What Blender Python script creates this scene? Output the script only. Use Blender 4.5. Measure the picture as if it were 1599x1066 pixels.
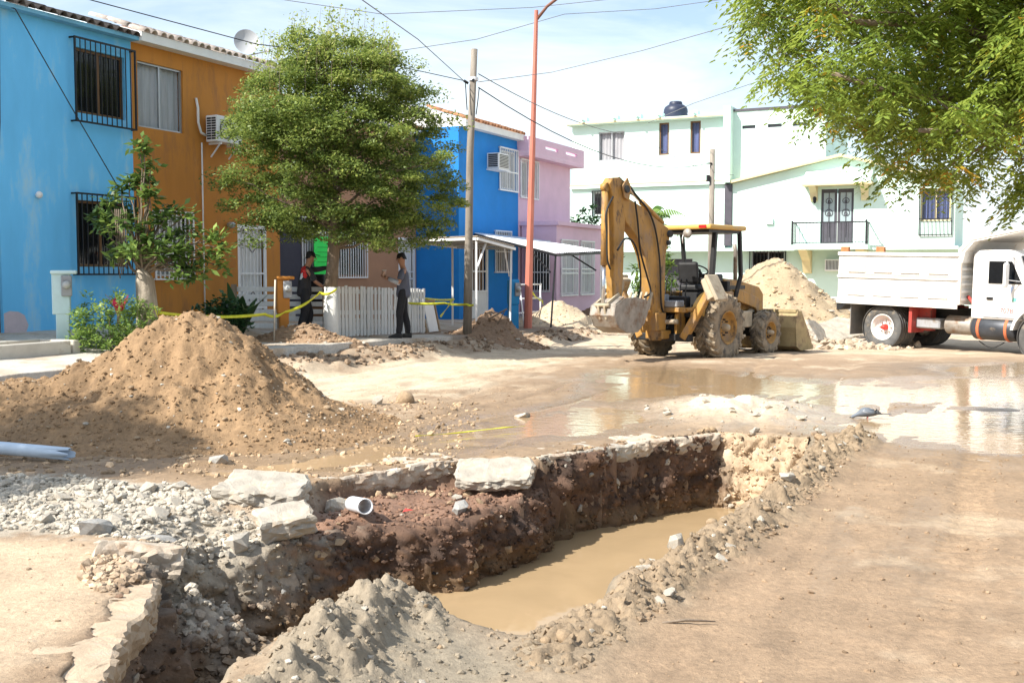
import bpy, bmesh, math, random
import numpy as np
from mathutils import Vector, Matrix, Euler

# ------------------------------------------------------------------ camera, sky, sun, exposure
scene = bpy.context.scene
for o in list(bpy.data.objects):
    bpy.data.objects.remove(o, do_unlink=True)
COL = scene.collection
CAM_H = 1.7
cam_data = bpy.data.cameras.new('camera')
cam_data.sensor_width = 36.0
cam_data.lens = 36.0 * 1697.0 / 1599.0
cam_data.clip_start = 0.05
cam_data.clip_end = 2000.0
cam = bpy.data.objects.new('camera', cam_data)
COL.objects.link(cam)
cam.location = (0, 0, CAM_H)
cam.rotation_euler = (math.radians(90 - 3.6415), 0, 0)
scene.camera = cam

ST = math.radians(25.3)                                   # the street runs 25.3 degrees to the right of the view
S2 = Vector((math.sin(ST), math.cos(ST), 0))              # along the street, away
N2 = Vector((math.cos(ST), -math.sin(ST), 0))             # across the street, to the right
SH = (S2 * 0.85 + N2 * 0.55)                              # where a 1 m high thing throws its shadow
SUN_EL = math.atan2(1.0, SH.length)
world = bpy.data.worlds.new('World')
scene.world = world
world.use_nodes = True
wn, wl = world.node_tree.nodes, world.node_tree.links
wn.clear()
w_out = wn.new('ShaderNodeOutputWorld')
w_bg = wn.new('ShaderNodeBackground')
w_sky = wn.new('ShaderNodeTexSky')
w_sky.sky_type = 'NISHITA'
w_sky.sun_disc = False
w_sky.sun_elevation = SUN_EL
w_sky.sun_rotation = math.atan2(-SH.x, -SH.y)
w_sky.air_density = 1.0
w_sky.dust_density = 1.4
w_sky.ozone_density = 1.0
w_bg.inputs['Strength'].default_value = 0.125
# thin high cloud over the whole sky
w_tc = wn.new('ShaderNodeTexCoord')
w_map = wn.new('ShaderNodeMapping')
w_map.inputs['Scale'].default_value = (1.0, 1.0, 3.2)
w_no = wn.new('ShaderNodeTexNoise')
w_no.inputs['Scale'].default_value = 3.1
w_no.inputs['Detail'].default_value = 9
w_no.inputs['Roughness'].default_value = 0.58
w_no.inputs['Distortion'].default_value = 0.5
w_ramp = wn.new('ShaderNodeValToRGB')
w_ramp.color_ramp.elements[0].position = 0.39
w_ramp.color_ramp.elements[0].color = (0.12, 0.12, 0.12, 1)
w_ramp.color_ramp.elements[1].position = 0.68
w_ramp.color_ramp.elements[1].color = (0.85, 0.85, 0.85, 1)
w_mix = wn.new('ShaderNodeMix')
w_mix.data_type = 'RGBA'
w_mix.inputs['B'].default_value = (5.3, 5.8, 6.1, 1)
wl.new(w_tc.outputs['Generated'], w_map.inputs['Vector'])
wl.new(w_map.outputs['Vector'], w_no.inputs['Vector'])
wl.new(w_no.outputs['Fac'], w_ramp.inputs['Fac'])
wl.new(w_ramp.outputs['Color'], w_mix.inputs['Factor'])
wl.new(w_sky.outputs['Color'], w_mix.inputs['A'])
wl.new(w_mix.outputs['Result'], w_bg.inputs['Color'])
wl.new(w_bg.outputs['Background'], w_out.inputs['Surface'])

sun_data = bpy.data.lights.new('sun', 'SUN')
sun_data.energy = 5.0
sun_data.angle = math.radians(0.53)
sun_data.color = (1.0, 0.955, 0.87)
sun = bpy.data.objects.new('sun', sun_data)
COL.objects.link(sun)
sun.rotation_euler = Vector((SH.x, SH.y, -1)).to_track_quat('-Z', 'Y').to_euler()

scene.view_settings.view_transform = 'Standard'
scene.view_settings.look = 'None'
scene.view_settings.exposure = 0.86
scene.view_settings.gamma = 1.0
scene.view_settings.use_curve_mapping = False
scene.render.engine = 'CYCLES'
scene.cycles.use_denoising = True
scene.cycles.max_bounces = 8
scene.cycles.diffuse_bounces = 3
scene.cycles.glossy_bounces = 3
scene.cycles.transparent_max_bounces = 16
scene.cycles.caustics_reflective = False
scene.cycles.caustics_refractive = False

# ------------------------------------------------------------------ helpers
rng = np.random.default_rng(7)
random.seed(7)
RZ_ROW = math.atan2(S2.y, S2.x)       # local x along the street, local y into the houses
RZ_END = math.atan2(N2.y, N2.x)       # local x to the right, local y away along the street

def RW(u, v, z=0.0):
    p = S2 * u + N2 * v
    return Vector((p.x, p.y, z))

def props(o, label=None, cat=None, group=None, kind=None):
    if label: o['label'] = label
    if cat: o['category'] = cat
    if group: o['group'] = group
    if kind: o['kind'] = kind
    return o

def thing(name, label, cat, loc=(0, 0, 0), rz=0.0, group=None, rot=None):
    o = bpy.data.objects.new(name, None)
    o.empty_display_size = 0.2
    COL.objects.link(o)
    o.location = loc
    o.rotation_euler = rot if rot else (0, 0, rz)
    return props(o, label, cat, group)

def link(name, me, mat=None, parent=None):
    o = bpy.data.objects.new(name, me)
    if mat is not None and not me.materials: me.materials.append(mat)
    COL.objects.link(o)
    if parent: o.parent = parent
    return o

def copy_tree(o, parent=None):
    c = o.copy()
    COL.objects.link(c)
    c.parent = parent
    for ch in list(o.children): copy_tree(ch, c)
    return c

def np_mesh(name, V, F, mat=None, parent=None, smooth=False, attrs=None, as_mesh=False):
    V = np.asarray(V, dtype=np.float32); F = np.asarray(F, dtype=np.int32)
    me = bpy.data.meshes.new(name)
    k = F.shape[1]
    me.vertices.add(len(V)); me.vertices.foreach_set('co', V.ravel())
    me.loops.add(F.size); me.loops.foreach_set('vertex_index', F.ravel())
    me.polygons.add(len(F)); me.polygons.foreach_set('loop_start', np.arange(0, F.size, k, dtype=np.int32))
    me.polygons.foreach_set('use_smooth', np.full(len(F), smooth, dtype=bool))
    for an, (tp, data) in (attrs or {}).items():
        a = me.attributes.new(an, tp, 'POINT')
        a.data.foreach_set('color' if tp == 'FLOAT_COLOR' else 'value', np.asarray(data, dtype=np.float32).ravel())
    me.update(calc_edges=True)
    if mat is not None: me.materials.append(mat)
    if as_mesh: return me
    return link(name, me, None, parent)

class MB:
    """collects shapes, then builds ONE mesh object"""
    def __init__(s):
        s.v = []; s.f = []; s.sm = []; s.M = Matrix.Identity(4)
    def add(s, vs, fs, smooth=False):
        b = len(s.v)
        s.v += [tuple(s.M @ Vector(p)) for p in vs]
        s.f += [tuple(b + i for i in f) for f in fs]
        s.sm += [smooth] * len(fs)
        return s
    def box(s, c, d, R=None, top=None):
        """c centre, d full sizes, R optional rotation matrix, top = (sx, sy) scale of the top face"""
        hx, hy, hz = d[0] / 2, d[1] / 2, d[2] / 2
        tx, ty = top or (1, 1)
        vs = [(-hx, -hy, -hz), (hx, -hy, -hz), (hx, hy, -hz), (-hx, hy, -hz),
              (-hx * tx, -hy * ty, hz), (hx * tx, -hy * ty, hz), (hx * tx, hy * ty, hz), (-hx * tx, hy * ty, hz)]
        c = Vector(c)
        vs = [(R @ Vector(p) if R else Vector(p)) + c for p in vs]
        return s.add(vs, [(0, 3, 2, 1), (4, 5, 6, 7), (0, 1, 5, 4), (1, 2, 6, 5), (2, 3, 7, 6), (3, 0, 4, 7)])
    def b2(s, x0, x1, y0, y1, z0, z1):
        return s.box(((x0 + x1) / 2, (y0 + y1) / 2, (z0 + z1) / 2), (abs(x1 - x0), abs(y1 - y0), abs(z1 - z0)))
    def beam(s, a, b, w, h, up=(0, 0, 1), w2=None, h2=None):
        a, b = Vector(a), Vector(b)
        d = (b - a)
        d.normalize()
        u = Vector(up)
        if abs(d.dot(u)) > 0.98: u = Vector((1, 0, 0))
        x = d.cross(u); x.normalize(); y = x.cross(d)
        w2 = w if w2 is None else w2; h2 = h if h2 is None else h2
        vs = []
        for p, ww, hh in ((a, w, h), (b, w2, h2)):
            vs += [p - x * ww / 2 - y * hh / 2, p + x * ww / 2 - y * hh / 2, p + x * ww / 2 + y * hh / 2, p - x * ww / 2 + y * hh / 2]
        return s.add(vs, [(0, 1, 2, 3), (7, 6, 5, 4), (0, 4, 5, 1), (1, 5, 6, 2), (2, 6, 7, 3), (3, 7, 4, 0)])
    def tube(s, pts, r, n=8, cap=True, smooth=True):
        pts = [Vector(p) for p in pts]
        if not isinstance(r, (list, tuple)): r = [r] * len(pts)
        vs, fs = [], []
        px = None
        for i, p in enumerate(pts):
            d = (pts[min(i + 1, len(pts) - 1)] - pts[max(i - 1, 0)])
            d.normalize()
            if px is None:
                px = d.cross(Vector((0, 0, 1)))
                if px.length < 0.05: px = d.cross(Vector((1, 0, 0)))
            else:
                px = px - d * px.dot(d)
            px.normalize()
            py = d.cross(px)
            for k in range(n):
                a = 2 * math.pi * k / n
                vs.append(p + (px * math.cos(a) + py * math.sin(a)) * r[i])
        for i in range(len(pts) - 1):
            for k in range(n):
                fs.append((i * n + k, i * n + (k + 1) % n, (i + 1) * n + (k + 1) % n, (i + 1) * n + k))
        s.add(vs, fs, smooth)
        if cap:
            b = len(s.v) - len(vs)
            s.f += [tuple(b + k for k in range(n))[::-1], tuple(b + (len(pts) - 1) * n + k for k in range(n))]
            s.sm += [False, False]
        return s
    def lathe(s, prof, n=24, c=(0, 0, 0), axis='z', smooth=True):
        """prof list of (radius, height)"""
        vs, fs = [], []
        for r, h in prof:
            for k in range(n):
                a = 2 * math.pi * k / n
                x, y = r * math.cos(a), r * math.sin(a)
                p = {'z': (x, y, h), 'y': (x, h, -y), 'x': (h, x, y)}[axis]
                vs.append((p[0] + c[0], p[1] + c[1], p[2] + c[2]))
        for i in range(len(prof) - 1):
            for k in range(n):
                fs.append((i * n + k, i * n + (k + 1) % n, (i + 1) * n + (k + 1) % n, (i + 1) * n + k))
        return s.add(vs, fs, smooth)
    def prism(s, poly, a, b, plane='xz'):
        """extrude a 2D polygon from a to b across its plane"""
        n = len(poly)
        P = {'xz': lambda p, q: (p[0], q, p[1]), 'xy': lambda p, q: (p[0], p[1], q), 'yz': lambda p, q: (q, p[0], p[1])}[plane]
        vs = [P(p, a) for p in poly] + [P(p, b) for p in poly]
        fs = [tuple(range(n)), tuple(range(2 * n - 1, n - 1, -1))] + [(i, n + i, n + (i + 1) % n, (i + 1) % n) for i in range(n)]
        return s.add(vs, fs)
    def mesh(s, name, mat=None, bevel=0, seg=1):
        me = bpy.data.meshes.new(name)
        me.from_pydata(s.v, [], s.f)
        me.polygons.foreach_set('use_smooth', s.sm)
        bm = bmesh.new(); bm.from_mesh(me)
        bmesh.ops.recalc_face_normals(bm, faces=bm.faces)
        if bevel:
            es = [e for e in bm.edges if len(e.link_faces) == 2 and e.calc_face_angle(0) > 0.6]
            bmesh.ops.bevel(bm, geom=es, offset=bevel, segments=seg, profile=0.5, affect='EDGES', clamp_overlap=True)
        bm.to_mesh(me); bm.free()
        if mat is not None: me.materials.append(mat)
        return me
    def build(s, name, mat=None, parent=None, bevel=0, seg=1, kind=None, label=None):
        o = link(name, s.mesh(name, mat, bevel, seg), None, parent)
        if kind: o['kind'] = kind
        if label: o['label'] = label
        return o

# -- numpy noise
def _hash(ix, iy, iz, seed):
    h = (ix.astype(np.int64) * 374761393 + iy.astype(np.int64) * 668265263 + iz.astype(np.int64) * 2147483647 + seed * 1274126177) & 0xffffffff
    h = ((h ^ (h >> 13)) * 1274126177) & 0xffffffff
    h = (h ^ (h >> 16)) & 0xffffffff
    return h
_GA = np.arange(256) / 256.0 * 2 * np.pi
_GC, _GS = np.cos(_GA), np.sin(_GA)
def pn(x, y, z=None, seed=0):
    """gradient noise, about -0.7 to 0.7"""
    x = np.asarray(x, dtype=float); y = np.asarray(y, dtype=float)
    if z is None:
        fx, fy = np.floor(x), np.floor(y)
        dx, dy = x - fx, y - fy
        ux = dx * dx * dx * (dx * (dx * 6 - 15) + 10); uy = dy * dy * dy * (dy * (dy * 6 - 15) + 10)
        ix, iy = fx.astype(np.int64), fy.astype(np.int64); i0 = np.zeros_like(ix)
        out = np.zeros_like(x)
        for i in (0, 1):
            for j in (0, 1):
                h = _hash(ix + i, iy + j, i0, seed) & 255
                out += (_GC[h] * (dx - i) + _GS[h] * (dy - j)) * (ux if i else 1 - ux) * (uy if j else 1 - uy)
        return out
    z = np.asarray(z, dtype=float)
    fx, fy, fz = np.floor(x), np.floor(y), np.floor(z)
    dx, dy, dz = x - fx, y - fy, z - fz
    ux, uy, uz = [t * t * t * (t * (t * 6 - 15) + 10) for t in (dx, dy, dz)]
    out = np.zeros_like(x)
    for i in (0, 1):
        for j in (0, 1):
            for k in (0, 1):
                h = _hash(fx + i, fy + j, fz + k, seed)
                a = (h & 1023) / 1023.0 * 2 * np.pi
                cz = ((h >> 10) & 1023) / 511.5 - 1
                sz = np.sqrt(np.maximum(0, 1 - cz * cz))
                g = np.cos(a) * sz * (dx - i) + np.sin(a) * sz * (dy - j) + cz * (dz - k)
                w = (ux if i else 1 - ux) * (uy if j else 1 - uy) * (uz if k else 1 - uz)
                out += g * w
    return out
def fbm(x, y, z=None, o=4, seed=0, gain=0.5):
    x = np.asarray(x, dtype=float); y = np.asarray(y, dtype=float)
    t = np.zeros_like(x); a = 1.0; f = 1.0
    for i in range(o):
        t += a * pn(x * f, y * f, None if z is None else z * f, seed + i * 17)
        a *= gain; f *= 2.03
    return t
def sstep(a, b, x):
    t = np.clip((x - a) / (b - a), 0, 1)
    return t * t * (3 - 2 * t)
def seg_d(x, y, pts, closed=False):
    """distance to a polyline"""
    d = np.full(np.shape(x), 1e9)
    n = len(pts)
    for i in range(n if closed else n - 1):
        ax, ay = pts[i]; bx, by = pts[(i + 1) % n]
        ex, ey = bx - ax, by - ay
        t = np.clip(((x - ax) * ex + (y - ay) * ey) / (ex * ex + ey * ey + 1e-12), 0, 1)
        d = np.minimum(d, np.hypot(x - ax - t * ex, y - ay - t * ey))
    return d
def inside(x, y, pts):
    c = np.zeros(np.shape(x), dtype=bool)
    n = len(pts)
    for i in range(n):
        ax, ay = pts[i]; bx, by = pts[(i + 1) % n]
        if ay == by: continue
        c ^= ((ay > y) != (by > y)) & (x < (bx - ax) * (y - ay) / (by - ay) + ax)
    return c
def sdf(x, y, pts):
    """signed distance, negative inside the polygon"""
    d = seg_d(x, y, pts, True)
    return np.where(inside(x, y, pts), -d, d)

# ------------------------------------------------------------------ materials
MATS = {}
def M(name, col, rough=0.75, metal=0.0, var=0.12, vs=3.0, bump=0.0, bs=40.0, dirt=None, dirt2=None, spec=0.4, coat=0.0, stretch=None):
    """Principled with procedural tone variation, blotches of dirt (colour, threshold, scale) and fine relief"""
    if name in MATS: return MATS[name]
    m = bpy.data.materials.new(name); m.use_nodes = True
    n, l = m.node_tree.nodes, m.node_tree.links
    b = n['Principled BSDF']
    tc = n.new('ShaderNodeTexCoord')
    vec = tc.outputs['Object']
    if stretch:
        mp = n.new('ShaderNodeMapping'); mp.inputs['Scale'].default_value = stretch
        l.new(vec, mp.inputs['Vector']); svec = mp.outputs['Vector']
    else: svec = vec
    def noise(scale, detail=6, v=None, rough=0.6):
        t = n.new('ShaderNodeTexNoise')
        t.inputs['Scale'].default_value = scale; t.inputs['Detail'].default_value = detail; t.inputs['Roughness'].default_value = rough
        l.new(v if v is not None else vec, t.inputs['Vector'])
        return t.outputs['Fac']
    def mix(fac, a, bb):
        x = n.new('ShaderNodeMix'); x.data_type = 'RGBA'
        for sk, val in (('Factor', fac), ('A', a), ('B', bb)):
            if isinstance(val, (float, int)): x.inputs[sk].default_value = val
            elif isinstance(val, tuple): x.inputs[sk].default_value = (*val[:3], 1)
            else: l.new(val, x.inputs[sk])
        return x.outputs['Result']
    def ramp(fac, lo, hi):
        r = n.new('ShaderNodeMapRange'); r.inputs['From Min'].default_value = lo; r.inputs['From Max'].default_value = hi
        l.new(fac, r.inputs['Value'])
        return r.outputs['Result']
    lo = tuple(c * (1 - var) for c in col[:3]); hi = tuple(min(1, c * (1 + var)) for c in col[:3])
    c = mix(ramp(noise(vs, v=svec), 0.3, 0.7), lo, hi)
    for i, dd in enumerate((dirt, dirt2)):
        if dd:
            dc, th, sc = dd
            c = mix(ramp(noise(sc, 8, v=svec, rough=0.7), th, th + 0.14), c, dc)
    l.new(c, b.inputs['Base Color'])
    b.inputs['Metallic'].default_value = metal
    b.inputs['Specular IOR Level'].default_value = spec
    if coat: b.inputs['Coat Weight'].default_value = coat
    rr = n.new('ShaderNodeMapRange')
    rr.inputs['To Min'].default_value = max(0.02, rough - 0.1); rr.inputs['To Max'].default_value = min(1, rough + 0.1)
    l.new(noise(vs * 2.7), rr.inputs['Value']); l.new(rr.outputs['Result'], b.inputs['Roughness'])
    if bump:
        bp = n.new('ShaderNodeBump'); bp.inputs['Strength'].default_value = 0.6; bp.inputs['Distance'].default_value = bump
        l.new(noise(bs, 8, rough=0.65), bp.inputs['Height']); l.new(bp.outputs['Normal'], b.inputs['Normal'])
    MATS[name] = m
    return m

def soil_mat(name, bump=0.02, bs=38.0, base=None):
    """soil whose colour is stored per point (attribute soil) with wetness (attribute wet)"""
    m = bpy.data.materials.new(name); m.use_nodes = True
    n, l = m.node_tree.nodes, m.node_tree.links
    b = n['Principled BSDF']
    at = n.new('ShaderNodeAttribute'); at.attribute_name = 'soil'
    wt = n.new('ShaderNodeAttribute'); wt.attribute_name = 'wet'
    tc = n.new('ShaderNodeTexCoord')
    no = n.new('ShaderNodeTexNoise'); no.inputs['Scale'].default_value = 22; no.inputs['Detail'].default_value = 9; no.inputs['Roughness'].default_value = 0.72
    l.new(tc.outputs['Object'], no.inputs['Vector'])
    no2 = n.new('ShaderNodeTexNoise'); no2.inputs['Scale'].default_value = 2.2; no2.inputs['Detail'].default_value = 7; no2.inputs['Roughness'].default_value = 0.6
    l.new(tc.outputs['Object'], no2.inputs['Vector'])
    r1 = n.new('ShaderNodeMapRange'); r1.inputs['From Min'].default_value = 0.28; r1.inputs['From Max'].default_value = 0.72; r1.inputs['To Min'].default_value = 0.72; r1.inputs['To Max'].default_value = 1.26
    l.new(no.outputs['Fac'], r1.inputs['Value'])
    r2 = n.new('ShaderNodeMapRange'); r2.inputs['From Min'].default_value = 0.3; r2.inputs['From Max'].default_value = 0.7; r2.inputs['To Min'].default_value = 0.84; r2.inputs['To Max'].default_value = 1.14
    l.new(no2.outputs['Fac'], r2.inputs['Value'])
    mu = n.new('ShaderNodeMath'); mu.operation = 'MULTIPLY'
    l.new(r1.outputs['Result'], mu.inputs[0]); l.new(r2.outputs['Result'], mu.inputs[1])
    vm = n.new('ShaderNodeVectorMath'); vm.operation = 'SCALE'
    l.new(at.outputs['Color'], vm.inputs[0]); l.new(mu.outputs[0], vm.inputs['Scale'])
    l.new(vm.outputs['Vector'], b.inputs['Base Color'])
    rr = n.new('ShaderNodeMapRange'); rr.inputs['To Min'].default_value = 0.92; rr.inputs['To Max'].default_value = 0.22
    l.new(wt.outputs['Fac'], rr.inputs['Value']); l.new(rr.outputs['Result'], b.inputs['Roughness'])
    b.inputs['Specular IOR Level'].default_value = 0.35
    no3 = n.new('ShaderNodeTexNoise'); no3.inputs['Scale'].default_value = bs; no3.inputs['Detail'].default_value = 8; no3.inputs['Roughness'].default_value = 0.7
    l.new(tc.outputs['Object'], no3.inputs['Vector'])
    bst = n.new('ShaderNodeMapRange'); bst.inputs['To Min'].default_value = 0.75; bst.inputs['To Max'].default_value = 0.3
    l.new(wt.outputs['Fac'], bst.inputs['Value'])
    bp = n.new('ShaderNodeBump'); bp.inputs['Distance'].default_value = bump
    l.new(bst.outputs['Result'], bp.inputs['Strength'])
    l.new(no3.outputs['Fac'], bp.inputs['Height']); l.new(bp.outputs['Normal'], b.inputs['Normal'])
    return m

def leaf_mat(name, cols, trans=0.35, rough=0.5):
    """leaves: colour by the per-leaf attribute tint, some light passes through"""
    m = bpy.data.materials.new(name); m.use_nodes = True
    n, l = m.node_tree.nodes, m.node_tree.links
    b = n['Principled BSDF']; out = n['Material Output']
    at = n.new('ShaderNodeAttribute'); at.attribute_name = 'tint'
    rp = n.new('ShaderNodeValToRGB')
    el = rp.color_ramp.elements
    while len(el) < len(cols): el.new(0.5)
    for e, (p, c) in zip(el, cols): e.position = p; e.color = (*c, 1)
    l.new(at.outputs['Fac'], rp.inputs['Fac'])
    l.new(rp.outputs['Color'], b.inputs['Base Color'])
    b.inputs['Roughness'].default_value = rough
    b.inputs['Specular IOR Level'].default_value = 0.35
    tr = n.new('ShaderNodeBsdfTranslucent')
    hs = n.new('ShaderNodeHueSaturation'); hs.inputs['Value'].default_value = 1.5; hs.inputs['Hue'].default_value = 0.485
    l.new(rp.outputs['Color'], hs.inputs['Color']); l.new(hs.outputs['Color'], tr.inputs['Color'])
    mx = n.new('ShaderNodeMixShader'); mx.inputs['Fac'].default_value = trans
    l.new(b.outputs['BSDF'], mx.inputs[1]); l.new(tr.outputs['BSDF'], mx.inputs[2]); l.new(mx.outputs['Shader'], out.inputs['Surface'])
    return m

def glass_mat(name, tint=(0.02, 0.025, 0.03), see=0.55):
    m = bpy.data.materials.new(name); m.use_nodes = True
    n, l = m.node_tree.nodes, m.node_tree.links
    b = n['Principled BSDF']; out = n['Material Output']
    b.inputs['Base Color'].default_value = (*tint, 1); b.inputs['Roughness'].default_value = 0.04
    tp = n.new('ShaderNodeBsdfTransparent')
    tc = n.new('ShaderNodeTexCoord'); no = n.new('ShaderNodeTexNoise'); no.inputs['Scale'].default_value = 1.3
    l.new(tc.outputs['Object'], no.inputs['Vector'])
    bp = n.new('ShaderNodeBump'); bp.inputs['Strength'].default_value = 0.15; bp.inputs['Distance'].default_value = 0.02
    l.new(no.outputs['Fac'], bp.inputs['Height']); l.new(bp.outputs['Normal'], b.inputs['Normal'])
    mx = n.new('ShaderNodeMixShader'); mx.inputs['Fac'].default_value = see
    l.new(b.outputs['BSDF'], mx.inputs[1]); l.new(tp.outputs['BSDF'], mx.inputs[2]); l.new(mx.outputs['Shader'], out.inputs['Surface'])
    return m

def water_mat(name, col, rough=0.03, wave=0.004, ws=9.0):
    m = bpy.data.materials.new(name); m.use_nodes = True
    n, l = m.node_tree.nodes, m.node_tree.links
    b = n['Principled BSDF']
    tc = n.new('ShaderNodeTexCoord')
    no = n.new('ShaderNodeTexNoise'); no.inputs['Scale'].default_value = 1.1; no.inputs['Detail'].default_value = 6; no.inputs['Distortion'].default_value = 1.2
    l.new(tc.outputs['Object'], no.inputs['Vector'])
    mx = n.new('ShaderNodeMix'); mx.data_type = 'RGBA'
    mx.inputs['A'].default_value = (*[c * 0.8 for c in col], 1); mx.inputs['B'].default_value = (*[c * 1.15 for c in col], 1)
    l.new(no.outputs['Fac'], mx.inputs['Factor']); l.new(mx.outputs['Result'], b.inputs['Base Color'])
    b.inputs['Roughness'].default_value = rough
    b.inputs['IOR'].default_value = 1.33
    w = n.new('ShaderNodeTexNoise'); w.inputs['Scale'].default_value = ws; w.inputs['Detail'].default_value = 3
    l.new(tc.outputs['Object'], w.inputs['Vector'])
    bp = n.new('ShaderNodeBump'); bp.inputs['Strength'].default_value = 0.35; bp.inputs['Distance'].default_value = wave
    l.new(w.outputs['Fac'], bp.inputs['Height']); l.new(bp.outputs['Normal'], b.inputs['Normal'])
    return m

# -- rocks: a few noisy low shapes whose meshes are shared
def rock_mesh(name, seed, mat, sub=2, angular=False, flat=1.0):
    bm = bmesh.new()
    if angular:
        r = random.Random(seed)
        for _ in range(14):
            v = Vector((r.gauss(0, 1), r.gauss(0, 1), r.gauss(0, 1))); v.normalize()
            bm.verts.new(v * r.uniform(0.8, 1.05))
        bmesh.ops.convex_hull(bm, input=bm.verts)
        bmesh.ops.subdivide_edges(bm, edges=bm.edges[:], cuts=1, use_grid_fill=True)
    else:
        bmesh.ops.create_icosphere(bm, subdivisions=sub, radius=1.0)
    P = np.array([v.co[:] for v in bm.verts])
    d = 1 + 0.32 * fbm(P[:, 0] * 1.1 + seed * 7.1, P[:, 1] * 1.1, P[:, 2] * 1.1, 3, seed) if not angular else 1 + 0.1 * pn(P[:, 0] * 2.2 + seed, P[:, 1] * 2.2, P[:, 2] * 2.2, seed)
    for v, k in zip(bm.verts, d): v.co = v.co * k; v.co.z *= flat
    me = bpy.data.meshes.new(name); bm.to_mesh(me); bm.free()
    if not angular: me.polygons.foreach_set('use_smooth', [True] * len(me.polygons))
    if mat: me.materials.append(mat)
    return me

def rand_rot(n, g=rng):
    q = g.normal(size=(n, 4)); q /= np.linalg.norm(q, axis=1)[:, None]
    w, x, y, z = q.T
    return np.stack([1 - 2 * (y * y + z * z), 2 * (x * y - z * w), 2 * (x * z + y * w),
                     2 * (x * y + z * w), 1 - 2 * (x * x + z * z), 2 * (y * z - x * w),
                     2 * (x * z - y * w), 2 * (y * z + x * w), 1 - 2 * (x * x + y * y)], axis=1).reshape(n, 3, 3)
_ICO = None
def crumbs(name, P, size, mat, parent=None, col=None, wet=None, flat=0.75, seed=1, kind='stuff'):
    """many small lumps in one mesh: P (n,3), size (n)"""
    g = np.random.default_rng(seed)
    bm = bmesh.new(); bmesh.ops.create_icosphere(bm, subdivisions=1, radius=1.0)
    bm.verts.ensure_lookup_table()
    bv = np.array([v.co[:] for v in bm.verts]); bf = np.array([[v.index for v in f.verts] for f in bm.faces]); bm.free()
    base = bv[:12].copy() if False else bv
    n = len(P)
    R = rand_rot(n, g)
    jit = 1 + g.normal(scale=0.2, size=(n, len(base)))
    sc = g.uniform(0.65, 1.3, size=(n, 1, 3)) * np.asarray(size)[:, None, None]
    V = base[None] * jit[:, :, None] * sc
    V = np.einsum('nij,nkj->nki', R, V)
    V[:, :, 2] *= flat
    V += np.asarray(P)[:, None, :]
    F = (bf[None] + (np.arange(n) * len(base))[:, None, None]).reshape(-1, 3)
    attrs = {}
    if col is not None:
        c = np.repeat(np.concatenate([col, np.ones((n, 1))], axis=1), len(base), axis=0)
        attrs['soil'] = ('FLOAT_COLOR', c)
        attrs['wet'] = ('FLOAT', np.repeat(np.zeros(n) if wet is None else wet, len(base)))
    o = np_mesh(name, V.reshape(-1, 3), F, mat, parent, False, attrs)
    if kind: o['kind'] = kind
    return o
# ------------------------------------------------------------------ the ground with its trench
TL = [(-1.70, 2.0), (-1.85, 4.5), (-1.95, 5.1), (-2.05, 5.7), (-2.12, 6.0), (-2.32, 6.4), (-2.25, 6.8), (-2.0, 7.2), (-1.54, 7.65),
      (-0.88, 8.17), (-0.47, 8.52), (-0.02, 9.02), (0.36, 9.95), (0.61, 10.42), (1.19, 10.88), (1.7, 11.22), (2.14, 11.52)]
TR_ = [(3.15, 11.2), (3.12, 10.7), (2.56, 9.32), (1.92, 8.15), (1.32, 7.05), (0.72, 5.98), (0.38, 5.35), (0.06, 4.88), (-0.2, 4.98), (-0.42, 5.24), (-0.64, 5.40), (-0.9, 5.12), (-1.12, 4.72), (-1.28, 4.3), (-1.35, 3.6), (-1.4, 2.0)]
TEND = [TL[-1], TR_[0]]
TRENCH = TL + TR_
LEDGE = [(-2.75, 7.0), (-2.5, 7.75), (-1.9, 8.2), (-1.55, 8.9), (-0.95, 9.5), (-0.52, 9.88), (0.18, 9.98), (0.5, 10.3), (0.45, 9.6), (0.15, 8.7), (-0.4, 8.2), (-1.0, 7.6), (-1.9, 6.9), (-2.3, 6.7)]
PUD = [
 [(-2.61, 9.34), (-1.91, 9.76), (-1.52, 10.67), (-1.03, 10.87), (-0.71, 11.95), (0.0, 12.92), (0.84, 14.05), (1.57, 14.33), (1.75, 12.4), (0.95, 11.45), (-0.15, 10.75), (-0.95, 10.2), (-1.6, 9.5), (-2.1, 9.15)],
 [(1.04, 14.54), (1.46, 18.21), (2.53, 19.43), (3.45, 18.8), (4.13, 17.44), (4.99, 16.83), (6.4, 17.44), (7.53, 17.65), (8.37, 16.83), (6.74, 13.52), (5.72, 13.78), (5.1, 14.33), (4.01, 13.72), (3.6, 14.9), (2.59, 15.56), (1.56, 13.85)],
 [(3.63, 13.6), (4.5, 14.05), (4.49, 13.03), (5.46, 13.52), (7.22, 13.52), (5.55, 10.1), (4.67, 10.3), (4.1, 10.75), (3.75, 11.15), (3.6, 11.8), (3.25, 12.1)],
 [(7.86, 19.83), (10.03, 20.68), (8.78, 17.65), (7.41, 17.87)],
]
BERM = [(0.16, 4.66), (0.50, 5.26), (0.84, 5.84), (1.22, 6.50), (1.6, 7.2), (2.18, 8.3), (2.72, 9.55), (3.3, 10.6), (3.55, 11.1)]
HEAP = [(-0.57, 5.10), (-0.70, 4.75), (-0.85, 4.1), (-0.9, 3.0)]
WATER_Z = -0.76
PUD_Z = -0.026

def pud_sd(x, y):
    d = np.full(np.shape(x), 9.0)
    for p in PUD: d = np.minimum(d, sdf(x, y, p))
    return d

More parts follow.
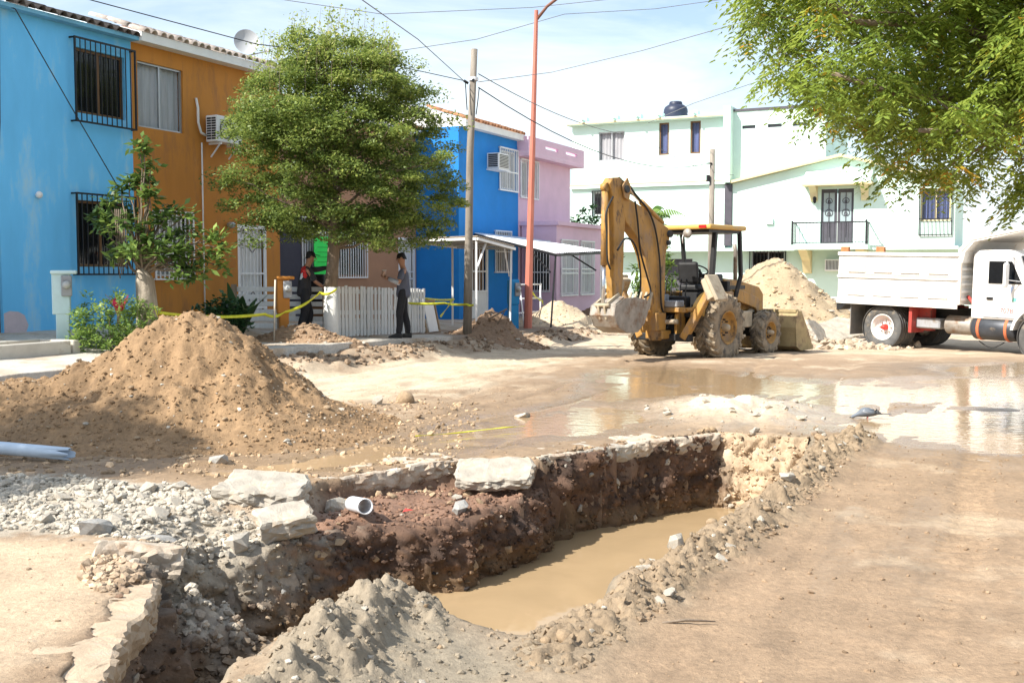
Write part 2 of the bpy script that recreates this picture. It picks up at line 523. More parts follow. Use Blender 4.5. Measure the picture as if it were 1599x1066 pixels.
def ground_h(x, y, full=False):
    x = np.asarray(x, dtype=float); y = np.asarray(y, dtype=float)
    near = sstep(30, 14, np.hypot(x, y))
    wx = x + near * (0.16 * fbm(x * 1.3, y * 1.3, None, 3, 3) + 0.05 * pn(x * 6, y * 6, None, 5))
    wy = y + near * (0.16 * fbm(x * 1.3, y * 1.3, None, 3, 9) + 0.05 * pn(x * 6, y * 6, None, 6))
    v = x * N2.x + y * N2.y
    z = -0.12 * sstep(19.5, 27, y) + 0.14 * sstep(-9.0, -11.6, v) * sstep(2, 9, y)
    z = z + 0.17 * sstep(-10.2, -11.4, v + 0.9 * fbm(x * 0.8, y * 0.8, None, 4, 23)) * sstep(2, 9, y) * sstep(36, 28, y)
    z = z + 0.018 * fbm(x * 0.5, y * 0.5, None, 3, 21) + near * 0.014 * fbm(x * 1.9, y * 1.9, None, 5, 22)
    # wheel ruts of the machines in the mud
    rut = np.abs(pn(v * 1.1, (x * S2.x + y * S2.y) * 0.13, None, 31))
    z = z - 0.035 * sstep(0.08, 0.0, rut) * sstep(9, 13, y) * sstep(40, 24, y)
    uu = x * S2.x + y * S2.y
    trk = np.minimum(np.abs(v + 0.35 + 0.25 * pn(uu * 0.3, uu * 0, None, 33)), np.abs(v - 1.45 + 0.25 * pn(uu * 0.3, uu * 0, None, 33)))
    z = z - near * 0.026 * sstep(0.17, 0.10, trk) * (0.6 + 0.4 * np.sin(uu * 42 + 3 * trk)) * sstep(0.0, 0.25, pn(uu * 0.5, v * 0.3, None, 34) + 0.22) * sstep(3, 4, y)
    z = z + near * 0.007 * sstep(0.2, 0.5, np.abs(fbm(x * 4, y * 4, None, 3, 35)))
    pd = pud_sd(wx, wy)
    z = z - sstep(0.35, -0.45, pd) * (0.042 + 0.05 * fbm(x * 0.9, y * 1.3, None, 4, 24))
    # pale heap past the end of the trench
    e = np.hypot((x - 2.75) / 1.0, (y - 13.2) / 1.25)
    z = z + 0.16 * np.exp(-e * e * 1.6) * (1 + 0.8 * fbm(x * 3, y * 3, None, 3, 41))
    # ledge of red soil below the pavement
    ld = sdf(wx, wy, LEDGE)
    lw = 0.09 + 0.35 * sstep(-1.4, -1.9, x)
    led = sstep(0, 1, -ld / lw)
    z = z - led * (0.19 + 0.07 * fbm(x * 3, y * 3, None, 4, 51) + 0.05 * sstep(-1.3, -0.3, x))
    # berm and heap of dug soil
    bd = seg_d(wx, wy, BERM)
    bw = 0.20 + 0.09 * pn(x * 1.7, y * 1.7, None, 61)
    berm = np.exp(-(bd / bw) ** 2)
    lump = 0.62 + 0.8 * np.abs(fbm(x * 4.5, y * 4.5, None, 4, 62)) + 0.55 * fbm(x * 9, y * 9, None, 3, 63)
    z = z + 0.115 * berm * lump * (0.35 + 0.65 * sstep(4.7, 6.0, y))
    hd = seg_d(wx, wy, HEAP)
    heap = np.exp(-(hd / 0.29) ** 1.6)
    heap2 = np.exp(-((wx + 0.22) / 0.40) ** 2 - ((wy - 4.35) / 0.5) ** 2)
    z = z + (0.25 * heap + 0.02 * heap2) * (0.82 + 0.45 * fbm(x * 3.2, y * 3.2, None, 4, 64))
    # the trench
    td = sdf(wx, wy, TRENCH)
    ins = td < 0
    dl = seg_d(wx, wy, TL); dr = seg_d(wx, wy, TR_); de = seg_d(wx, wy, TEND)
    wl_ = 0.09 + 0.08 * (pn(x * 1.9, y * 1.9, None, 71) + 0.5) + 0.25 * np.exp(-((x + 1.6) / 0.5) ** 2 - ((y - 7.2) / 0.5) ** 2)
    hold = np.maximum(np.maximum(1 - sstep(0, 1, dl / wl_), 1 - sstep(0, 1, dr / 0.30)), 1 - sstep(0, 1, de / 0.30))
    floor = -1.05 + 0.30 * sstep(7.4, 6.6, y) * sstep(-0.6, -1.3, x) + 0.06 * fbm(x * 2.5, y * 2.5, None, 4, 72)
    floor = floor + 0.42 * np.exp(-((x + 1.98) / 0.36) ** 2 - ((y - 6.55) / 0.42) ** 2) * (1 + 0.6 * fbm(x * 6, y * 6, None, 3, 73))
    floor = floor + 0.10 * np.abs(fbm(x * 7, y * 7, None, 4, 74)) * sstep(7.6, 7.0, y)
    floor = floor + 0.20 * np.exp(-((x - 2.5) / 0.5) ** 2 - ((y - 10.9) / 0.45) ** 2)
    floor = floor + 0.35 * np.exp(-(dr / 0.4) ** 2) * sstep(-0.75, -1.0, x)
    zi = floor + (z - floor) * hold
    z = np.where(ins, zi, z)
    if full: return z, dict(pd=pd, ld=ld, led=led, berm=berm, heap=np.clip(heap + 0.8 * heap2, 0, 1), td=td, dl=dl, dr=dr, de=de, v=v, near=near)
    return z

def axis(lo, a, b, hi, step, grow):
    c = list(np.arange(a, b, step))
    t, st = b, step
    while t < hi: c.append(t); st *= grow; t += st
    t, st = a, step
    left = []
    while t > lo: st *= grow; t -= st; left.append(t)
    return np.array(left[::-1] + c)

XS = axis(-400, -4.0, 4.0, 400, 0.031, 1.05)
YS = axis(-30, 3.6, 12.2, 600, 0.031, 1.025)
gx, gy = np.meshgrid(XS, YS)
gz, A = ground_h(gx, gy, True)
# colours of the soils themselves
def C3(*c): return np.array(c)
mud = C3(0.305, 0.212, 0.135); dry = C3(0.56, 0.455, 0.33); wetc = C3(0.24, 0.165, 0.10); red = C3(0.138, 0.080, 0.053); clay = C3(0.13, 0.082, 0.045)
grey = C3(0.27, 0.225, 0.165); tan = C3(0.275, 0.205, 0.135); gravel = C3(0.42, 0.365, 0.29); slabtop = C3(0.47, 0.355, 0.245); far_c = C3(0.47, 0.365, 0.255)
def mixc(c, d, f): return c + (np.asarray(d) - c) * f[..., None]
nz = fbm(gx * 0.9, gy * 0.9, None, 4, 81); nz2 = fbm(gx * 3.1, gy * 3.1, None, 4, 82); nz3 = fbm(gx * 8, gy * 8, None, 3, 83)
col = np.broadcast_to(mud, gx.shape + (3,)).copy()
u_ = gx * S2.x + gy * S2.y
dryf = sstep(12.5, 15.5, gy + 1.5 * nz) * sstep(0.5, -1.5, A['v'] + 7.0 + 2.2 * nz + 0.12 * (gy - 14))
col = mixc(col, dry, dryf)
col = mixc(col, far_c, sstep(20, 26, gy + 2 * nz) * (1 - dryf))
strk = fbm(u_ * 0.35, A['v'] * 2.6, None, 4, 84)
strk2 = fbm(u_ * 1.1, A['v'] * 7.0, None, 4, 85)
col = mixc(col, mud * 0.72, (0.30 * sstep(0.0, 0.5, strk) + 0.45 * sstep(0.10, 0.45, strk2)) * sstep(20, 14, gy))
col = mixc(col, dry, (0.25 + 0.3 * sstep(9, 14, gy)) * sstep(0.12, 0.5, nz + 0.5 * nz2) * sstep(0.2, 1.5, A['pd']))
col = mixc(col, C3(0.27, 0.185, 0.12), sstep(-9.9, -10.9, A['v'] + 0.9 * nz) * sstep(12, 15, gy) * (0.55 + 0.45 * sstep(-0.2, 0.3, nz2)))
col = mixc(col, wetc, 0.45 * sstep(2.2, 0.6, A['pd'] + 0.8 * nz))
col = mixc(col, wetc, 0.75 * sstep(0.9, 0.05, A['pd'] + 0.25 * nz2))
col = mixc(col, C3(0.10, 0.085, 0.07), 0.8 * np.exp(-((gx - 8.4) / 1.7) ** 2 - ((gy - 19.0) / 1.3) ** 2) * sstep(-0.3, 0.2, nz2 + 0.2))
col = mixc(col, C3(0.60, 0.50, 0.38), np.exp(-((gx - 2.75) / 0.9) ** 2 - ((gy - 13.2) / 1.1) ** 2))
col = mixc(col, slabtop, sstep(-1.9, -2.3, gx + 0.2 * nz) * sstep(7.0, 6.5, gy + 0.25 * gx + 0.7) * 0.9)
gv = sdf(gx + 0.3 * nz2, gy + 0.3 * nz3, [(-6.0, 9.2), (-4.3, 9.05), (-3.72, 9.0), (-2.57, 8.6), (-2.08, 7.92), (-1.6, 7.6), (-1.7, 7.1), (-2.23, 6.79), (-2.7, 6.9), (-3.3, 7.0), (-6.0, 7.4)])
col = mixc(col, gravel, sstep(0.15, -0.2, gv))
col = mixc(col, red * 1.55, A['led'] * sstep(-2.0, -1.45, gx + 0.2 * nz2))
col = mixc(col, gravel * 0.85, A['led'] * sstep(-1.5, -1.9, gx + 0.25 * nz2))
col = mixc(col, tan, np.clip(A['berm'] * 1.4, 0, 1))
col = mixc(col, grey, np.clip(A['heap'] * 1.6, 0, 1))
inn = sstep(0.04, -0.06, A['td'])
wallc = np.broadcast_to(red, gx.shape + (3,)).copy()
wallc = mixc(wallc, clay, sstep(-0.45, -0.62, gz + 0.12 * nz2))
wallc = mixc(wallc, C3(0.30, 0.235, 0.165), sstep(0.05, 0.5, nz2 + 0.6 * nz) * 0.55)
wallc = mixc(wallc, C3(0.42, 0.37, 0.30), sstep(-1.15, -1.75, gx + 0.35 * nz2) * sstep(-0.75, -0.35, gz + 0.25 * nz3) * sstep(5.9, 6.5, gy))
wallc = mixc(wallc, C3(0.45, 0.33, 0.22), sstep(0.5, 0.25, A['de']) * sstep(1.9, 2.2, gx))
wallc = mixc(wallc, grey * 0.95, sstep(0.5, 0.2, A['dr']))
col = mixc(col, wallc, inn * (1 - np.clip(A['heap'] * 1.3, 0, 1)))
wet = np.clip(0.4 * sstep(2.0, 0.5, A['pd'] + 0.8 * nz) + 0.55 * sstep(0.05, 0.4, strk + 0.4 * nz) * sstep(20, 12, gy) * sstep(-4.5, -2.5, A['v']) + 0.85 * sstep(0.55, -0.05, A['pd'] + 0.2 * nz2) + 0.18 * inn + 0.25 * sstep(0.1, 0.5, -nz) * sstep(3.0, 0.5, A['pd']), 0, 1) * (1 - np.clip(A['berm'] + A['heap'], 0, 1))
# cliffs get pits and bulges sideways
dzy, dzx = np.gradient(gz, YS, XS)
sl = np.hypot(dzx, dzy) + 1e-9
amt = sstep(0.9, 3.0, sl) * A['near'] * (0.14 * fbm(gx * 2.6, gy * 2.6, gz * 3.4, 3, 91) + 0.05 * pn(gx * 11, gy * 11, gz * 11, 92))
vx = gx - dzx / sl * amt; vy = gy - dzy / sl * amt
vz = gz + sstep(0.4, 1.5, sl) * A['near'] * 0.03 * pn(gx * 14, gy * 14, gz * 9, 93)
ny, nx = gx.shape
idx = np.arange(ny * nx).reshape(ny, nx)
F = np.stack([idx[:-1, :-1], idx[:-1, 1:], idx[1:, 1:], idx[1:, :-1]], axis=-1).reshape(-1, 4)
MAT_SOIL = soil_mat('soil')
ground = np_mesh('ground', np.stack([vx, vy, vz], -1).reshape(-1, 3), F, MAT_SOIL, None, True,
                 {'soil': ('FLOAT_COLOR', np.concatenate([np.clip(col, 0, 1), np.ones(gx.shape + (1,))], -1).reshape(-1, 4)), 'wet': ('FLOAT', wet.ravel())})
props(ground, 'muddy dug-up street with a trench cut into it', 'ground', None, 'structure')

def soil_at(x, y):
    return np.clip(col[np.clip(np.searchsorted(YS, y), 0, len(YS) - 1), np.clip(np.searchsorted(XS, x), 0, len(XS) - 1)], 0.02, 0.95)
def gh(x, y): return float(ground_h(np.array([x]), np.array([y]))[0])

# -- the cut face of the trench, built fine enough for its lumps and hollows to show
wp = []
WTL = TL[1:] + [(2.45, 11.45), (2.85, 11.32), (3.15, 11.15)]
for (ax_, ay_), (bx_, by_) in zip(WTL, WTL[1:]):
    kk_ = max(2, int(math.hypot(bx_ - ax_, by_ - ay_) / 0.022))
    wp += [(ax_ + (bx_ - ax_) * i / kk_, ay_ + (by_ - ay_) * i / kk_) for i in range(kk_)]
wp = np.array(wp)
kern = np.ones(15) / 15
wp = np.stack([np.convolve(np.pad(wp[:, c], 7, mode='edge'), kern, 'valid') for c in (0, 1)], -1)
tg = np.gradient(wp, axis=0); tg /= np.linalg.norm(tg, axis=1)[:, None]
tg = np.stack([np.convolve(np.pad(tg[:, c], 12, mode='edge'), np.ones(25) / 25, 'valid') for c in (0, 1)], -1); tg /= np.linalg.norm(tg, axis=1)[:, None]
wn_ = np.stack([tg[:, 1], -tg[:, 0]], -1)                                  # into the trench
ts = np.linspace(-0.42, 0.62, 70)
hh = ground_h(wp[:, None, 0] + wn_[:, None, 0] * ts[None], wp[:, None, 1] + wn_[:, None, 1] * ts[None])
NZ = 36
W_ = np.zeros((len(wp), NZ + 1, 3))
fr = np.linspace(0, 1, NZ)
for i in range(len(wp)):
    low = np.minimum.accumulate(hh[i])
    ztop = float(np.median(hh[i][:18])) - 0.02 - (0.16 if wp[i, 1] < 6.1 else 0)
    zl_ = ztop + (-0.98 - ztop) * fr
    t_ = np.array([ts[np.argmax(low < z)] if (low < z).any() else 0.35 for z in zl_])
    W_[i, 1:, 0] = t_; W_[i, 1:, 2] = zl_
    W_[i, 0, 0] = t_[0] - 0.10; W_[i, 0, 2] = ztop - 0.01
T_ = W_[:, :, 0]
for _ in range(3):
    T_[1:-1] = (T_[:-2] + 2 * T_[1:-1] + T_[2:]) / 4
    T_[:, 2:-1] = (T_[:, 1:-2] + 2 * T_[:, 2:-1] + T_[:, 3:]) / 4
px_ = wp[:, None, 0] + wn_[:, None, 0] * T_; py_ = wp[:, None, 1] + wn_[:, None, 1] * T_; pz_ = W_[:, :, 2]
lumps = 0.035 + 0.15 * fbm(px_ * 2.2, py_ * 2.2, pz_ * 2.6, 4, 301) + 0.10 * np.abs(fbm(px_ * 5.5, py_ * 5.5, pz_ * 6.5, 3, 302)) - 0.05 * sstep(0.25, 0.45, np.abs(pn(px_ * 3.3, py_ * 3.3, pz_ * 0.5, 303))) + 0.05 * np.abs(fbm(px_ * 12, py_ * 12, pz_ * 14, 3, 304))
lumps[:, 0] = 0
px_ = px_ + wn_[:, None, 0] * lumps; py_ = py_ + wn_[:, None, 1] * lumps
q1 = fbm(px_ * 1.6, py_ * 1.6, pz_ * 3.0, 4, 305); q2 = fbm(px_ * 6, py_ * 6, pz_ * 8, 3, 306)
cwall = np.broadcast_to(red * 0.85, px_.shape + (3,)).copy()
cwall = mixc(cwall, C3(0.055, 0.035, 0.026), sstep(-0.05, 0.3, q1) * 0.85)
cwall = mixc(cwall, clay, sstep(-0.50, -0.66, pz_ + 0.10 * q1))
cwall = mixc(cwall, C3(0.22, 0.13, 0.08), sstep(0.12, 0.42, q2) * 0.6)
cwall = mixc(cwall, C3(0.31, 0.265, 0.205), sstep(-1.15, -1.75, px_ + 0.5 * q2) * sstep(-0.80, -0.35, pz_ + 0.35 * q2) * (0.25 + 0.75 * sstep(6.1, 6.6, py_ + 0.3 * q2)))
cwall = mixc(cwall, C3(0.42, 0.31, 0.205), sstep(2.12, 2.35, px_ + 0.1 * q2))
ni, nj = px_.shape; idx = np.arange(ni * nj).reshape(ni, nj)
Fw = np.stack([idx[:-1, :-1], idx[:-1, 1:], idx[1:, 1:], idx[1:, :-1]], -1).reshape(-1, 4)
np_mesh('trench_wall', np.stack([px_, py_, pz_], -1).reshape(-1, 3), Fw, MAT_SOIL, ground, True,
        {'soil': ('FLOAT_COLOR', np.concatenate([np.clip(cwall, 0, 1), np.ones(px_.shape + (1,))], -1).reshape(-1, 4)), 'wet': ('FLOAT', np.full(px_.size, 0.12))})
WALL_P = np.stack([px_, py_, pz_], -1)
gq = np.random.default_rng(78)
ii, jj = gq.integers(0, ni, 7600), gq.integers(1, nj - 2, 7600)
sz_ = 0.004 + 0.024 * gq.random(7600) ** 3
o = crumbs('wall_clods', WALL_P[ii, jj] + gq.normal(0, 0.008, (7600, 3)), sz_, MAT_SOIL, None, np.clip(cwall[ii, jj] * gq.normal(1.1, 0.3, (7600, 1)), 0.02, 0.8), seed=79)
props(o, 'crumbling clods and grit in the cut face of the trench', 'clods', None, 'stuff')

# -- water in the trench and the shallow puddles
MAT_WATER = water_mat('muddy_water', (0.36, 0.255, 0.145), 0.04, 0.004, 4.0)
MAT_PUD = water_mat('puddle_water', (0.36, 0.25, 0.145), 0.07, 0.012, 9.0)
tw = MB(); tw.add([(-3.2, 3.5, WATER_Z), (4.2, 3.5, WATER_Z), (4.2, 12.2, WATER_Z), (-3.2, 12.2, WATER_Z)], [(0, 1, 2, 3)])
def water_sheet(name, level, x0, x1, y0, y1, step, mat, keep):
    xs = np.arange(x0, x1, step); ys = np.arange(y0, y1, step)
    X, Y = np.meshgrid(xs, ys); k = keep(X, Y)
    kk = k.copy()
    kk[1:] |= k[:-1]; kk[:-1] |= k[1:]; kk[:, 1:] |= kk[:, :-1].copy(); kk[:, :-1] |= kk[:, 1:].copy()
    cell = kk[:-1, :-1] & kk[1:, 1:] & kk[:-1, 1:] & kk[1:, :-1]
    id_ = np.arange(X.size).reshape(X.shape)
    Fq = np.stack([id_[:-1, :-1], id_[:-1, 1:], id_[1:, 1:], id_[1:, :-1]], -1)[cell]
    used = np.unique(Fq); mp = np.full(X.size, -1); mp[used] = np.arange(len(used))
    V = np.stack([X.ravel(), Y.ravel(), np.full(X.size, level)], -1)[used]
    return np_mesh(name, V, mp[Fq], mat, None, True)
o = water_sheet('trench_water', WATER_Z, -2.2, 3.4, 3.6, 11.8, 0.06, MAT_WATER, lambda X, Y: (sdf(X, Y, TRENCH) < 0.25) & (ground_h(X, Y) < WATER_Z + 0.03))
props(o, 'brown muddy water standing in the trench', 'water', None, 'structure')
o = water_sheet('puddle_water', PUD_Z, -3.4, 12.0, 8.6, 21.5, 0.06, MAT_PUD, lambda X, Y: (pud_sd(X, Y) < 0.6) & (ground_h(X, Y) < PUD_Z + 0.012) & (sdf(X, Y, TRENCH) > 0.45) & (sdf(X, Y, LEDGE) > 0.2))
props(o, 'shallow brown puddles across the muddy street', 'water', None, 'structure')

# -- pavement and front yards along the row of houses
def walk_h(u, v):
    za = 0.67 - 0.42 * sstep(19.0, 30.0, u)
    zb = 0.44 - 0.24 * sstep(13.0, 28.0, u)
    return zb + (za - zb) * sstep(-12.6, -15.4, v)
us = np.arange(2, 46, 0.16); vs_ = np.concatenate([np.arange(-20.0, -11.32, 0.16), [-11.3, -11.285, -11.28]])
U, V_ = np.meshgrid(us, vs_)
Z = walk_h(U, V_) + 0.012 * fbm(U * 2, V_ * 2, None, 3, 101)
Z[-1] -= 0.6; Z[-2] -= 0.015
rag = 0.10 * fbm(us * 1.5, us * 0, None, 4, 102)
for k in (-1, -2, -3): V_[k] += rag
P = U[..., None] * np.array(S2)[None, None] + V_[..., None] * np.array(N2)[None, None]
P[..., 2] = Z
conc = C3(0.50, 0.46, 0.40)
cw = np.broadcast_to(conc, U.shape + (3,)).copy()
n1 = fbm(U * 0.8, V_ * 0.8, None, 4, 103); n2_ = fbm(U * 4, V_ * 4, None, 3, 104)
cw = mixc(cw, C3(0.40, 0.29, 0.19), sstep(0.0, 0.45, n1 + 0.4 * n2_) * 0.8)
cw = mixc(cw, C3(0.22, 0.15, 0.10), sstep(20.3, 21.5, U + n1) * sstep(-13.6, -12.2, V_ + n1) * 0.8)
ny, nx = U.shape; idx = np.arange(ny * nx).reshape(ny, nx)
F = np.stack([idx[:-1, :-1], idx[:-1, 1:], idx[1:, 1:], idx[1:, :-1]], -1).reshape(-1, 4)[:, ::-1]
o = np_mesh('sidewalk', P.reshape(-1, 3), F, MAT_SOIL, None, True,
            {'soil': ('FLOAT_COLOR', np.concatenate([cw, np.ones(U.shape + (1,))], -1).reshape(-1, 4)), 'wet': ('FLOAT', np.zeros(U.size))})
props(o, 'raised concrete pavement in front of the row of houses', 'sidewalk', None, 'structure')
def wh(u, v): return float(walk_h(np.array(u), np.array(v)))

# ------------------------------------------------------------------ piles of soil
def pile(name, label, cx, cy, size, hfun, colour, zbase=None, step=0.05, seed=1, ncrumb=600, csize=(0.012, 0.05), stones=12, ssize=(0.04, 0.08), stone_mat=None, colvar=0.18, wetness=0.0):
    """a heap: height field hfun(dx, dy) over an area, soil lumps scattered on it and bigger stones as parts"""
    t = thing(name, label, 'dirt pile', (cx, cy, 0))
    xs = np.arange(-size[0], size[0] + step, step); ys = np.arange(-size[1], size[1] + step, step)
    X, Y = np.meshgrid(xs, ys)
    base = (ground_h if zbase is None else zbase)
    def top(a, b):
        h = hfun(a, b)
        n = fbm(a * 2.2, b * 2.2, None, 5, seed) * 0.13 + 0.06 * np.abs(fbm(a * 6, b * 6, None, 4, seed + 3)) + 0.03 * fbm(a * 17, b * 17, None, 3, seed + 5)
        return base(a + cx, b + cy) + h + n * np.clip(h * 2.0, 0, 1) - 0.035 + 0.02 * np.clip(h * 3, 0, 1)
    Zt = top(X, Y)
    c = np.broadcast_to(np.array(colour), X.shape + (3,)) * (1 + colvar * (fbm(X * 1.4, Y * 1.4, None, 4, seed + 7) + 0.6 * fbm(X * 9, Y * 9, None, 3, seed + 8)))[..., None]
    k = hfun(X, Y) > 0.004
    kk = k.copy(); kk[1:] |= k[:-1]; kk[:-1] |= k[1:]; kk[:, 1:] |= k[:, :-1]; kk[:, :-1] |= k[:, 1:]
    cell = kk[:-1, :-1] & kk[1:, 1:] & kk[:-1, 1:] & kk[1:, :-1]
    id_ = np.arange(X.size).reshape(X.shape)
    Fq = np.stack([id_[:-1, :-1], id_[:-1, 1:], id_[1:, 1:], id_[1:, :-1]], -1)[cell]
    used = np.unique(Fq); mp = np.full(X.size, -1); mp[used] = np.arange(len(used))
    V = np.stack([X.ravel(), Y.ravel(), Zt.ravel()], -1)[used]
    cc = np.concatenate([np.clip(c, 0, 1), np.ones(X.shape + (1,))], -1).reshape(-1, 4)[used]
    np_mesh('soil', V, mp[Fq], MAT_SOIL, t, True, {'soil': ('FLOAT_COLOR', cc), 'wet': ('FLOAT', np.full(len(used), wetness))})
    g = np.random.default_rng(seed)
    def pick(n, lo=0.0):
        a = g.uniform(-size[0], size[0], n * 8); b = g.uniform(-size[1], size[1], n * 8)
        h = hfun(a, b); ok = h > 0.012
        a, b, h = a[ok], b[ok], h[ok]
        w = 1.25 - h / (h.max() + 1e-6) * (1 - lo)
        sel = g.random(len(a)) < w
        a, b = a[sel][:n], b[sel][:n]
        return a, b, top(a, b)
    if ncrumb:
        a, b, z = pick(ncrumb, 0.5)
        sz = csize[0] + (csize[1] - csize[0]) * g.random(len(a)) ** 3.8
        tone = g.normal(1.05, 0.16, (len(a), 1))
        cl = np.clip(np.array(colour)[None] * tone, 0.02, 1)
        pale = g.random(len(a)) < 0.05
        cl[pale] = np.array([0.48, 0.43, 0.36]) * tone[pale]
        crumbs('crumbs', np.stack([a, b, z], -1), sz, MAT_SOIL, t, cl, seed=seed)
    a, b, z = pick(stones, 0.1)
    for i in range(len(a)):
        r_ = random.Random(seed * 100 + i)
        o = link('stone', r_.choice(STONES_PALE if r_.random() < 0.35 else (stone_mat or STONES_BROWN)), None, t)
        sc = r_.uniform(*ssize)
        o.location = (a[i], b[i], z[i] + sc * 0.2); o.scale = (sc * r_.uniform(0.8, 1.4), sc, sc * r_.uniform(0.5, 0.8))
        o.rotation_euler = (r_.uniform(-0.4, 0.4), r_.uniform(-0.4, 0.4), r_.uniform(0, 6.28))
    return t

MAT_ROCK = M('pale_concrete_rubble', (0.42, 0.38, 0.32), 0.9, var=0.2, vs=6, bump=0.01, bs=60, dirt=((0.42, 0.34, 0.25), 0.52, 4))
MAT_ROCKB = M('brown_stone', (0.33, 0.235, 0.145), 0.85, var=0.25, vs=4, bump=0.008, bs=50)
MAT_ROCKG = M('grey_stone', (0.33, 0.32, 0.30), 0.85, var=0.25, vs=5, bump=0.008, bs=50, dirt=((0.42, 0.34, 0.25), 0.55, 6))
STONES_PALE = [rock_mesh('pale_stone', 11 + i, MAT_ROCK, 2, angular=True) for i in range(5)]
STONES_BROWN = [rock_mesh('brown_stone', 31 + i, MAT_ROCKB, 2, angular=i > 0) for i in range(4)]
STONES_GREY = [rock_mesh('grey_stone', 51 + i, MAT_ROCKG, 2, angular=True) for i in range(4)]

def mound_h(a, b):
    sx = np.where(a > 0, 1.13, 1.62); sy = np.where(b > 0, 1.15, 1.02)
    wob = 1 + 0.10 * pn(np.arctan2(b, a) * 1.6 + 5, np.hypot(a, b) * 0.3, None, 201)
    d = np.hypot(a / sx, b / sy) * wob
    th_ = np.arctan2(b, a)
    d = d * (1 + 0.09 * pn(np.cos(th_) * 3.0 + 9, np.sin(th_) * 3.0, None, 202) * np.clip(d, 0, 1))
    h = 1.30 * np.exp(-np.maximum(d - 0.02, 0) ** 1.6)
    h = h + np.clip(h * 1.5, 0, 1) * (0.10 * fbm(a * 1.1 + 3, b * 1.1, None, 3, 203) + 0.05 * np.abs(fbm(a * 2.7, b * 2.7, None, 3, 204)))
    h = h + 0.34 * np.exp(-((a + 2.6) / 1.0) ** 2 - ((b + 0.5) / 0.9) ** 2)
    return np.maximum(h - 0.055, 0)
pile('dirt_mound', 'big heap of orange-brown soil and stones beside the trench', -3.38, 11.75, (3.6, 2.9), mound_h, (0.255, 0.163, 0.088), step=0.026, seed=211,
     ncrumb=15500, csize=(0.004, 0.025), stones=60, ssize=(0.014, 0.045), colvar=0.4)

def heap_lumps(a, b):
    x, y = a - 0.55, b + 4.5
    m = np.exp(-(seg_d(x, y, HEAP) / 0.44) ** 3) * sstep(-0.16, 0.0, sdf(x, y, TRENCH))
    return np.maximum(m * (0.015 + 0.12 * np.abs(fbm(x * 4.2, y * 4.2, None, 4, 401)) + 0.05 * np.abs(fbm(x * 12, y * 12, None, 3, 402)) + 0.03 * fbm(x * 2, y * 2, None, 2, 403)) - 0.004, 0)
pile('soil_heap', 'lumpy grey-brown soil heap in the foreground at the trench edge', -0.55, 4.5, (1.15, 1.0), heap_lumps, (0.26, 0.215, 0.158), step=0.013, seed=281, ncrumb=2500, csize=(0.002, 0.016), stones=14, ssize=(0.012, 0.032))
def berm_lumps(a, b):
    x, y = a + 1.85, b + 7.9
    m = np.exp(-(seg_d(x, y, BERM) / (0.23 + 0.06 * pn(x * 2, y * 2, None, 411))) ** 3)
    return np.maximum(m * (0.012 + 0.11 * np.abs(fbm(x * 5.0, y * 5.0, None, 4, 412)) + 0.05 * np.abs(fbm(x * 14, y * 14, None, 3, 413))) - 0.004, 0)
pile('soil_berm', 'crumbly tan soil berm along the right side of the trench', 1.85, 7.9, (2.1, 3.6), berm_lumps, (0.27, 0.20, 0.13), step=0.017, seed=291, ncrumb=2500, csize=(0.003, 0.022), stones=26, ssize=(0.015, 0.045))
def blob(h, rx, ry, sharp=1.5):
    return lambda a, b: np.maximum(h * np.exp(-np.hypot(a / rx, b / ry) ** sharp) - 0.04 * h, 0)
def walk_xy(x, y):
    u = x * S2.x + y * S2.y; v = x * N2.x + y * N2.y
    return np.where(v < -11.25, walk_h(u, v), ground_h(x, y))
pile('dirt_pile', 'low lumpy brown dirt ridge by the white-painted tree trunk', -3.95, 20.55, (1.3, 0.9), blob(0.34, 0.75, 0.45, 2.0), (0.30, 0.20, 0.125), zbase=walk_xy, step=0.045, seed=221, ncrumb=700, csize=(0.015, 0.06), stones=14, ssize=(0.03, 0.07))
pile('dirt_pile', 'brown dirt pile at the foot of the wooden utility pole', -0.35, 25.3, (1.6, 1.2), blob(0.62, 0.72, 0.6, 1.7), (0.25, 0.165, 0.105), zbase=walk_xy, step=0.05, seed=231, ncrumb=600, csize=(0.015, 0.06), stones=12, ssize=(0.04, 0.08))
pile('dirt_pile', 'pale tan dirt pile behind the red lamp post', 1.35, 31.2, (1.7, 1.3), blob(0.72, 0.85, 0.75, 1.7), (0.50, 0.40, 0.28), zbase=walk_xy, step=0.06, seed=241, ncrumb=400, csize=(0.015, 0.06), stones=8, ssize=(0.04, 0.09))
pile('dirt_pile', 'dark brown dirt pile against the pink house front', 2.85, 33.0, (1.6, 1.3), blob(0.7, 0.8, 0.7, 1.7), (0.22, 0.145, 0.095), zbase=walk_xy, step=0.06, seed=251, ncrumb=300, csize=(0.015, 0.06), stones=8, ssize=(0.04, 0.09))
pile('sand_pile', 'tall heap of pale sandy soil behind the backhoe', 8.0, 33.2, (4.2, 4.0), blob(2.35, 2.0, 1.9, 1.7), (0.40, 0.305, 0.195), step=0.09, seed=261, ncrumb=1600, csize=(0.02, 0.10), stones=14, ssize=(0.06, 0.13))
pile('sand_pile', 'grey gravel heap behind the dump truck', 12.4, 35.5, (4.4, 4.0), blob(2.1, 2.2, 2.0, 1.6), (0.29, 0.265, 0.235), step=0.10, seed=271, ncrumb=700, csize=(0.02, 0.08), stones=6, ssize=(0.05, 0.1))

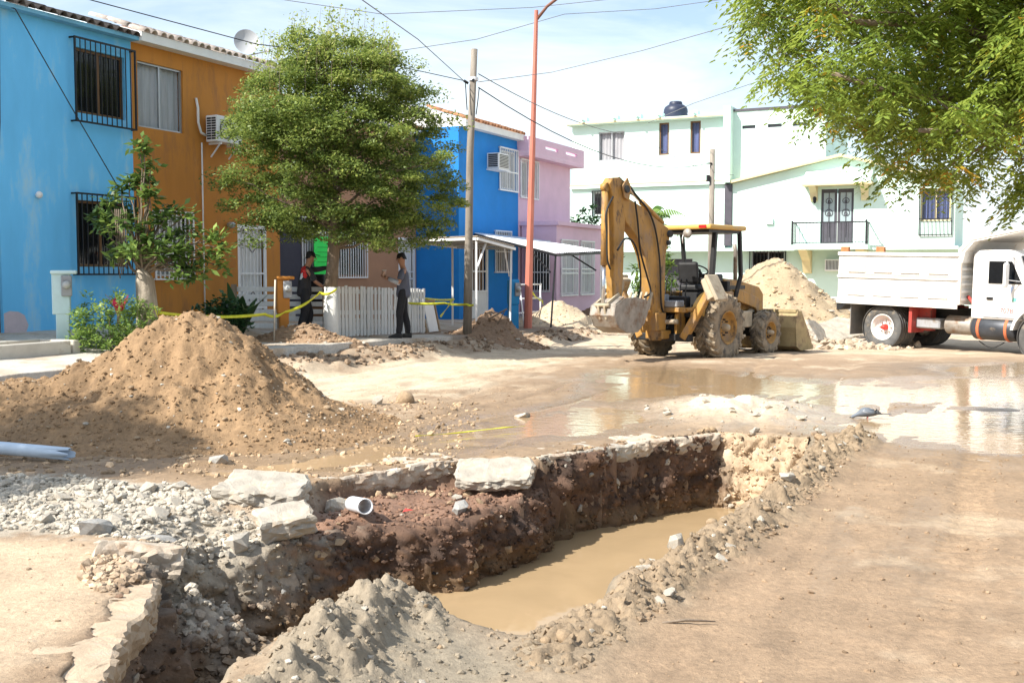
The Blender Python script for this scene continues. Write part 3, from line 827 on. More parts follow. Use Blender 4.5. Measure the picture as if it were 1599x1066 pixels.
# ------------------------------------------------------------------ concrete slabs and rubble round the trench
MAT_SLAB = M('broken_concrete', (0.37, 0.33, 0.275), 0.92, var=0.28, vs=5, bump=0.012, bs=55, dirt=((0.42, 0.31, 0.21), 0.54, 3.5), dirt2=((0.36, 0.34, 0.31), 0.62, 9))
MAT_SLABM = M('muddy_concrete', (0.46, 0.39, 0.31), 0.92, var=0.22, vs=5, bump=0.014, bs=45, dirt=((0.28, 0.19, 0.125), 0.50, 3.0), dirt2=((0.58, 0.56, 0.52), 0.58, 4))
MAT_SLABT = M('sandy_concrete', (0.40, 0.31, 0.22), 0.92, var=0.18, vs=5, bump=0.014, bs=45, dirt=((0.36, 0.31, 0.26), 0.55, 5))
def slab_mesh(name, poly, thick, seed, mat, cuts=3, amp=0.02, rag=0.035):
    """a broken piece of slab: outline, ragged sides, slightly worn top; local z from -thick to 0"""
    r = random.Random(seed)
    pts = []
    n = len(poly)
    for i in range(n):
        a, b = Vector((*poly[i], 0)), Vector((*poly[(i + 1) % n], 0))
        L = (b - a).length; k = max(2, int(L / 0.04))
        d = (b - a).normalized(); nn = Vector((d.y, -d.x, 0))
        for j in range(k):
            ph = np.array([(i * 3.1 + L * j / k)]); w_ = float(pn(ph * 4.0, ph * 0 + seed, None, seed)[0] * 1.5 + pn(ph * 11.0, ph * 0 + seed, None, seed + 1)[0] * 0.7)
            pts.append(a + (b - a) * (j / k) + nn * (w_ * rag))
    m = len(pts)
    bm = bmesh.new()
    rings = []
    zl = [0.0, -0.014] + [-0.014 - (thick - 0.014) * q / 6 for q in range(1, 7)]
    ins = [0.025, 0.004, 0.0, 0.0, 0.0, 0.006, 0.015, 0.04]
    cen = sum(pts, Vector()) / m
    for z, q in zip(zl, ins):
        ring = []
        for p in pts:
            dr_ = (cen - p); dr_.normalize()
            w = p + dr_ * (q + (0 if z > -0.001 else r.gauss(0, 0.009)))
            ring.append(bm.verts.new((w.x, w.y, z + (r.uniform(-1, 1) * amp * 0.35 if z < -0.02 else 0))))
        rings.append(ring)
    for a, b in zip(rings, rings[1:]):
        for i in range(m): bm.faces.new((a[i], b[i], b[(i + 1) % m], a[(i + 1) % m]))
    bm.faces.new(rings[0]); bm.faces.new(rings[-1][::-1])
    bmesh.ops.triangulate(bm, faces=[f for f in bm.faces if len(f.verts) > 4])
    bmesh.ops.subdivide_edges(bm, edges=[e for e in bm.edges if e.calc_length() > 0.16], cuts=1)
    bmesh.ops.triangulate(bm, faces=[f for f in bm.faces if len(f.verts) > 3])
    bmesh.ops.subdivide_edges(bm, edges=[e for e in bm.edges if e.calc_length() > 0.10], cuts=1)
    bmesh.ops.triangulate(bm, faces=[f for f in bm.faces if len(f.verts) > 3])
    Q = np.array([v.co[:] for v in bm.verts])
    dz_ = 0.020 * pn(Q[:, 0] * 5, Q[:, 1] * 5, None, seed) + 0.010 * pn(Q[:, 0] * 16, Q[:, 1] * 16, None, seed + 1)
    dn = 0.035 * fbm(Q[:, 0] * 7, Q[:, 1] * 7, Q[:, 2] * 13, 3, seed + 2)
    for v, a, b in zip(bm.verts, dz_, dn):
        if v.co.z > -0.02: v.co.z += a
        else:
            rd = Vector((v.co.x - cen.x, v.co.y - cen.y, 0)); rd.normalize(); v.co += rd * b
    bmesh.ops.recalc_face_normals(bm, faces=bm.faces)
    me = bpy.data.meshes.new(name); bm.to_mesh(me); bm.free()
    me.materials.append(mat)
    return me

def place(me, name, loc, rot=(0, 0, 0), scale=1.0, label=None, cat=None, group=None, parent=None):
    o = link(name, me, None, parent)
    o.location = loc; o.rotation_euler = rot
    o.scale = scale if isinstance(scale, tuple) else (scale,) * 3
    return props(o, label, cat, group)

# in place: the broken edge of the pavement above the trench (pieces of the ground)
EDGE = [(-1.70, 8.86), (-0.93, 9.52), (-0.50, 9.86), (0.20, 9.93), (0.60, 10.33), (1.2, 10.79), (1.62, 11.08), (2.16, 11.44)]
for i in range(len(EDGE) - 1):
    if i == 2: continue
    a, b = Vector((*EDGE[i], 0)), Vector((*EDGE[i + 1], 0))
    d = (b - a).normalized(); nn = Vector((d.y, -d.x, 0))
    c = (a + b) / 2
    L = (b - a).length
    me = slab_mesh('pavement_edge', [(-L / 2 - 0.01, -0.10), (L / 2 + 0.01, -0.10), (L / 2 + 0.01, 0.35), (-L / 2 - 0.01, 0.35)], 0.17, 300 + i, MAT_SLABM if i != 4 else MAT_SLAB, amp=0.02, rag=0.03)
    z = gh(c.x - nn.x * 0.3, c.y - nn.y * 0.3)
    place(me, 'pavement_edge', (c.x - nn.x * 0.03, c.y - nn.y * 0.03, z - 0.006 + 0.003 * (i % 3)), (0.02 * (i % 3 - 1), 0, math.atan2(d.y, d.x)), parent=ground)
# near edge of the slab at the bottom corner of the view
EDGE2 = [(-1.80, 4.05), (-1.86, 4.5), (-1.97, 5.05), (-2.03, 5.6), (-2.12, 6.0)]
for i in range(len(EDGE2) - 1):
    a, b = Vector((*EDGE2[i], 0)), Vector((*EDGE2[i + 1], 0))
    d = (b - a).normalized(); nn = Vector((d.y, -d.x, 0)); c = (a + b) / 2; L = (b - a).length
    me = slab_mesh('pavement_edge', [(-L / 2 - 0.02, -0.14), (L / 2 + 0.02, -0.14), (L / 2 + 0.02, 0.4), (-L / 2 - 0.02, 0.4)], 0.20, 330 + i, MAT_SLABT, amp=0.03, rag=0.035)
    place(me, 'pavement_edge', (c.x, c.y, gh(c.x - nn.x * 0.4, c.y - nn.y * 0.4) - 0.014 + 0.003 * (i % 2)), (0, 0, math.atan2(d.y, d.x)), parent=ground)

me = slab_mesh('concrete_slab', [(-0.34, -0.20), (-0.1, -0.28), (0.30, -0.30), (0.37, -0.05), (0.34, 0.22), (-0.25, 0.30)], 0.15, 341, MAT_SLAB, rag=0.02)
place(me, 'concrete_slab', (-1.93, 8.28, 0.10), (math.radians(7), math.radians(2), 0.12), 1.0, 'thick pale concrete slab lying beside the white gravel', 'concrete slab')
me = slab_mesh('concrete_slab', [(-0.42, -0.20), (-0.1, -0.29), (0.33, -0.27), (0.40, 0.05), (0.36, 0.26), (-0.38, 0.30)], 0.13, 342, MAT_SLAB, rag=0.018)
place(me, 'concrete_slab', (-0.14, 9.55, -0.03), (math.radians(14), math.radians(-2), 0.06), 0.88, 'tilted cracked concrete slab at the trench edge under muddy pavement', 'concrete slab')
me = slab_mesh('concrete_slab', [(-0.26, -0.16), (0.25, -0.2), (0.22, 0.18), (-0.2, 0.2)], 0.2, 343, MAT_SLABM)
place(me, 'concrete_slab', (-2.28, 6.62, 0.03), (math.radians(-12), math.radians(8), 0.3), 1.0, 'broken grey concrete chunk hanging over the near trench corner', 'concrete slab')
me = slab_mesh('concrete_slab', [(-0.2, -0.13), (0.2, -0.15), (0.22, 0.12), (-0.16, 0.15)], 0.16, 344, MAT_SLAB)
place(me, 'concrete_slab', (-1.62, 7.55, 0.02), (math.radians(14), math.radians(-8), 0.5), 1.0, 'small pale concrete chunk at the lip above the red soil', 'concrete slab')
big = [
 ('grey', (-2.72, 6.98, 0.05), (0.15, 0.10, 0.08), 'dark grey stone on the near pavement, further out of two'),
 ('grey', (-2.36, 7.08, 0.05), (0.17, 0.10, 0.08), 'rounded grey boulder at the edge of the white gravel'),
 ('pale', (-1.86, 7.30, -0.02), (0.13, 0.10, 0.09), 'angular pale rock hanging at the rubble lip'),
 ('pale', (-1.52, 7.86, -0.02), (0.12, 0.10, 0.08), 'pale rock next to the thick concrete slab'),
 ('pale', (-1.42, 8.68, -0.05), (0.15, 0.11, 0.09), 'whitish rock on the red soil ledge under the pavement edge'),
 ('grey', (-0.42, 8.78, -0.12), (0.14, 0.09, 0.06), 'flat grey stone on the wet red ledge'),
 ('pale', (-1.72, 13.9, 0.08), (0.12, 0.09, 0.13), 'whitish upright rock at the toe of the soil mound'),
 ('brown', (-1.39, 14.1, 0.08), (0.13, 0.11, 0.11), 'rounded brown stone standing past the soil mound'),
 ('pale', (0.14, 12.95, 0.03), (0.16, 0.11, 0.07), 'pale pinkish rock lying in the shallow stream'),
 ('pale', (-0.37, 5.48, 0.15), (0.10, 0.08, 0.07), 'grey-brown stone on top of the foreground heap by the water'),
 ('pale', (1.33, 7.42, 0.14), (0.10, 0.09, 0.14), 'pointed pale rock on the berm over the water'),
 ('pale', (0.98, 6.35, 0.18), (0.07, 0.06, 0.10), 'upright tan stone in the middle of the berm'),
 ('brown', (2.24, 10.8, -0.42), (0.17, 0.09, 0.07), 'smooth brown cobble in the end wall of the trench'),
 ('pale', (2.12, 8.25, 0.06), (0.09, 0.07, 0.05), 'cream stone at the outer foot of the berm'),
 ('grey', (-2.62, 9.62, 0.04), (0.16, 0.10, 0.08), 'dark round stone at the shaded foot of the soil mound'),
]
for kind, loc, sc, lab in big:
    src = {'grey': STONES_GREY, 'pale': STONES_PALE, 'brown': STONES_BROWN}[kind]
    k = len(lab)
    z = gh(loc[0], loc[1])
    place(src[k % 4], 'rock', (loc[0], loc[1], z + sc[2] * 0.35), (0.15 * (k % 3 - 1), 0.1, k * 1.7), sc, lab, 'rock')

# loose stones laid into the ground (pieces of the ground), crumbs and gravel as one mass each
g = np.random.default_rng(17)
def scatter(n, test, box):
    x = g.uniform(box[0], box[1], n * 12); y = g.uniform(box[2], box[3], n * 12)
    k = test(x, y); return x[k][:n], y[k][:n]
def wallpoint(x, y):
    return ground_h(x, y)
specs = [  # count, region test, box, size, kinds
 (70, lambda x, y: sdf(x, y, [(-4.6, 9.0), (-2.6, 8.6), (-2.0, 7.9), (-1.5, 7.7), (-1.5, 7.3), (-2.3, 6.9), (-3.0, 7.0), (-4.0, 7.6)]) < 0, (-4.6, -1.4, 6.8, 9.1), (0.03, 0.085), STONES_PALE),
 (40, lambda x, y: seg_d(x, y, BERM) < 0.20, (-0.6, 3.8, 4.4, 11.4), (0.02, 0.055), STONES_PALE + STONES_BROWN[:1]),
 (16, lambda x, y: (seg_d(x, y, HEAP) < 0.55), (-1.6, 0.4, 3.7, 5.7), (0.015, 0.04), STONES_PALE[:3] + STONES_BROWN[:1]),
 (34, lambda x, y: (sdf(x, y, LEDGE) < -0.02) & (sdf(x, y, TRENCH) > 0), (-2.6, 0.6, 6.8, 10.3), (0.02, 0.06), STONES_PALE[:2] + STONES_BROWN),
 (30, lambda x, y: (np.hypot(x - 2.75, y - 13.2) < 1.2), (1.6, 4.0, 11.8, 14.5), (0.02, 0.06), STONES_PALE),
 (16, lambda x, y: (seg_d(x, y, TL[6:]) < 0.12) & (ground_h(x, y) > -0.3), (-2.6, 2.4, 6.5, 11.8), (0.02, 0.045), STONES_BROWN + STONES_PALE[:2]),
 (25, lambda x, y: (seg_d(x, y, TEND) < 0.25), (2.0, 3.4, 10.8, 11.9), (0.03, 0.07), STONES_PALE + STONES_BROWN),
]
for n, test, box, (s0, s1), kinds in specs:
    x, y = scatter(n, test, box)
    z = ground_h(x, y)
    for i in range(len(x)):
        sc = s0 + (s1 - s0) * g.random() ** 2.2
        o = link('stone', kinds[int(g.integers(len(kinds)))], None, ground)
        o.location = (x[i], y[i], z[i] + sc * 0.25); o.rotation_euler = (g.uniform(-0.5, 0.5), g.uniform(-0.5, 0.5), g.uniform(0, 6.28))
        o.scale = (sc * g.uniform(0.8, 1.4), sc, sc * g.uniform(0.55, 0.85))
def mass(name, label, n, test, box, size, colour, seed, var=0.15, lift=0.2):
    x, y = scatter(n, test, box); z = ground_h(x, y)
    sz = size[0] + (size[1] - size[0]) * g.random(len(x)) ** 3
    cl = soil_at(x, y) if colour is None else np.array(colour)[None]
    cl = np.clip(cl * g.normal(1.02, var, (len(x), 1)), 0.02, 0.95)
    o = crumbs(name, np.stack([x, y, z + sz * lift], -1), sz, MAT_SOIL, None, cl, seed=seed)
    return props(o, label, name.split('_')[-1], None, 'stuff')
GZ = [(-6.0, 9.1), (-4.3, 9.0), (-3.72, 8.95), (-2.57, 8.6), (-2.08, 7.92), (-1.55, 7.7), (-1.45, 7.4), (-2.0, 6.95), (-2.6, 6.95), (-3.3, 7.1), (-6.0, 7.6)]
mass('crushed_gravel', 'crushed whitish gravel spread beside the trench', 9000, lambda x, y: sdf(x, y, GZ) + 0.35 * fbm(x * 2, y * 2, None, 3, 5) < 0, (-6, -1.3, 6.8, 9.3), (0.004, 0.034), (0.44, 0.395, 0.325), 31, 0.16)
mass('berm_crumbs', 'loose tan soil crumbs along the trench berm', 2500, lambda x, y: seg_d(x, y, BERM) + 0.10 * fbm(x * 3, y * 3, None, 3, 6) < 0.20, (-0.7, 4.0, 4.3, 11.6), (0.003, 0.024), None, 32, 0.10)
mass('heap_crumbs', 'loose grey soil crumbs on the foreground heap', 1200, lambda x, y: (seg_d(x, y, HEAP) < 0.75) & (sdf(x, y, TRENCH) > -0.4), (-1.7, 0.5, 3.7, 5.9), (0.003, 0.018), None, 33, 0.10)
mass('ledge_crumbs', 'red-brown soil crumbs on the ledge under the pavement', 2600, lambda x, y: (sdf(x, y, LEDGE) < 0.0), (-2.7, 0.6, 6.6, 10.4), (0.004, 0.026), None, 34, 0.16)
mass('mud_pebbles', 'scattered small pebbles on the muddy street', 4200, lambda x, y: (sdf(x, y, TRENCH) > 0.1) & (pud_sd(x, y) > 0.1), (-4, 6, 4.2, 16), (0.003, 0.016), None, 35, 0.18)
mass('fallen_clods', 'lumps of soil fallen to the foot of the trench walls', 2200, lambda x, y: (sdf(x, y, TRENCH) < 0.02) & (np.minimum(seg_d(x, y, TL), seg_d(x, y, TEND)) < 0.45) & (ground_h(x, y) > WATER_Z), (-2.6, 3.3, 5.5, 11.8), (0.006, 0.030), None, 36, 0.22)
# cobbles set in the cut face
gw = np.random.default_rng(77)
for i in range(85):
    a, b = int(gw.integers(8, WALL_P.shape[0] - 4)), int(gw.integers(3, 28))
    q = WALL_P[a, b]
    if q[2] < WATER_Z: continue
    sc = 0.014 + 0.036 * gw.random() ** 2
    o = link('stone', (STONES_BROWN + STONES_PALE[:2] + STONES_GREY[:1])[int(gw.integers(7))], None, ground)
    o.location = tuple(q); o.scale = (sc * gw.uniform(0.9, 1.5), sc, sc * gw.uniform(0.6, 0.9)); o.rotation_euler = tuple(gw.uniform(-1.5, 1.5, 3))
mass('kerb_rubble', 'broken lumps of dirt and concrete along the kerb', 1500, lambda x, y: np.abs((x * N2.x + y * N2.y) + 10.9 + 0.5 * fbm(x, y, None, 3, 8)) < 0.35, (-6, 4, 14, 33), (0.01, 0.075), (0.30, 0.215, 0.145), 39, 0.3)
mass('collapsed_soil', 'grey soil and gravel slumped at the near end of the trench', 3000, lambda x, y: np.hypot((x + 1.9) / 0.6, (y - 6.4) / 0.8) < 1, (-2.6, -1.2, 5.5, 7.3), (0.004, 0.04), None, 40, 0.22)
mass('toe_pebbles', 'fallen stones round the foot of the soil mound', 1500, lambda x, y: (np.abs(mound_h(x + 3.38, y - 11.75) - 0.01) < 0.035), (-6.5, -0.4, 9.0, 14.2), (0.008, 0.04), (0.42, 0.30, 0.19), 37, 0.22)
# ------------------------------------------------------------------ the row of houses
MAT_BLUE = M('light_blue_paint', (0.15, 0.55, 0.94), 0.85, var=0.08, vs=1.3, bump=0.006, bs=60, stretch=(1.4, 1.4, 0.4), dirt=((0.34, 0.62, 0.82), 0.53, 1.3), dirt2=((0.40, 0.45, 0.48), 0.66, 3.0))
MAT_ORANGE = M('orange_paint', (0.52, 0.215, 0.04), 0.85, var=0.10, vs=1.1, bump=0.006, bs=60, stretch=(1.5, 1.5, 0.4), dirt=((0.38, 0.165, 0.05), 0.53, 1.6), dirt2=((0.55, 0.30, 0.12), 0.64, 2.2))
MAT_TANW = M('tan_wall', (0.36, 0.20, 0.12), 0.85, var=0.08, vs=2, bump=0.004, bs=90)
MAT_NAVY = M('dark_wall', (0.035, 0.035, 0.055), 0.7, var=0.1, vs=2, bump=0.002, bs=60)
MAT_DBLUE = M('strong_blue_paint', (0.012, 0.21, 0.60), 0.8, var=0.08, vs=1.5, bump=0.003, bs=90)
MAT_PINK = M('pink_paint', (0.72, 0.50, 0.62), 0.85, var=0.06, vs=1.5, bump=0.003, bs=90)
MAT_WHITE = M('white_paint', (0.78, 0.78, 0.76), 0.6, var=0.05, vs=4, dirt=((0.5, 0.46, 0.4), 0.66, 5))
MAT_WHITEM = M('white_metal', (0.78, 0.79, 0.80), 0.4, var=0.05, vs=5)
MAT_BLACKM = M('black_iron', (0.012, 0.012, 0.014), 0.5, var=0.2, vs=6)
MAT_ALU = M('aluminium_frame', (0.45, 0.46, 0.47), 0.4, 0.6, var=0.05)
MAT_BROWNF = M('brown_frame', (0.16, 0.085, 0.035), 0.5, var=0.15)
MAT_CURT = M('grey_curtain', (0.72, 0.76, 0.80), 0.9, var=0.15, vs=2, stretch=(6, 6, 0.6))
MAT_CURTW = M('white_curtain', (0.66, 0.65, 0.68), 0.9, var=0.12, vs=2, stretch=(6, 6, 0.6))
MAT_CURTD = M('dark_curtain', (0.10, 0.095, 0.09), 0.9, var=0.3, vs=2, stretch=(6, 6, 0.4))
MAT_CURTB = M('blue_curtain', (0.16, 0.20, 0.42), 0.9, var=0.2, vs=2, stretch=(6, 6, 0.6))
MAT_GLASSD = glass_mat('dark_glass', (0.012, 0.013, 0.015), 0.18)
MAT_GLASS = glass_mat('window_glass', (0.03, 0.035, 0.04), 0.84)
MAT_ROOFG = M('weathered_tile', (0.10, 0.085, 0.075), 0.9, var=0.4, vs=6, bump=0.01, bs=30, dirt=((0.028, 0.025, 0.023), 0.42, 4), dirt2=((0.40, 0.36, 0.32), 0.66, 7))
MAT_ROOFT = M('clay_tile', (0.47, 0.23, 0.12), 0.85, var=0.25, vs=5, bump=0.008, bs=30, dirt=((0.30, 0.22, 0.17), 0.55, 3))
MAT_BRICK = M('old_brick', (0.26, 0.15, 0.115), 0.9, var=0.35, vs=9, bump=0.012, bs=30, dirt=((0.09, 0.07, 0.065), 0.5, 6))
MAT_BARE = M('bare_plaster', (0.55, 0.47, 0.50), 0.9, var=0.1, vs=4)

def wall_holes(mb, x0, x1, z0, z1, holes, depth=0.14, y=0.0):
    """front wall sheet at y with rectangular openings and their reveals"""
    xs = sorted({x0, x1, *[h[0] for h in holes], *[h[1] for h in holes]})
    zs = sorted({z0, z1, *[h[2] for h in holes], *[h[3] for h in holes]})
    for a, b in zip(xs, xs[1:]):
        for c, d in zip(zs, zs[1:]):
            mx, mz = (a + b) / 2, (c + d) / 2
            if any(h[0] < mx < h[1] and h[2] < mz < h[3] for h in holes): continue
            mb.add([(a, y, c), (b, y, c), (b, y, d), (a, y, d)], [(0, 1, 2, 3)])
    for a, b, c, d in holes:
        e = y + depth
        mb.add([(a, y, c), (b, y, c), (b, e, c), (a, e, c), (a, y, d), (b, y, d), (b, e, d), (a, e, d)], [(0, 1, 2, 3), (4, 7, 6, 5), (0, 3, 7, 4), (1, 5, 6, 2)])
def house_wall(t, x0, x1, z0, z1, holes, mat, depth=6.0, y=0.0, name='wall', dz0=0.4):
    mb = MB()
    wall_holes(mb, x0, x1, z0 - dz0, z1, holes, y=y)
    e = y + depth; c = z0 - dz0
    mb.add([(x0, y, c), (x0, e, c), (x0, e, z1), (x0, y, z1), (x1, y, c), (x1, e, c), (x1, e, z1), (x1, y, z1)], [(0, 3, 2, 1), (4, 5, 6, 7), (1, 2, 6, 5), (3, 7, 6, 2)])
    return mb.build(name, mat, t)
def window(t, x0, x1, z0, z1, y=0.10, frame=MAT_ALU, glass=MAT_GLASS, curtain=None, mull=1, fw=0.04, room=True):
    mb = MB()
    for a, b in ((x0, x0 + fw), (x1 - fw, x1)): mb.b2(a, b, y - 0.025, y + 0.025, z0, z1)
    for c, d in ((z0, z0 + fw), (z1 - fw, z1)): mb.b2(x0 + fw, x1 - fw, y - 0.024, y + 0.024, c, d)
    for k in range(mull):
        xm = x0 + (x1 - x0) * (k + 1) / (mull + 1)
        mb.b2(xm - fw * 0.5, xm + fw * 0.5, y - 0.022, y + 0.022, z0 + fw, z1 - fw)
    w = mb.build('window', frame, t)
    for k in range(mull + 1):
        xa = x0 + fw + (x1 - x0 - 2 * fw) * k / (mull + 1) + 0.006; xb = x0 + fw + (x1 - x0 - 2 * fw) * (k + 1) / (mull + 1) - 0.006
        p = MB(); p.b2(xa, xb, y - 0.004, y + 0.004, z0 + fw, z1 - fw); p.build('pane', glass, w)
    if curtain:
        p = MB(); n = int((x1 - x0) / 0.045)
        vs = []
        for i in range(n + 1):
            x = x0 + (x1 - x0) * i / n; yy = y + 0.10 + 0.025 * math.sin(i * 1.7) + 0.01 * math.sin(i * 0.63)
            vs += [(x, yy, z0 - 0.05), (x, yy, z1 + 0.05)]
        p.add(vs, [(2 * i, 2 * i + 2, 2 * i + 3, 2 * i + 1) for i in range(n)], True)
        p.build('curtain', curtain, w)
    return w
def grille(t, x0, x1, z0, z1, y=-0.09, mat=MAT_BLACKM, pitch=0.11, r=0.009, rails=(0.0, 1.0), edge=0.016, back=0.09, name='window_grille', panel=None):
    """iron bars standing proud of the wall on short stays"""
    mb = MB()
    for f in rails:
        z = z0 + (z1 - z0) * f
        mb.b2(x0 - edge, x1 + edge, y - edge, y + edge, z - edge, z + edge)
    n = max(2, round((x1 - x0) / pitch))
    for i in range(n + 1):
        x = x0 + (x1 - x0) * i / n; rr = edge if i in (0, n) else r
        mb.b2(x - rr, x + rr, y - rr * 0.9, y + rr * 0.9, z0, z1)
    if back:
        for x in (x0, x1):
            for z in (z0 + 0.001, z1 - 0.001): mb.b2(x - edge * 0.9, x + edge * 0.9, y, y + back, z - edge * 0.9, z + edge * 0.9)
    if panel:
        for i in range(n): mb.tube([(x0 + (x1 - x0) * (i + 0.5 + 0.35 * math.cos(a)) / n, y, panel + 0.05 * math.sin(a)) for a in np.linspace(0, 6.28, 9)], 0.005, 4, False)
    return mb.build(name, mat, t, kind='stuff')
TILE = None
def tile_mesh(mat, L=0.55, r=0.085, th=0.018):
    """one barrel tile, axis along y, lying on z=0"""
    mb = MB(); n = 8
    vs = []
    for y, k in ((0, 1.0), (L, 0.86)):
        for rr in (r * k, (r - th) * k):
            for i in range(n + 1):
                a = math.pi * i / n
                vs.append((rr * math.cos(a), y, rr * math.sin(a)))
    m = n + 1
    fs = []
    for i in range(n):
        fs += [(i, i + 1, 2 * m + i + 1, 2 * m + i), (m + i + 1, m + i, 3 * m + i, 3 * m + i + 1), (i + 1, i, m + i, m + i + 1)]
    mb.add(vs, fs, True)
    return mb.mesh('roof_tile', mat)
def tiled_roof(t, x0, x1, z, mat_t, mat_f, rows=3, pitch=0.215, slope=0.30, over=0.30, fascia=0.16, seed=1):
    """roof slab sloping up into the house with rows of barrel tiles"""
    mb = MB()
    dpt = 3.4
    mb.prism([(-over, z), (-over, z + fascia), (dpt, z + fascia + slope * dpt), (dpt, z)], x0, x1, 'yz')
    rf = mb.build('roof', mat_f, t)
    me = tile_mesh(mat_t)
    r = random.Random(seed)
    n = int((x1 - x0) / pitch)
    ang = math.atan(slope)
    for k in range(rows):
        for i in range(n):
            o = link('roof_tile', me, None, rf)
            y = -over - 0.05 + k * 0.47
            o.location = (x0 + (i + 0.5) * (x1 - x0) / n + r.uniform(-0.012, 0.012), y + r.uniform(-0.02, 0.02), z + fascia + 0.012 + slope * (y + over) + 0.012 * k + r.uniform(-0.006, 0.006))
            o.rotation_euler = (ang + r.uniform(-0.03, 0.03), r.uniform(-0.04, 0.04), r.uniform(-0.05, 0.05))
    return rf
U0 = 9.0
EAVE = 6.12
def hx(u): return u - U0
def row_thing(name, label, cat, u, v=-15.7, z=0.0):
    return thing(name, label, cat, RW(u, v, z), RZ_ROW)

# light blue house (local x = u - u0, local y from the front wall inwards)
t = row_thing('blue_house', 'light blue two-storey house with black iron window bars', 'house', 9.0)
holes = [(14.68 - 9, 15.88 - 9, 4.60, 5.78), (14.66 - 9, 15.84 - 9, 1.80, 3.02), (12.3 - 9, 12.98 - 9, 0.62, 3.1)]
house_wall(t, 0, 7.05, 0.6, EAVE, holes, MAT_BLUE)
for x0, x1, z0, z1 in holes[:2]:
    w = window(t, x0, x1, z0, z1, 0.09, MAT_BROWNF, MAT_GLASSD, None, 1, 0.05)
    c = MB(); n = 12
    c.add([q for i in range(n + 1) for q in ((x0 + 0.08 + 0.42 * i / n, 0.2 + 0.02 * math.sin(i * 1.9), z0), (x0 + 0.08 + 0.42 * i / n, 0.2 + 0.02 * math.sin(i * 1.9), z1))], [(2 * i, 2 * i + 2, 2 * i + 3, 2 * i + 1) for i in range(n)], True)
    c.build('curtain', MAT_CURTD, w)
grille(t, 14.56 - 9, 16.02 - 9, 4.43, 5.92, -0.13, r=0.008, rails=(0.0, 1.0), pitch=0.122, back=0.13)
grille(t, 14.52 - 9, 15.96 - 9, 1.66, 3.13, -0.13, r=0.008, rails=(0.0, 1.0), pitch=0.122, back=0.13)
d = MB(); d.b2(12.3 - 9, 12.98 - 9, 0.06, 0.1, 0.62, 3.1); d.build('door', MAT_BROWNF, t)
l_ = MB(); l_.lathe([(0.0, -0.10), (0.05, -0.095), (0.065, -0.06), (0.05, -0.03), (0.03, 0.0)], 12, (13.75 - 9, 0, 3.05), 'y'); l_.build('wall_lamp', MAT_WHITE, t)
b_ = MB(); b_.add([(12.98 - 9 + 0.02 + x, -0.003, 0.66 + z) for x, z in ((0, 0), (0.45, 0), (0.5, 0.12), (0.42, 0.3), (0.3, 0.36), (0.12, 0.38), (0, 0.34))], [tuple(range(7))]); b_.build('bare_patch', MAT_BARE, t)
tiled_roof(t, 0, 7.05, EAVE, MAT_ROOFG, M('blue_fascia', (0.16, 0.42, 0.60), 0.8, var=0.15), rows=2, seed=2, fascia=0.07, over=0.22)
c = MB(); c.tube([(12.0 - 9 - 0.4 + 0.0, -0.3, 6.3), (13.0 - 9, -0.06, 6.05), (13.2 - 9, -0.04, 4.2), (13.15 - 9, -0.02, 3.6)], 0.012, 5); 

# orange house
t = row_thing('orange_house', 'orange-brown two-storey house with curtained window and white door gate', 'house', 16.05)
holes = [(0.16, 1.42, 4.53, 5.80), (0.55, 1.55, 1.62, 2.86), (3.05, 4.05, 0.62, 2.75)]
house_wall(t, 0, 4.55, 0.6, EAVE, holes, MAT_ORANGE)
window(t, 0.16, 1.42, 4.53, 5.80, 0.07, MAT_ALU, MAT_GLASS, MAT_CURT, 1, 0.035)
window(t, 0.55, 1.55, 1.62, 2.86, 0.09, MAT_ALU, MAT_GLASS, MAT_CURT, 1, 0.04)
grille(t, 0.5, 1.6, 1.56, 2.92, -0.05, MAT_WHITEM, 0.12, 0.010, (0, 0.5, 1.0), 0.016, 0.05)
dg = MB(); dg.b2(3.05, 3.09, 0.0, 0.05, 0.62, 2.75); dg.b2(4.01, 4.05, 0.0, 0.05, 0.62, 2.75); dg.b2(3.09, 4.01, 0.0, 0.05, 2.70, 2.75)
gate = dg.build('door_gate', MAT_WHITEM, t)
grille(gate, 3.11, 3.99, 0.66, 2.68, 0.02, MAT_WHITEM, 0.125, 0.011, (0, 0.12, 0.5, 0.88, 1), 0.02, 0, 'gate_bars')
p = MB(); p.b2(3.10, 4.0, 0.11, 0.135, 0.62, 2.72); p.build('door', MAT_WHITE, t)
for z in (1.1, 2.3):
    p = MB(); p.tube([(3.55 + 0.09 * math.cos(a) * (1 + 0.5 * math.cos(2 * a)), 0.0, z + 0.16 * math.sin(a)) for a in np.linspace(0, 6.28, 17)], 0.008, 5, False); p.build('scroll_ornament', MAT_BLACKM, gate)
rf = tiled_roof(t, 0, 4.55, EAVE, M('pale_tile', (0.52, 0.44, 0.38), 0.9, var=0.35, vs=7, dirt=((0.2, 0.15, 0.12), 0.55, 5)), MAT_WHITE, rows=3, seed=3, fascia=0.17, over=0.28)
p = MB(); p.tube([(1.92, -0.03, 4.4), (1.92, -0.03, 2.6), (1.93, -0.03, 0.7)], 0.017, 6); p.build('drain_pipe', MAT_WHITE, t)
p = MB(); p.lathe([(0.0, -0.16), (0.06, -0.15), (0.075, -0.06), (0.05, 0.0)], 12, (2.75, 0, 2.72), 'y'); p.build('wall_lamp', MAT_ALU, t)
p = MB(); p.tube([(1.78, -0.02, 5.3), (1.80, -0.05, 5.1), (1.79, -0.06, 4.8), (1.86, -0.07, 4.6), (1.97, -0.1, 4.55)], 0.028, 6); p.build('insulated_hose', MAT_WHITE, t)
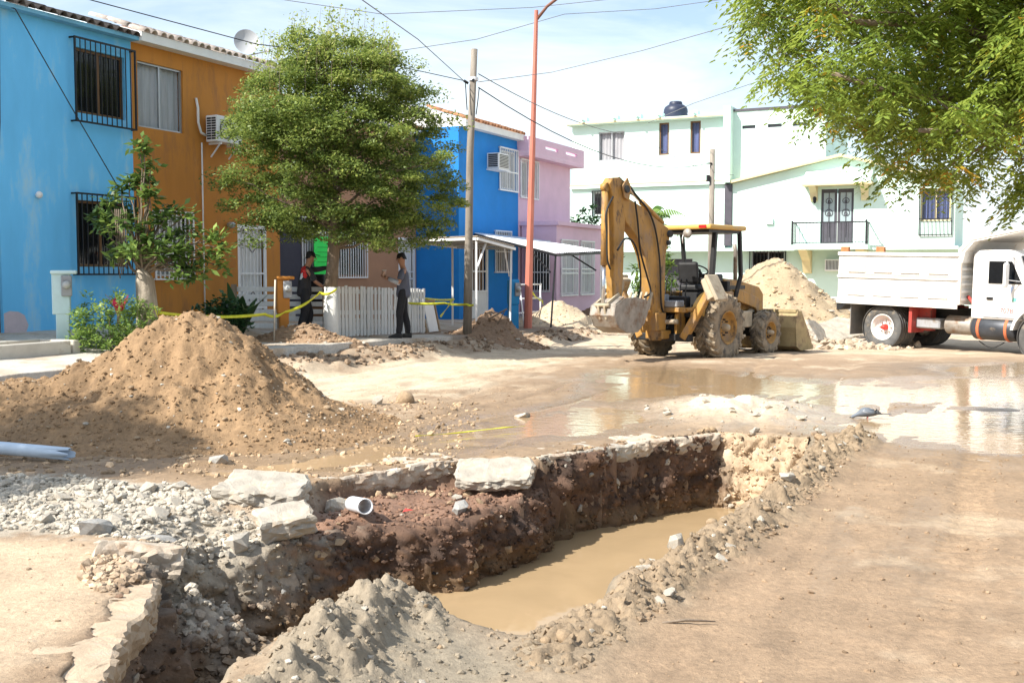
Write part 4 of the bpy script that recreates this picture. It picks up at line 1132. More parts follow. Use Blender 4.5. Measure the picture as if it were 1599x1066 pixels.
# brick tank base on its roof
t2 = row_thing('brick_parapet', 'weathered brick block on the roof of the orange house', 'parapet', 18.6, -18.2, 0)
p = MB(); p.b2(0, 3.2, 0, 0.9, 6.4, 7.2); p.build('core', MAT_BRICK, t2, 0.01)
bme = MB().box((0, 0, 0), (0.26, 0.05, 0.06)).mesh('brick', MAT_BRICK, 0.006)
for k in range(10):
    for i in range(12):
        x = i * 0.275 + (0.13 if k % 2 else 0) + 0.13
        if x > 3.15: continue
        o = link('brick', bme, None, t2); o.location = (x, -0.014 + random.uniform(-0.004, 0.004), 6.46 + k * 0.074)
# satellite dish
t3 = row_thing('satellite_dish', 'grey round satellite dish above the orange roof', 'satellite dish', 21.8, -17.6, 6.3)
p = MB(); p.tube([(0, 0, 0), (0, 0, 0.75)], 0.025, 8); p.build('mast', MAT_ALU, t3)
p = MB()
vs = [(0, 0.06, 0)]; fs = []
for k in range(1, 6):
    for i in range(24):
        a = 2 * math.pi * i / 24; r_ = 0.31 * k / 5
        vs.append((r_ * math.cos(a), 0.06 - 0.10 * (k / 5) ** 2, r_ * 1.08 * math.sin(a)))
fs = [(0, 1 + i, 1 + (i + 1) % 24) for i in range(24)] + [(1 + (k - 1) * 24 + i, 1 + k * 24 + i, 1 + k * 24 + (i + 1) % 24, 1 + (k - 1) * 24 + (i + 1) % 24) for k in range(1, 5) for i in range(24)]
p.M = Matrix.Translation((0, -0.06, 1.05)) @ Euler((math.radians(-18), 0, math.radians(-48))).to_matrix().to_4x4()
p.add(vs, fs, True); p.build('dish', M('dish_grey', (0.38, 0.39, 0.40), 0.6, var=0.08), t3)
p = MB(); p.tube([(0, -0.05, 0.72), (0.3, -0.42, 0.85)], 0.015, 6); p.box((0.32, -0.45, 0.88), (0.08, 0.12, 0.07)); p.build('feed_arm', MAT_ALU, t3)
# air conditioner on the orange wall
def ac_split(name, label, loc, rz, w=0.82, h=0.55, d=0.3):
    t = thing(name, label, 'air conditioner', loc, rz)
    p = MB(); p.b2(-w / 2, w / 2, -d, 0, 0, h); p.build('casing', MAT_WHITEM, t, 0.02, 2)
    p = MB(); p.lathe([(0.2, -d - 0.004), (0.2, -d - 0.02), (0.19, -d - 0.02), (0.19, -d - 0.004)], 20, (-0.12, 0, h / 2), 'y')
    for k in range(8): p.b2(-0.31, 0.07, -d - 0.014, -d - 0.006, 0.1 + k * 0.05, 0.112 + k * 0.05)
    p.build('fan_guard', MAT_BLACKM, t, kind='stuff')
    p = MB()
    for k in range(9):
        for j in range(2): p.b2(-w / 2 - 0.006, -w / 2 - 0.001, -d + 0.03 + j * 0.125, -d + 0.14 + j * 0.125, 0.05 + k * 0.052, 0.085 + k * 0.052)
    p.build('side_louvres', MAT_BLACKM, t, kind='stuff')
    for x in (-0.28, 0.28):
        p = MB(); p.b2(x - 0.02, x + 0.02, -d, 0.02, -0.045, -0.005); p.beam((x, -0.02, -0.3), (x, -d + 0.04, -0.04), 0.025, 0.025)
        p.build('bracket', MAT_WHITEM, t)
    return t
ac_split('air_conditioner', 'white split air conditioner on the orange wall beside the tree', RW(18.45, -15.62, 4.42), RZ_ROW)

# tan and dark house set back behind the tree
t = row_thing('tan_house', 'tan and dark-painted house behind the big tree and pallet fence', 'house', 20.6, -17.2)
holes = [(2.9, 3.95, 1.75, 3.1), (4.55, 5.9, 1.60, 2.75), (7.75, 8.75, 0.5, 2.75)]
house_wall(t, 0, 8.8, 0.55, 5.9, holes, MAT_TANW)
p = MB(); wall_holes(p, 0.0, 3.3, 0.3, 3.2, [holes[0]], 0.14, -0.03); p.build('dark_panel', MAT_NAVY, t)
window(t, *holes[0], 0.09, MAT_WHITE, MAT_GLASS, MAT_CURTW, 2, 0.05)
window(t, *holes[1], 0.09, MAT_BROWNF, MAT_GLASSD, MAT_CURTD, 1, 0.04)
grille(t, 2.85, 4.0, 1.7, 3.15, -0.05, MAT_WHITEM, 0.12, 0.011, (0, 1), 0.016, 0.05)
grille(t, 4.5, 5.95, 1.55, 2.8, -0.05, MAT_WHITEM, 0.12, 0.011, (0, 1), 0.016, 0.05)
p = MB(); p.b2(7.75, 7.82, 0, 0.05, 0.5, 2.75); p.b2(8.68, 8.75, 0, 0.05, 0.5, 2.75); p.b2(7.82, 8.68, 0, 0.05, 2.68, 2.75); gt = p.build('door_gate', MAT_WHITEM, t)
grille(gt, 7.85, 8.65, 0.55, 2.66, 0.02, MAT_WHITEM, 0.16, 0.012, (0, 0.45, 0.55, 1), 0.02, 0, 'gate_bars')
p = MB(); p.b2(7.8, 8.7, 0.1, 0.13, 0.5, 2.7); p.build('door', MAT_WHITE, t)
tiled_roof(t, 0, 8.8, 5.9, MAT_ROOFT, MAT_WHITE, rows=4, seed=4, fascia=0.15, slope=0.18)

# strong blue house
t = row_thing('deep_blue_house', 'deep blue two-storey house with white barred upper window', 'house', 29.42)
holes = [(2.82, 4.12, 4.46, 5.72), (0.35, 2.0, 0.2, 2.75), (2.5, 3.6, 1.75, 3.0)]
house_wall(t, 0, 4.28, 0.25, EAVE, holes, MAT_DBLUE)
window(t, *holes[0], 0.09, MAT_WHITE, MAT_GLASS, MAT_CURTW, 1, 0.05)
grille(t, 2.78, 4.16, 4.4, 5.78, -0.05, MAT_WHITEM, 0.14, 0.014, (0, 0.45, 1), 0.022, 0.05)
window(t, *holes[2], 0.09, MAT_BROWNF, MAT_GLASSD, None, 1, 0.05)
grille(t, 2.45, 3.65, 1.7, 3.05, -0.05, MAT_WHITEM, 0.13, 0.013, (0, 0.5, 1), 0.02, 0.05)
p = MB(); p.b2(0.35, 0.42, 0, 0.06, 0.2, 2.75); p.b2(1.93, 2.0, 0, 0.06, 0.2, 2.75); p.b2(0.42, 1.93, 0, 0.06, 2.68, 2.75); p.b2(1.14, 1.2, 0, 0.06, 0.2, 2.68); gt = p.build('door_gate', MAT_WHITEM, t)
grille(gt, 0.45, 1.9, 1.1, 2.66, 0.02, MAT_WHITEM, 0.24, 0.014, (0, 0.4, 1), 0.025, 0, 'gate_bars')
p = MB(); p.b2(0.42, 1.93, 0.02, 0.05, 0.2, 1.08); p.build('gate_panel', MAT_WHITE, gt)
p = MB(); p.b2(0.4, 1.95, 0.12, 0.14, 0.2, 2.7); p.build('door', MAT_BROWNF, t)
tiled_roof(t, 0, 4.28, EAVE, MAT_ROOFT, MAT_WHITE, rows=3, seed=5, fascia=0.20, over=0.25)
t2 = row_thing('window_air_conditioner', 'boxy window air conditioner on the deep blue wall', 'air conditioner', 31.35, -15.7, 5.0)
p = MB(); p.b2(0, 0.75, -0.42, 0.1, 0, 0.5); p.build('casing', MAT_WHITE, t2, 0.015)
p = MB()
for k in range(9): p.b2(0.05, 0.70, -0.432, -0.424, 0.05 + k * 0.047, 0.072 + k * 0.047)
for k in range(7): p.b2(-0.010, -0.003, -0.38, -0.05, 0.06 + k * 0.06, 0.10 + k * 0.06)
p.build('louvres', MAT_BLACKM, t2, kind='stuff')
p = MB(); p.b2(-0.04, 0.79, -0.44, 0.0, -0.04, -0.004); p.build('shelf', MAT_WHITE, t2)

# pink house
t = row_thing('pink_house', 'pink two-storey house with slotted parapet and barred windows', 'house', 33.72)
holes = [(0.15, 0.8, 4.3, 5.5), (1.0, 1.55, 4.3, 5.5)]
house_wall(t, 0, 4.62, 0.2, 5.75, holes, MAT_PINK)
for h in holes:
    window(t, *h, 0.09, MAT_WHITE, MAT_GLASSD, MAT_CURTB, 0, 0.05)
    grille(t, h[0] - 0.03, h[1] + 0.03, h[2] - 0.05, h[3] + 0.05, -0.05, MAT_WHITEM, 0.13, 0.013, (0, 1), 0.02, 0.05)
p = MB(); wall_holes(p, -0.1, 5.0, 5.75, 6.28, [(1.35, 2.5, 5.98, 6.08), (3.2, 4.3, 5.98, 6.08)], 0.12, -0.42)
p.b2(-0.1, 5.0, -0.42, 0.3, 5.62, 5.748); p.add([(-0.1, -0.42, 5.75), (-0.1, 0.3, 5.75), (-0.1, 0.3, 6.28), (-0.1, -0.42, 6.28), (5, -0.42, 5.75), (5, 0.3, 5.75), (5, 0.3, 6.28), (5, -0.42, 6.28)], [(0, 1, 2, 3), (4, 7, 6, 5)])
p.build('parapet', MAT_PINK, t)
ax = 0.15
holes = [(0.35 + ax, 1.75 + ax, 0.95, 2.75), (2.15 + ax, 3.35 + ax, 0.95, 2.75), (0.3 + ax, 0.75 + ax, 0.28, 0.62)]
house_wall(t, ax, 4.9, 0.1, 3.28, holes, MAT_PINK, 1.3, -1.35, 'annex')
for h in holes[:2]:
    window(t, *h, -1.35 + 0.1, MAT_WHITE, MAT_GLASS, MAT_CURTW, 1, 0.05)
    grille(t, h[0] - 0.04, h[1] + 0.04, h[2] - 0.05, h[3] + 0.05, -1.41, MAT_WHITEM, 0.115, 0.012, (0, 0.40, 0.48, 1), 0.02, 0.05, panel=1.74)
p = MB(); p.b2(0.3 + ax, 0.75 + ax, -1.3, -1.26, 0.28, 0.62); p.build('vent_panel', MAT_BLACKM, t)
p = MB(); p.b2(ax - 0.08, 5.0, -1.45, 0.1, 3.282, 3.42); p.build('annex_cornice', MAT_PINK, t)
p = MB(); wall_holes(p, 0, 0.1, 0, 0.1, [], 0.1); 
# side window of the annex, facing the camera
p = MB(); p.M = Matrix.Translation((ax - 0.003, 0, 0)) @ Matrix.Rotation(math.radians(-90), 4, 'Z')
p.b2(0.25, 1.1, -0.02, 0.02, 1.1, 2.7); sw = p.build('side_window', MAT_BLACKM, t)
q = MB(); q.M = p.M
for k in range(9): q.b2(0.22 + k * 0.11, 0.24 + k * 0.11, -0.06, -0.03, 1.05, 2.75)
for z in (1.05, 1.7, 2.75): q.b2(0.2, 1.14, -0.065, -0.025, z - 0.02, z + 0.02)
q.build('window_grille', MAT_WHITEM, sw, kind='stuff')

# ------------------------------------------------------------------ awnings in front of the blue and pink houses
MAT_SHEET = M('white_roof_sheet', (0.74, 0.75, 0.76), 0.5, var=0.08, vs=3, dirt=((0.5, 0.42, 0.33), 0.62, 3))
MAT_SHEETB = M('brown_sheet', (0.34, 0.27, 0.20), 0.7, var=0.2, vs=4)
def awning(name, label, cs, posts, mat_top, mat_frame, seed):
    t = thing(name, label, 'awning', (0, 0, 0))
    A_, B_, C_, D_ = [RW(*c) for c in cs]
    p = MB(); n = 22
    vs = []; fs = []
    for j in range(2):
        for i in range(n * 2 + 1):
            f = i / (n * 2)
            e0 = A_.lerp(B_, f); e1 = D_.lerp(C_, f)
            q = e0 if j == 0 else e1
            vs.append((q.x, q.y, q.z + (0.022 if i % 2 else 0)))
    m = 2 * n + 1
    vs2 = [(x, y, z - 0.012) for x, y, z in vs]
    fs = [(i, i + 1, m + i + 1, m + i) for i in range(m - 1)] + [(2 * m + i + 1, 2 * m + i, 3 * m + i, 3 * m + i + 1) for i in range(m - 1)]
    p.add(vs + vs2, fs); p.build('roof_sheet', mat_top, t)
    p = MB()
    dz = Vector((0, 0, 0.055))
    for a, b in ((A_, B_), (B_, C_), (C_, D_), (D_, A_)): p.beam(a - dz, b - dz, 0.05, 0.06)
    for f in (0.33, 0.66): p.beam(A_.lerp(B_, f) - dz, D_.lerp(C_, f) - dz, 0.04, 0.05)
    p.build('frame', mat_frame, t)
    for (a, b, r_, m_) in posts:
        p = MB(); p.beam(RW(*a), RW(*b), r_, r_, up=(1, 0, 0)); p.build('post', m_, t)
    return t
awning('awning', 'low awning of brownish sheets on thin white posts by the utility pole', [(22.25, -11.4, 2.52), (24.5, -11.5, 2.33), (27.3, -14.6, 2.45), (23.9, -14.3, 2.55)],
       [((22.3, -11.45, 0.2), (22.3, -11.45, 2.46), 0.045, MAT_WHITEM), ((24.3, -11.55, 0.2), (24.4, -11.55, 2.28), 0.05, MAT_WHITEM), ((25.4, -13.75, 0.3), (25.4, -13.75, 2.42), 0.05, MAT_WHITE), ((22.3, -11.45, 1.75), (22.9, -11.5, 2.40), 0.04, MAT_WHITEM), ((24.38, -11.6, 1.6), (24.0, -11.55, 2.28), 0.03, MAT_WHITEM)], MAT_SHEETB, MAT_WHITE, 1)
awning('awning', 'sloping white sheet awning between the deep blue and pink houses', [(27.7, -11.75, 2.22), (31.3, -11.7, 2.34), (33.85, -15.62, 2.88), (30.3, -15.62, 2.92)],
       [((27.35, -11.75, 0.2), (27.75, -11.78, 2.17), 0.05, MAT_BLACKM), ((31.2, -11.75, 0.2), (31.2, -11.75, 2.3), 0.05, MAT_WHITEM), ((28.6, -12.9, 2.3), (27.65, -11.9, 1.7), 0.035, MAT_BLACKM), ((31.1, -12.8, 2.3), (31.2, -11.9, 1.75), 0.035, MAT_BLACKM)], MAT_SHEET, MAT_BLACKM, 2)
# white tube railing / ladder frame by the red post
t = row_thing('tube_railing', 'white tubular railing leaning by the red lamp post', 'railing', 27.0, -12.9, 0.2)
p = MB()
for z in (0.35, 0.75, 1.15): p.tube([(0.2, 0, z), (2.3, 0, z)], 0.025, 6)
p.build('rail', MAT_WHITEM, t)
for x in (0.25, 1.25, 2.25):
    p = MB(); p.tube([(x, 0, 0), (x, 0, 1.17)], 0.027, 6); p.build('upright', MAT_WHITEM, t)
p = MB(); p.tube([(0.1, -0.25, 0), (0.5, 0, 1.1)], 0.022, 6); p.build('brace', MAT_WHITEM, t)
p = MB(); p.tube([(0.55, -0.25, 0), (0.8, 0, 1.1)], 0.022, 6); p.build('brace', MAT_WHITEM, t)
# ------------------------------------------------------------------ the mint building closing the street
MAT_MINT = M('mint_paint', (0.64, 0.82, 0.75), 0.85, var=0.05, vs=0.8, bump=0.003, bs=60, dirt=((0.50, 0.66, 0.58), 0.62, 1.2))
MAT_CREAM = M('cream_trim', (0.70, 0.60, 0.36), 0.8, var=0.08, vs=2)
MAT_DARKD = M('dark_door_metal', (0.075, 0.07, 0.085), 0.5, var=0.15)
V0 = -19.2
mt = thing('mint_building', 'large mint green building with balcony and water tank closing the street', 'building', RW(47.0, V0, -0.1), RZ_END)
def X_(v): return v - V0
# ground floor, set back under the storey above
house_wall(mt, X_(-19.2), X_(-2.0), 0, 2.85, [(X_(-15.0), X_(-13.6), 0.1, 2.4), (X_(-10.95), X_(-9.5), 1.2, 2.72)], MAT_MINT, 8, 0.75, 'ground_floor')
p = MB(); p.b2(X_(-15.0), X_(-13.6), 0.85, 0.9, 0.1, 2.4); p.build('door', MAT_DARKD, mt)
window(mt, X_(-10.95), X_(-9.5), 1.2, 2.72, 0.86, MAT_ALU, MAT_GLASSD, MAT_CURTW, 1, 0.06)
grille(mt, X_(-11.0), X_(-9.45), 1.15, 2.76, 0.68, MAT_BLACKM, 0.16, 0.014, (0, 1), 0.022, 0.07)
# first floor wings and top floor
h1 = [(X_(-18.1), X_(-17.6), 4.4, 5.45)]
house_wall(mt, X_(-19.15), X_(-11.95), 2.85, 5.62, h1, MAT_MINT, 8, 0.0, 'wing_wall', 0)
window(mt, *h1[0], 0.1, MAT_WHITE, MAT_GLASSD, None, 0, 0.05); grille(mt, X_(-18.12), X_(-17.58), 4.35, 5.5, -0.05, MAT_BLACKM, 0.13, 0.012, (0, 1), 0.02, 0.05)
h2 = [(X_(-17.85), X_(-16.6), 6.86, 8.16), (X_(-14.98), X_(-14.52), 7.0, 8.42), (X_(-13.55), X_(-13.08), 7.0, 8.42)]
house_wall(mt, X_(-19.15), X_(-11.95), 5.82, 8.5, h2, MAT_MINT, 8, 0.02, 'upper_wall', 0)
window(mt, *h2[0], 0.1, MAT_ALU, MAT_GLASS, MAT_CURTW, 1, 0.05)
for h in h2[1:]:
    window(mt, *h, 0.09, MAT_BROWNF, MAT_GLASS, MAT_CURTB, 0, 0.07)
p = MB(); p.b2(X_(-19.3), X_(-11.97), -0.34, 8, 8.5, 8.62); p.build('roof_slab', MAT_MINT, mt)
p = MB(); p.b2(X_(-19.3), X_(-11.97), -0.36, -0.341, 8.52, 8.60); p.build('roof_trim', MAT_CREAM, mt)
p = MB(); p.b2(X_(-19.2), X_(-11.9), -0.16, 0.6, 5.62, 5.82); p.build('floor_ledge', MAT_MINT, mt)
p = MB(); p.b2(X_(-19.2), X_(-11.9), -0.18, -0.161, 5.76, 5.815); p.build('ledge_trim', MAT_CREAM, mt)
for v in (-18.5, -17.0, -15.9, -14.9, -13.3):
    p = MB(); p.tube([(X_(v), 0.1, 8.72), (X_(v), -0.55, 8.70)], 0.06, 8); p.b2(X_(v) - 0.09, X_(v) + 0.09, -0.1, 0.3, 8.63, 8.86); p.build('roof_spout', MAT_MINT, mt)
p = MB(); p.b2(X_(-11.95), X_(-11.66), -0.45, 3, 5.66, 8.92); p.build('fin_wall', MAT_MINT, mt)
p = MB(); p.b2(X_(-11.95), X_(-11.64), -0.12, 0.3, 2.95, 5.6); p.build('downpipe_slot', MAT_DARKD, mt)
h3 = [(X_(-11.28), X_(-10.7), 7.96, 8.11), (X_(-10.18), X_(-9.58), 7.96, 8.11), (X_(-9.13), X_(-8.54), 7.96, 8.11)]
house_wall(mt, X_(-11.66), X_(-7.75), 5.5, 8.72, h3, MAT_MINT, 6, 0.10, 'top_wall', 0)
for h in h3:
    p = MB(); p.b2(h[0], h[1], 0.2, 0.23, h[2], h[3]); p.build('vent_slot', MAT_DARKD, mt)
p = MB(); p.b2(X_(-11.7), X_(-7.7), 0.05, 6, 8.721, 8.82); p.build('top_roof', MAT_DARKD, mt)
# gabled right wing with balcony
gp = [(X_(-11.62), 2.85), (X_(-2.65), 2.85), (X_(-2.65), 5.35), (X_(-7.1), 6.55), (X_(-11.62), 5.62)]
p = MB()
hd_ = [(X_(-7.87), X_(-6.55), 3.0, 5.26), (X_(-3.95), X_(-2.8), 3.85, 5.1)]
wall_holes(p, X_(-11.62), X_(-2.65), 2.85, 5.34, hd_, 0.14, -0.05)
p.add([(X_(-11.62), -0.05, 5.34), (X_(-2.65), -0.05, 5.34), (X_(-2.65), -0.05, 5.36), (X_(-7.1), -0.05, 6.55), (X_(-11.62), -0.05, 5.62)], [(0, 1, 2, 3, 4)])
p.add([(X_(-2.65), -0.05, 2.85), (X_(-2.65), 6, 2.85), (X_(-2.65), 6, 5.36), (X_(-2.65), -0.05, 5.36)], [(0, 1, 2, 3)])
p.build('gable_wall', MAT_MINT, mt)
p = MB(); p.beam((X_(-11.66), -0.12, 5.68), (X_(-7.1), -0.12, 6.62), 0.5, 0.10); p.beam((X_(-7.1), -0.12, 6.62), (X_(-2.4), -0.12, 5.38), 0.5, 0.10); p.build('gable_trim', MAT_CREAM, mt)
p = MB(); p.b2(X_(-19.2), X_(-2.5), -0.06, 0.9, 2.72, 2.848); p.build('overhang_slab', MAT_MINT, mt)
p = MB(); p.b2(X_(-8.95), X_(-5.85), -0.95, -0.06, 2.74, 2.93); p.build('balcony_slab', MAT_MINT, mt)
dl_ = MB()
for a, b in ((X_(-7.87), X_(-7.23)), (X_(-7.19), X_(-6.55))): dl_.b2(a, b, 0.03, 0.07, 3.0, 5.26)
dr_ = dl_.build('double_door', MAT_DARKD, mt)
for a in (X_(-7.55), X_(-6.87)):
    p = MB(); p.b2(a - 0.22, a + 0.22, 0.015, 0.028, 3.9, 5.1); p.build('door_pane', M('door_glass', (0.33, 0.40, 0.42), 0.25, var=0.1), dr_)
    p = MB()
    for s_ in (-1, 1):
        for z, r_ in ((4.75, 0.13), (4.25, 0.16)):
            p.tube([(a + s_ * 0.02 + s_ * r_ * (1 - th / 9) * math.sin(th), 0.0, z + r_ * (1 - th / 9) * math.cos(th)) for th in np.linspace(0, 7.5, 18)], 0.014, 4, False)
    p.b2(a - 0.015, a + 0.015, -0.01, 0.01, 3.3, 5.1)
    p.build('scroll_ironwork', MAT_DARKD, dr_, kind='stuff')
rl = MB()
rl.b2(X_(-8.9), X_(-5.9), -0.92, -0.87, 3.82, 3.87); rl.b2(X_(-8.9), X_(-5.9), -0.915, -0.875, 3.0, 3.03)
for k in range(22): rl.b2(X_(-8.86) + k * 0.14 - 0.008, X_(-8.86) + k * 0.14 + 0.008, -0.905, -0.885, 3.03, 3.82)
for v in (-8.88, -5.92):
    rl.b2(X_(v) - 0.035, X_(v) + 0.035, -0.93, -0.86, 2.93, 3.93)
    rl.b2(X_(v) - 0.02, X_(v) + 0.02, -0.86, -0.05, 3.82, 3.86)
    for k in range(5): rl.b2(X_(v) - 0.007, X_(v) + 0.007, -0.7 + k * 0.14, -0.686 + k * 0.14, 2.93, 3.82)
rl.build('balcony_railing', MAT_BLACKM, mt, kind='stuff')
p = MB(); p.prism([(-0.85, 5.55), (-0.05, 6.05), (-0.05, 5.52), (-0.85, 5.46)], X_(-8.5), X_(-5.8), 'yz'); p.build('door_canopy', MAT_MINT, mt)
p = MB(); p.b2(X_(-8.55), X_(-5.75), -0.88, -0.06, 5.37, 5.458); p.build('canopy_trim', MAT_CREAM, mt)
for v in (-8.15, -6.1):
    p = MB(); p.prism([(-0.75, 5.37), (-0.06, 5.37), (-0.06, 4.75), (-0.22, 4.8), (-0.3, 5.1)], X_(v) - 0.14, X_(v) + 0.14, 'yz'); p.build('canopy_bracket', MAT_CREAM, mt)
for v in (-8.5, -6.2):
    p = MB(); p.prism([(-0.75, 2.74), (0.74, 2.74), (0.74, 1.75), (0.5, 1.8), (0.2, 2.3)], X_(v) - 0.17, X_(v) + 0.17, 'yz'); p.build('balcony_bracket', MAT_CREAM, mt)
p = MB(); p.tube([(X_(-8.1), -0.1, 4.95), (X_(-8.1), -0.2, 5.05), (X_(-8.1), -0.25, 4.95)], 0.015, 5); p.lathe([(0.03, 4.95), (0.08, 4.9), (0.06, 4.7), (0.0, 4.66)], 10, (X_(-8.1), -0.25, 0)); p.build('wall_lantern', MAT_BLACKM, mt)
window(mt, X_(-3.95), X_(-2.8), 3.85, 5.1, 0.05, MAT_CREAM, MAT_GLASS, MAT_CURTB, 1, 0.06)
grille(mt, X_(-3.98), X_(-2.76), 3.3, 5.12, -0.13, MAT_BLACKM, 0.15, 0.012, (0, 0.35, 1), 0.02, 0.08)
p = MB(); p.b2(X_(-10.15), X_(-9.85), -0.16, -0.051, 3.85, 4.1); p.build('vent_hood', MAT_MINT, mt)
wa = thing('window_air_conditioner', 'white window air conditioner under the mint balcony', 'air conditioner', RW(47.7, -7.75, 1.75), RZ_END)
p = MB(); p.b2(0, 0.75, -0.3, 0.3, 0, 0.5); p.build('casing', MAT_WHITEM, wa, 0.02)
p = MB()
for k in range(11): p.b2(0.06 + k * 0.058, 0.085 + k * 0.058, -0.315, -0.303, 0.06, 0.44)
p.build('louvres', MAT_BLACKM, wa, kind='stuff')
# water tank on its roof
MAT_TANK = M('dark_blue_plastic', (0.025, 0.032, 0.06), 0.45, var=0.15)
wt_ = thing('water_tank', 'dark blue round water tank on the mint roof', 'water tank', RW(48.6, -14.7, 8.5), RZ_END); wt_.scale = (0.88, 0.88, 0.92)
p = MB(); p.lathe([(0.0, 0.0), (0.62, 0.0), (0.64, 0.06), (0.60, 0.14), (0.63, 0.2), (0.60, 0.28), (0.63, 0.36), (0.60, 0.44), (0.63, 0.52), (0.61, 0.66), (0.55, 0.78), (0.40, 0.88), (0.0, 0.9)], 28); p.build('tank_body', MAT_TANK, wt_)
p = MB(); p.lathe([(0.34, 0.86), (0.34, 0.98), (0.30, 1.04), (0.0, 1.05)], 24); p.build('lid', MAT_TANK, wt_)
# low houses far off at the right, seen below the branches
fh = thing('distant_house', 'red-walled rooftop room far off behind the dump truck', 'house', RW(60, 1.6, 0), RZ_END)
p = MB(); p.b2(0, 3.2, 0, 4, 0, 5.6); p.build('wall', M('brick_red_wall', (0.52, 0.10, 0.05), 0.85), fh)
p = MB(); p.b2(-0.15, 3.35, -0.2, 4.1, 5.6, 5.75); p.build('roof_slab', M('dull_red', (0.4, 0.12, 0.08), 0.85), fh)
p = MB(); p.b2(0.8, 1.9, -0.03, 0.02, 3.6, 4.8); p.build('window', MAT_GLASSD, fh)
fh = thing('distant_house', 'pale grey-green low house right of the mint building', 'house', RW(54, 0.0, 0), RZ_END)
house_wall(fh, 0, 9.5, 0, 3.7, [(1.5, 2.8, 1.5, 2.8), (5.0, 6.4, 1.5, 2.8)], M('pale_grey_green', (0.45, 0.52, 0.50), 0.85), 6)
p = MB(); p.b2(-0.2, 9.7, -0.3, 6, 3.7, 3.85); p.build('roof_slab', MAT_WHITE, fh)
for a in (1.5, 5.0): window(fh, a, a + 1.3, 1.5, 2.8, 0.1, MAT_ALU, MAT_GLASSD, None, 1, 0.06)

# ------------------------------------------------------------------ poles and cables
MAT_WOOD = M('grey_weathered_wood', (0.24, 0.21, 0.175), 0.9, var=0.3, vs=3, bump=0.012, bs=26, stretch=(5, 5, 0.5), dirt=((0.12, 0.10, 0.085), 0.56, 2))
def hpt(x, y, Y):
    """a point given by its direction and its distance ahead, used to string the cables between their ends"""
    return Vector(((x - 799.5) / 1697.0 * Y, Y, CAM_H + (425.0 - y) / 1697.0 * Y))
t = thing('utility_pole', 'grey wooden utility pole in front of the deep blue house', 'utility pole', (-1.0, 24.6, 0.0))
p = MB(); p.tube([(-0.02, 0, 0.05), (0.02, 0, 2.0), (0.06, 0, 4.4), (0.16, 0, 6.66)], [0.105, 0.09, 0.08, 0.072], 12); p.build('post', MAT_WOOD, t)
p = MB(); p.tube([(0.14, -0.11, 5.95), (0.14, -0.16, 5.95)], 0.035, 8); p.tube([(0.02, -0.05, 5.9), (-0.07, -0.1, 5.95)], 0.03, 6); p.build('insulator', MAT_BLACKM, t)
p = MB(); p.lathe([(0.108, 5.96), (0.112, 5.98), (0.112, 6.02), (0.108, 6.04)], 14, (0.14, 0, 0)); p.build('clamp_band', MAT_WHITEM, t)
p = MB(); p.tube([(-0.04, -0.1, 5.93), (-0.02, -0.13, 5.6), (0.0, -0.13, 5.3)], 0.012, 5); p.tube([(0.27, -0.1, 5.8), (0.24, -0.13, 5.5), (0.20, -0.12, 5.2)], 0.012, 5); p.build('drop_wire', MAT_BLACKM, t)
MAT_REDP = M('red_lead_paint', (0.50, 0.17, 0.12), 0.65, var=0.14, vs=2.5, dirt=((0.30, 0.075, 0.05), 0.60, 4), stretch=(3, 3, 0.7))
t = thing('lamp_post', 'tall rust-red steel lamp post with slanting arm', 'lamp post', (0.42, 29.0, 0.1))
p = MB(); p.tube([(0, 0, 0), (0.05, 0, 2.2), (0.22, 0, 8.45)], [0.115, 0.095, 0.05], 8, smooth=False); p.build('post', MAT_REDP, t)
p = MB(); p.b2(-0.2, 0.2, -0.2, 0.2, 0, 0.04); p.build('base_plate', MAT_REDP, t)
p = MB(); p.tube([(0.22, 0, 8.2), (0.5, 0.0, 8.55), (1.35, 0, 9.2), (2.2, 0, 9.7)], 0.04, 8); p.build('arm', M('rusty_arm', (0.20, 0.09, 0.06), 0.7, var=0.3), t)
p = MB(); p.box((2.55, 0, 9.78), (0.75, 0.26, 0.16), top=(0.7, 0.6)); p.build('lamp_head', MAT_ALU, t, 0.02)
t = thing('utility_pole', 'thin grey wooden pole standing before the mint building', 'utility pole', (7.75, 42.5, -0.1))
p = MB(); p.tube([(0, 0, 0), (0.02, 0, 6.55)], [0.13, 0.10], 10); p.build('post', MAT_WOOD, t)
p = MB(); p.tube([(-0.02, -0.1, 6.0), (-0.2, -0.12, 6.0)], 0.03, 6); p.lathe([(0.07, 5.3), (0.07, 5.55)], 8, (-0.16, -0.1, 0)); p.build('insulator', MAT_BLACKM, t)
MAT_CABLE = M('black_cable', (0.02, 0.02, 0.022), 0.6)
MAT_CABLEG = M('grey_cable', (0.16, 0.165, 0.17), 0.6)
def cable(label, pts, r=0.012, mat=MAT_CABLE, sag=0.0, n=14):
    P = [Vector(q) for q in pts]
    out = []
    for a, b in zip(P, P[1:]):
        for i in range(n):
            f = i / n; q = a.lerp(b, f); q.z -= sag * 4 * f * (1 - f); out.append(q)
    out.append(P[-1])
    m = MB(); m.tube(out, r * 0.72, 5); o = m.build('overhead_cable', mat)
    return props(o, label, 'cable', 'overhead cables')
pole_l = Vector((-1.08, 24.5, 5.95)); pole_r = Vector((-0.75, 24.5, 5.8)); far_p = Vector((7.6, 42.38, 5.9))
cable('thick black cable sagging over the orange roof and the big tree', [hpt(-60, -75, 15), hpt(120, 0, 17), hpt(405, 75, 20), hpt(560, 95, 22), pole_l], 0.013)
cable('grey cable slanting down to the wooden utility pole from the top', [hpt(500, -40, 14), hpt(655, 68, 20), pole_l], 0.012, MAT_CABLEG)
cable('dark cable sagging from the wooden pole to the far thin pole', [pole_r, far_p], 0.018, MAT_CABLE, 0.75)
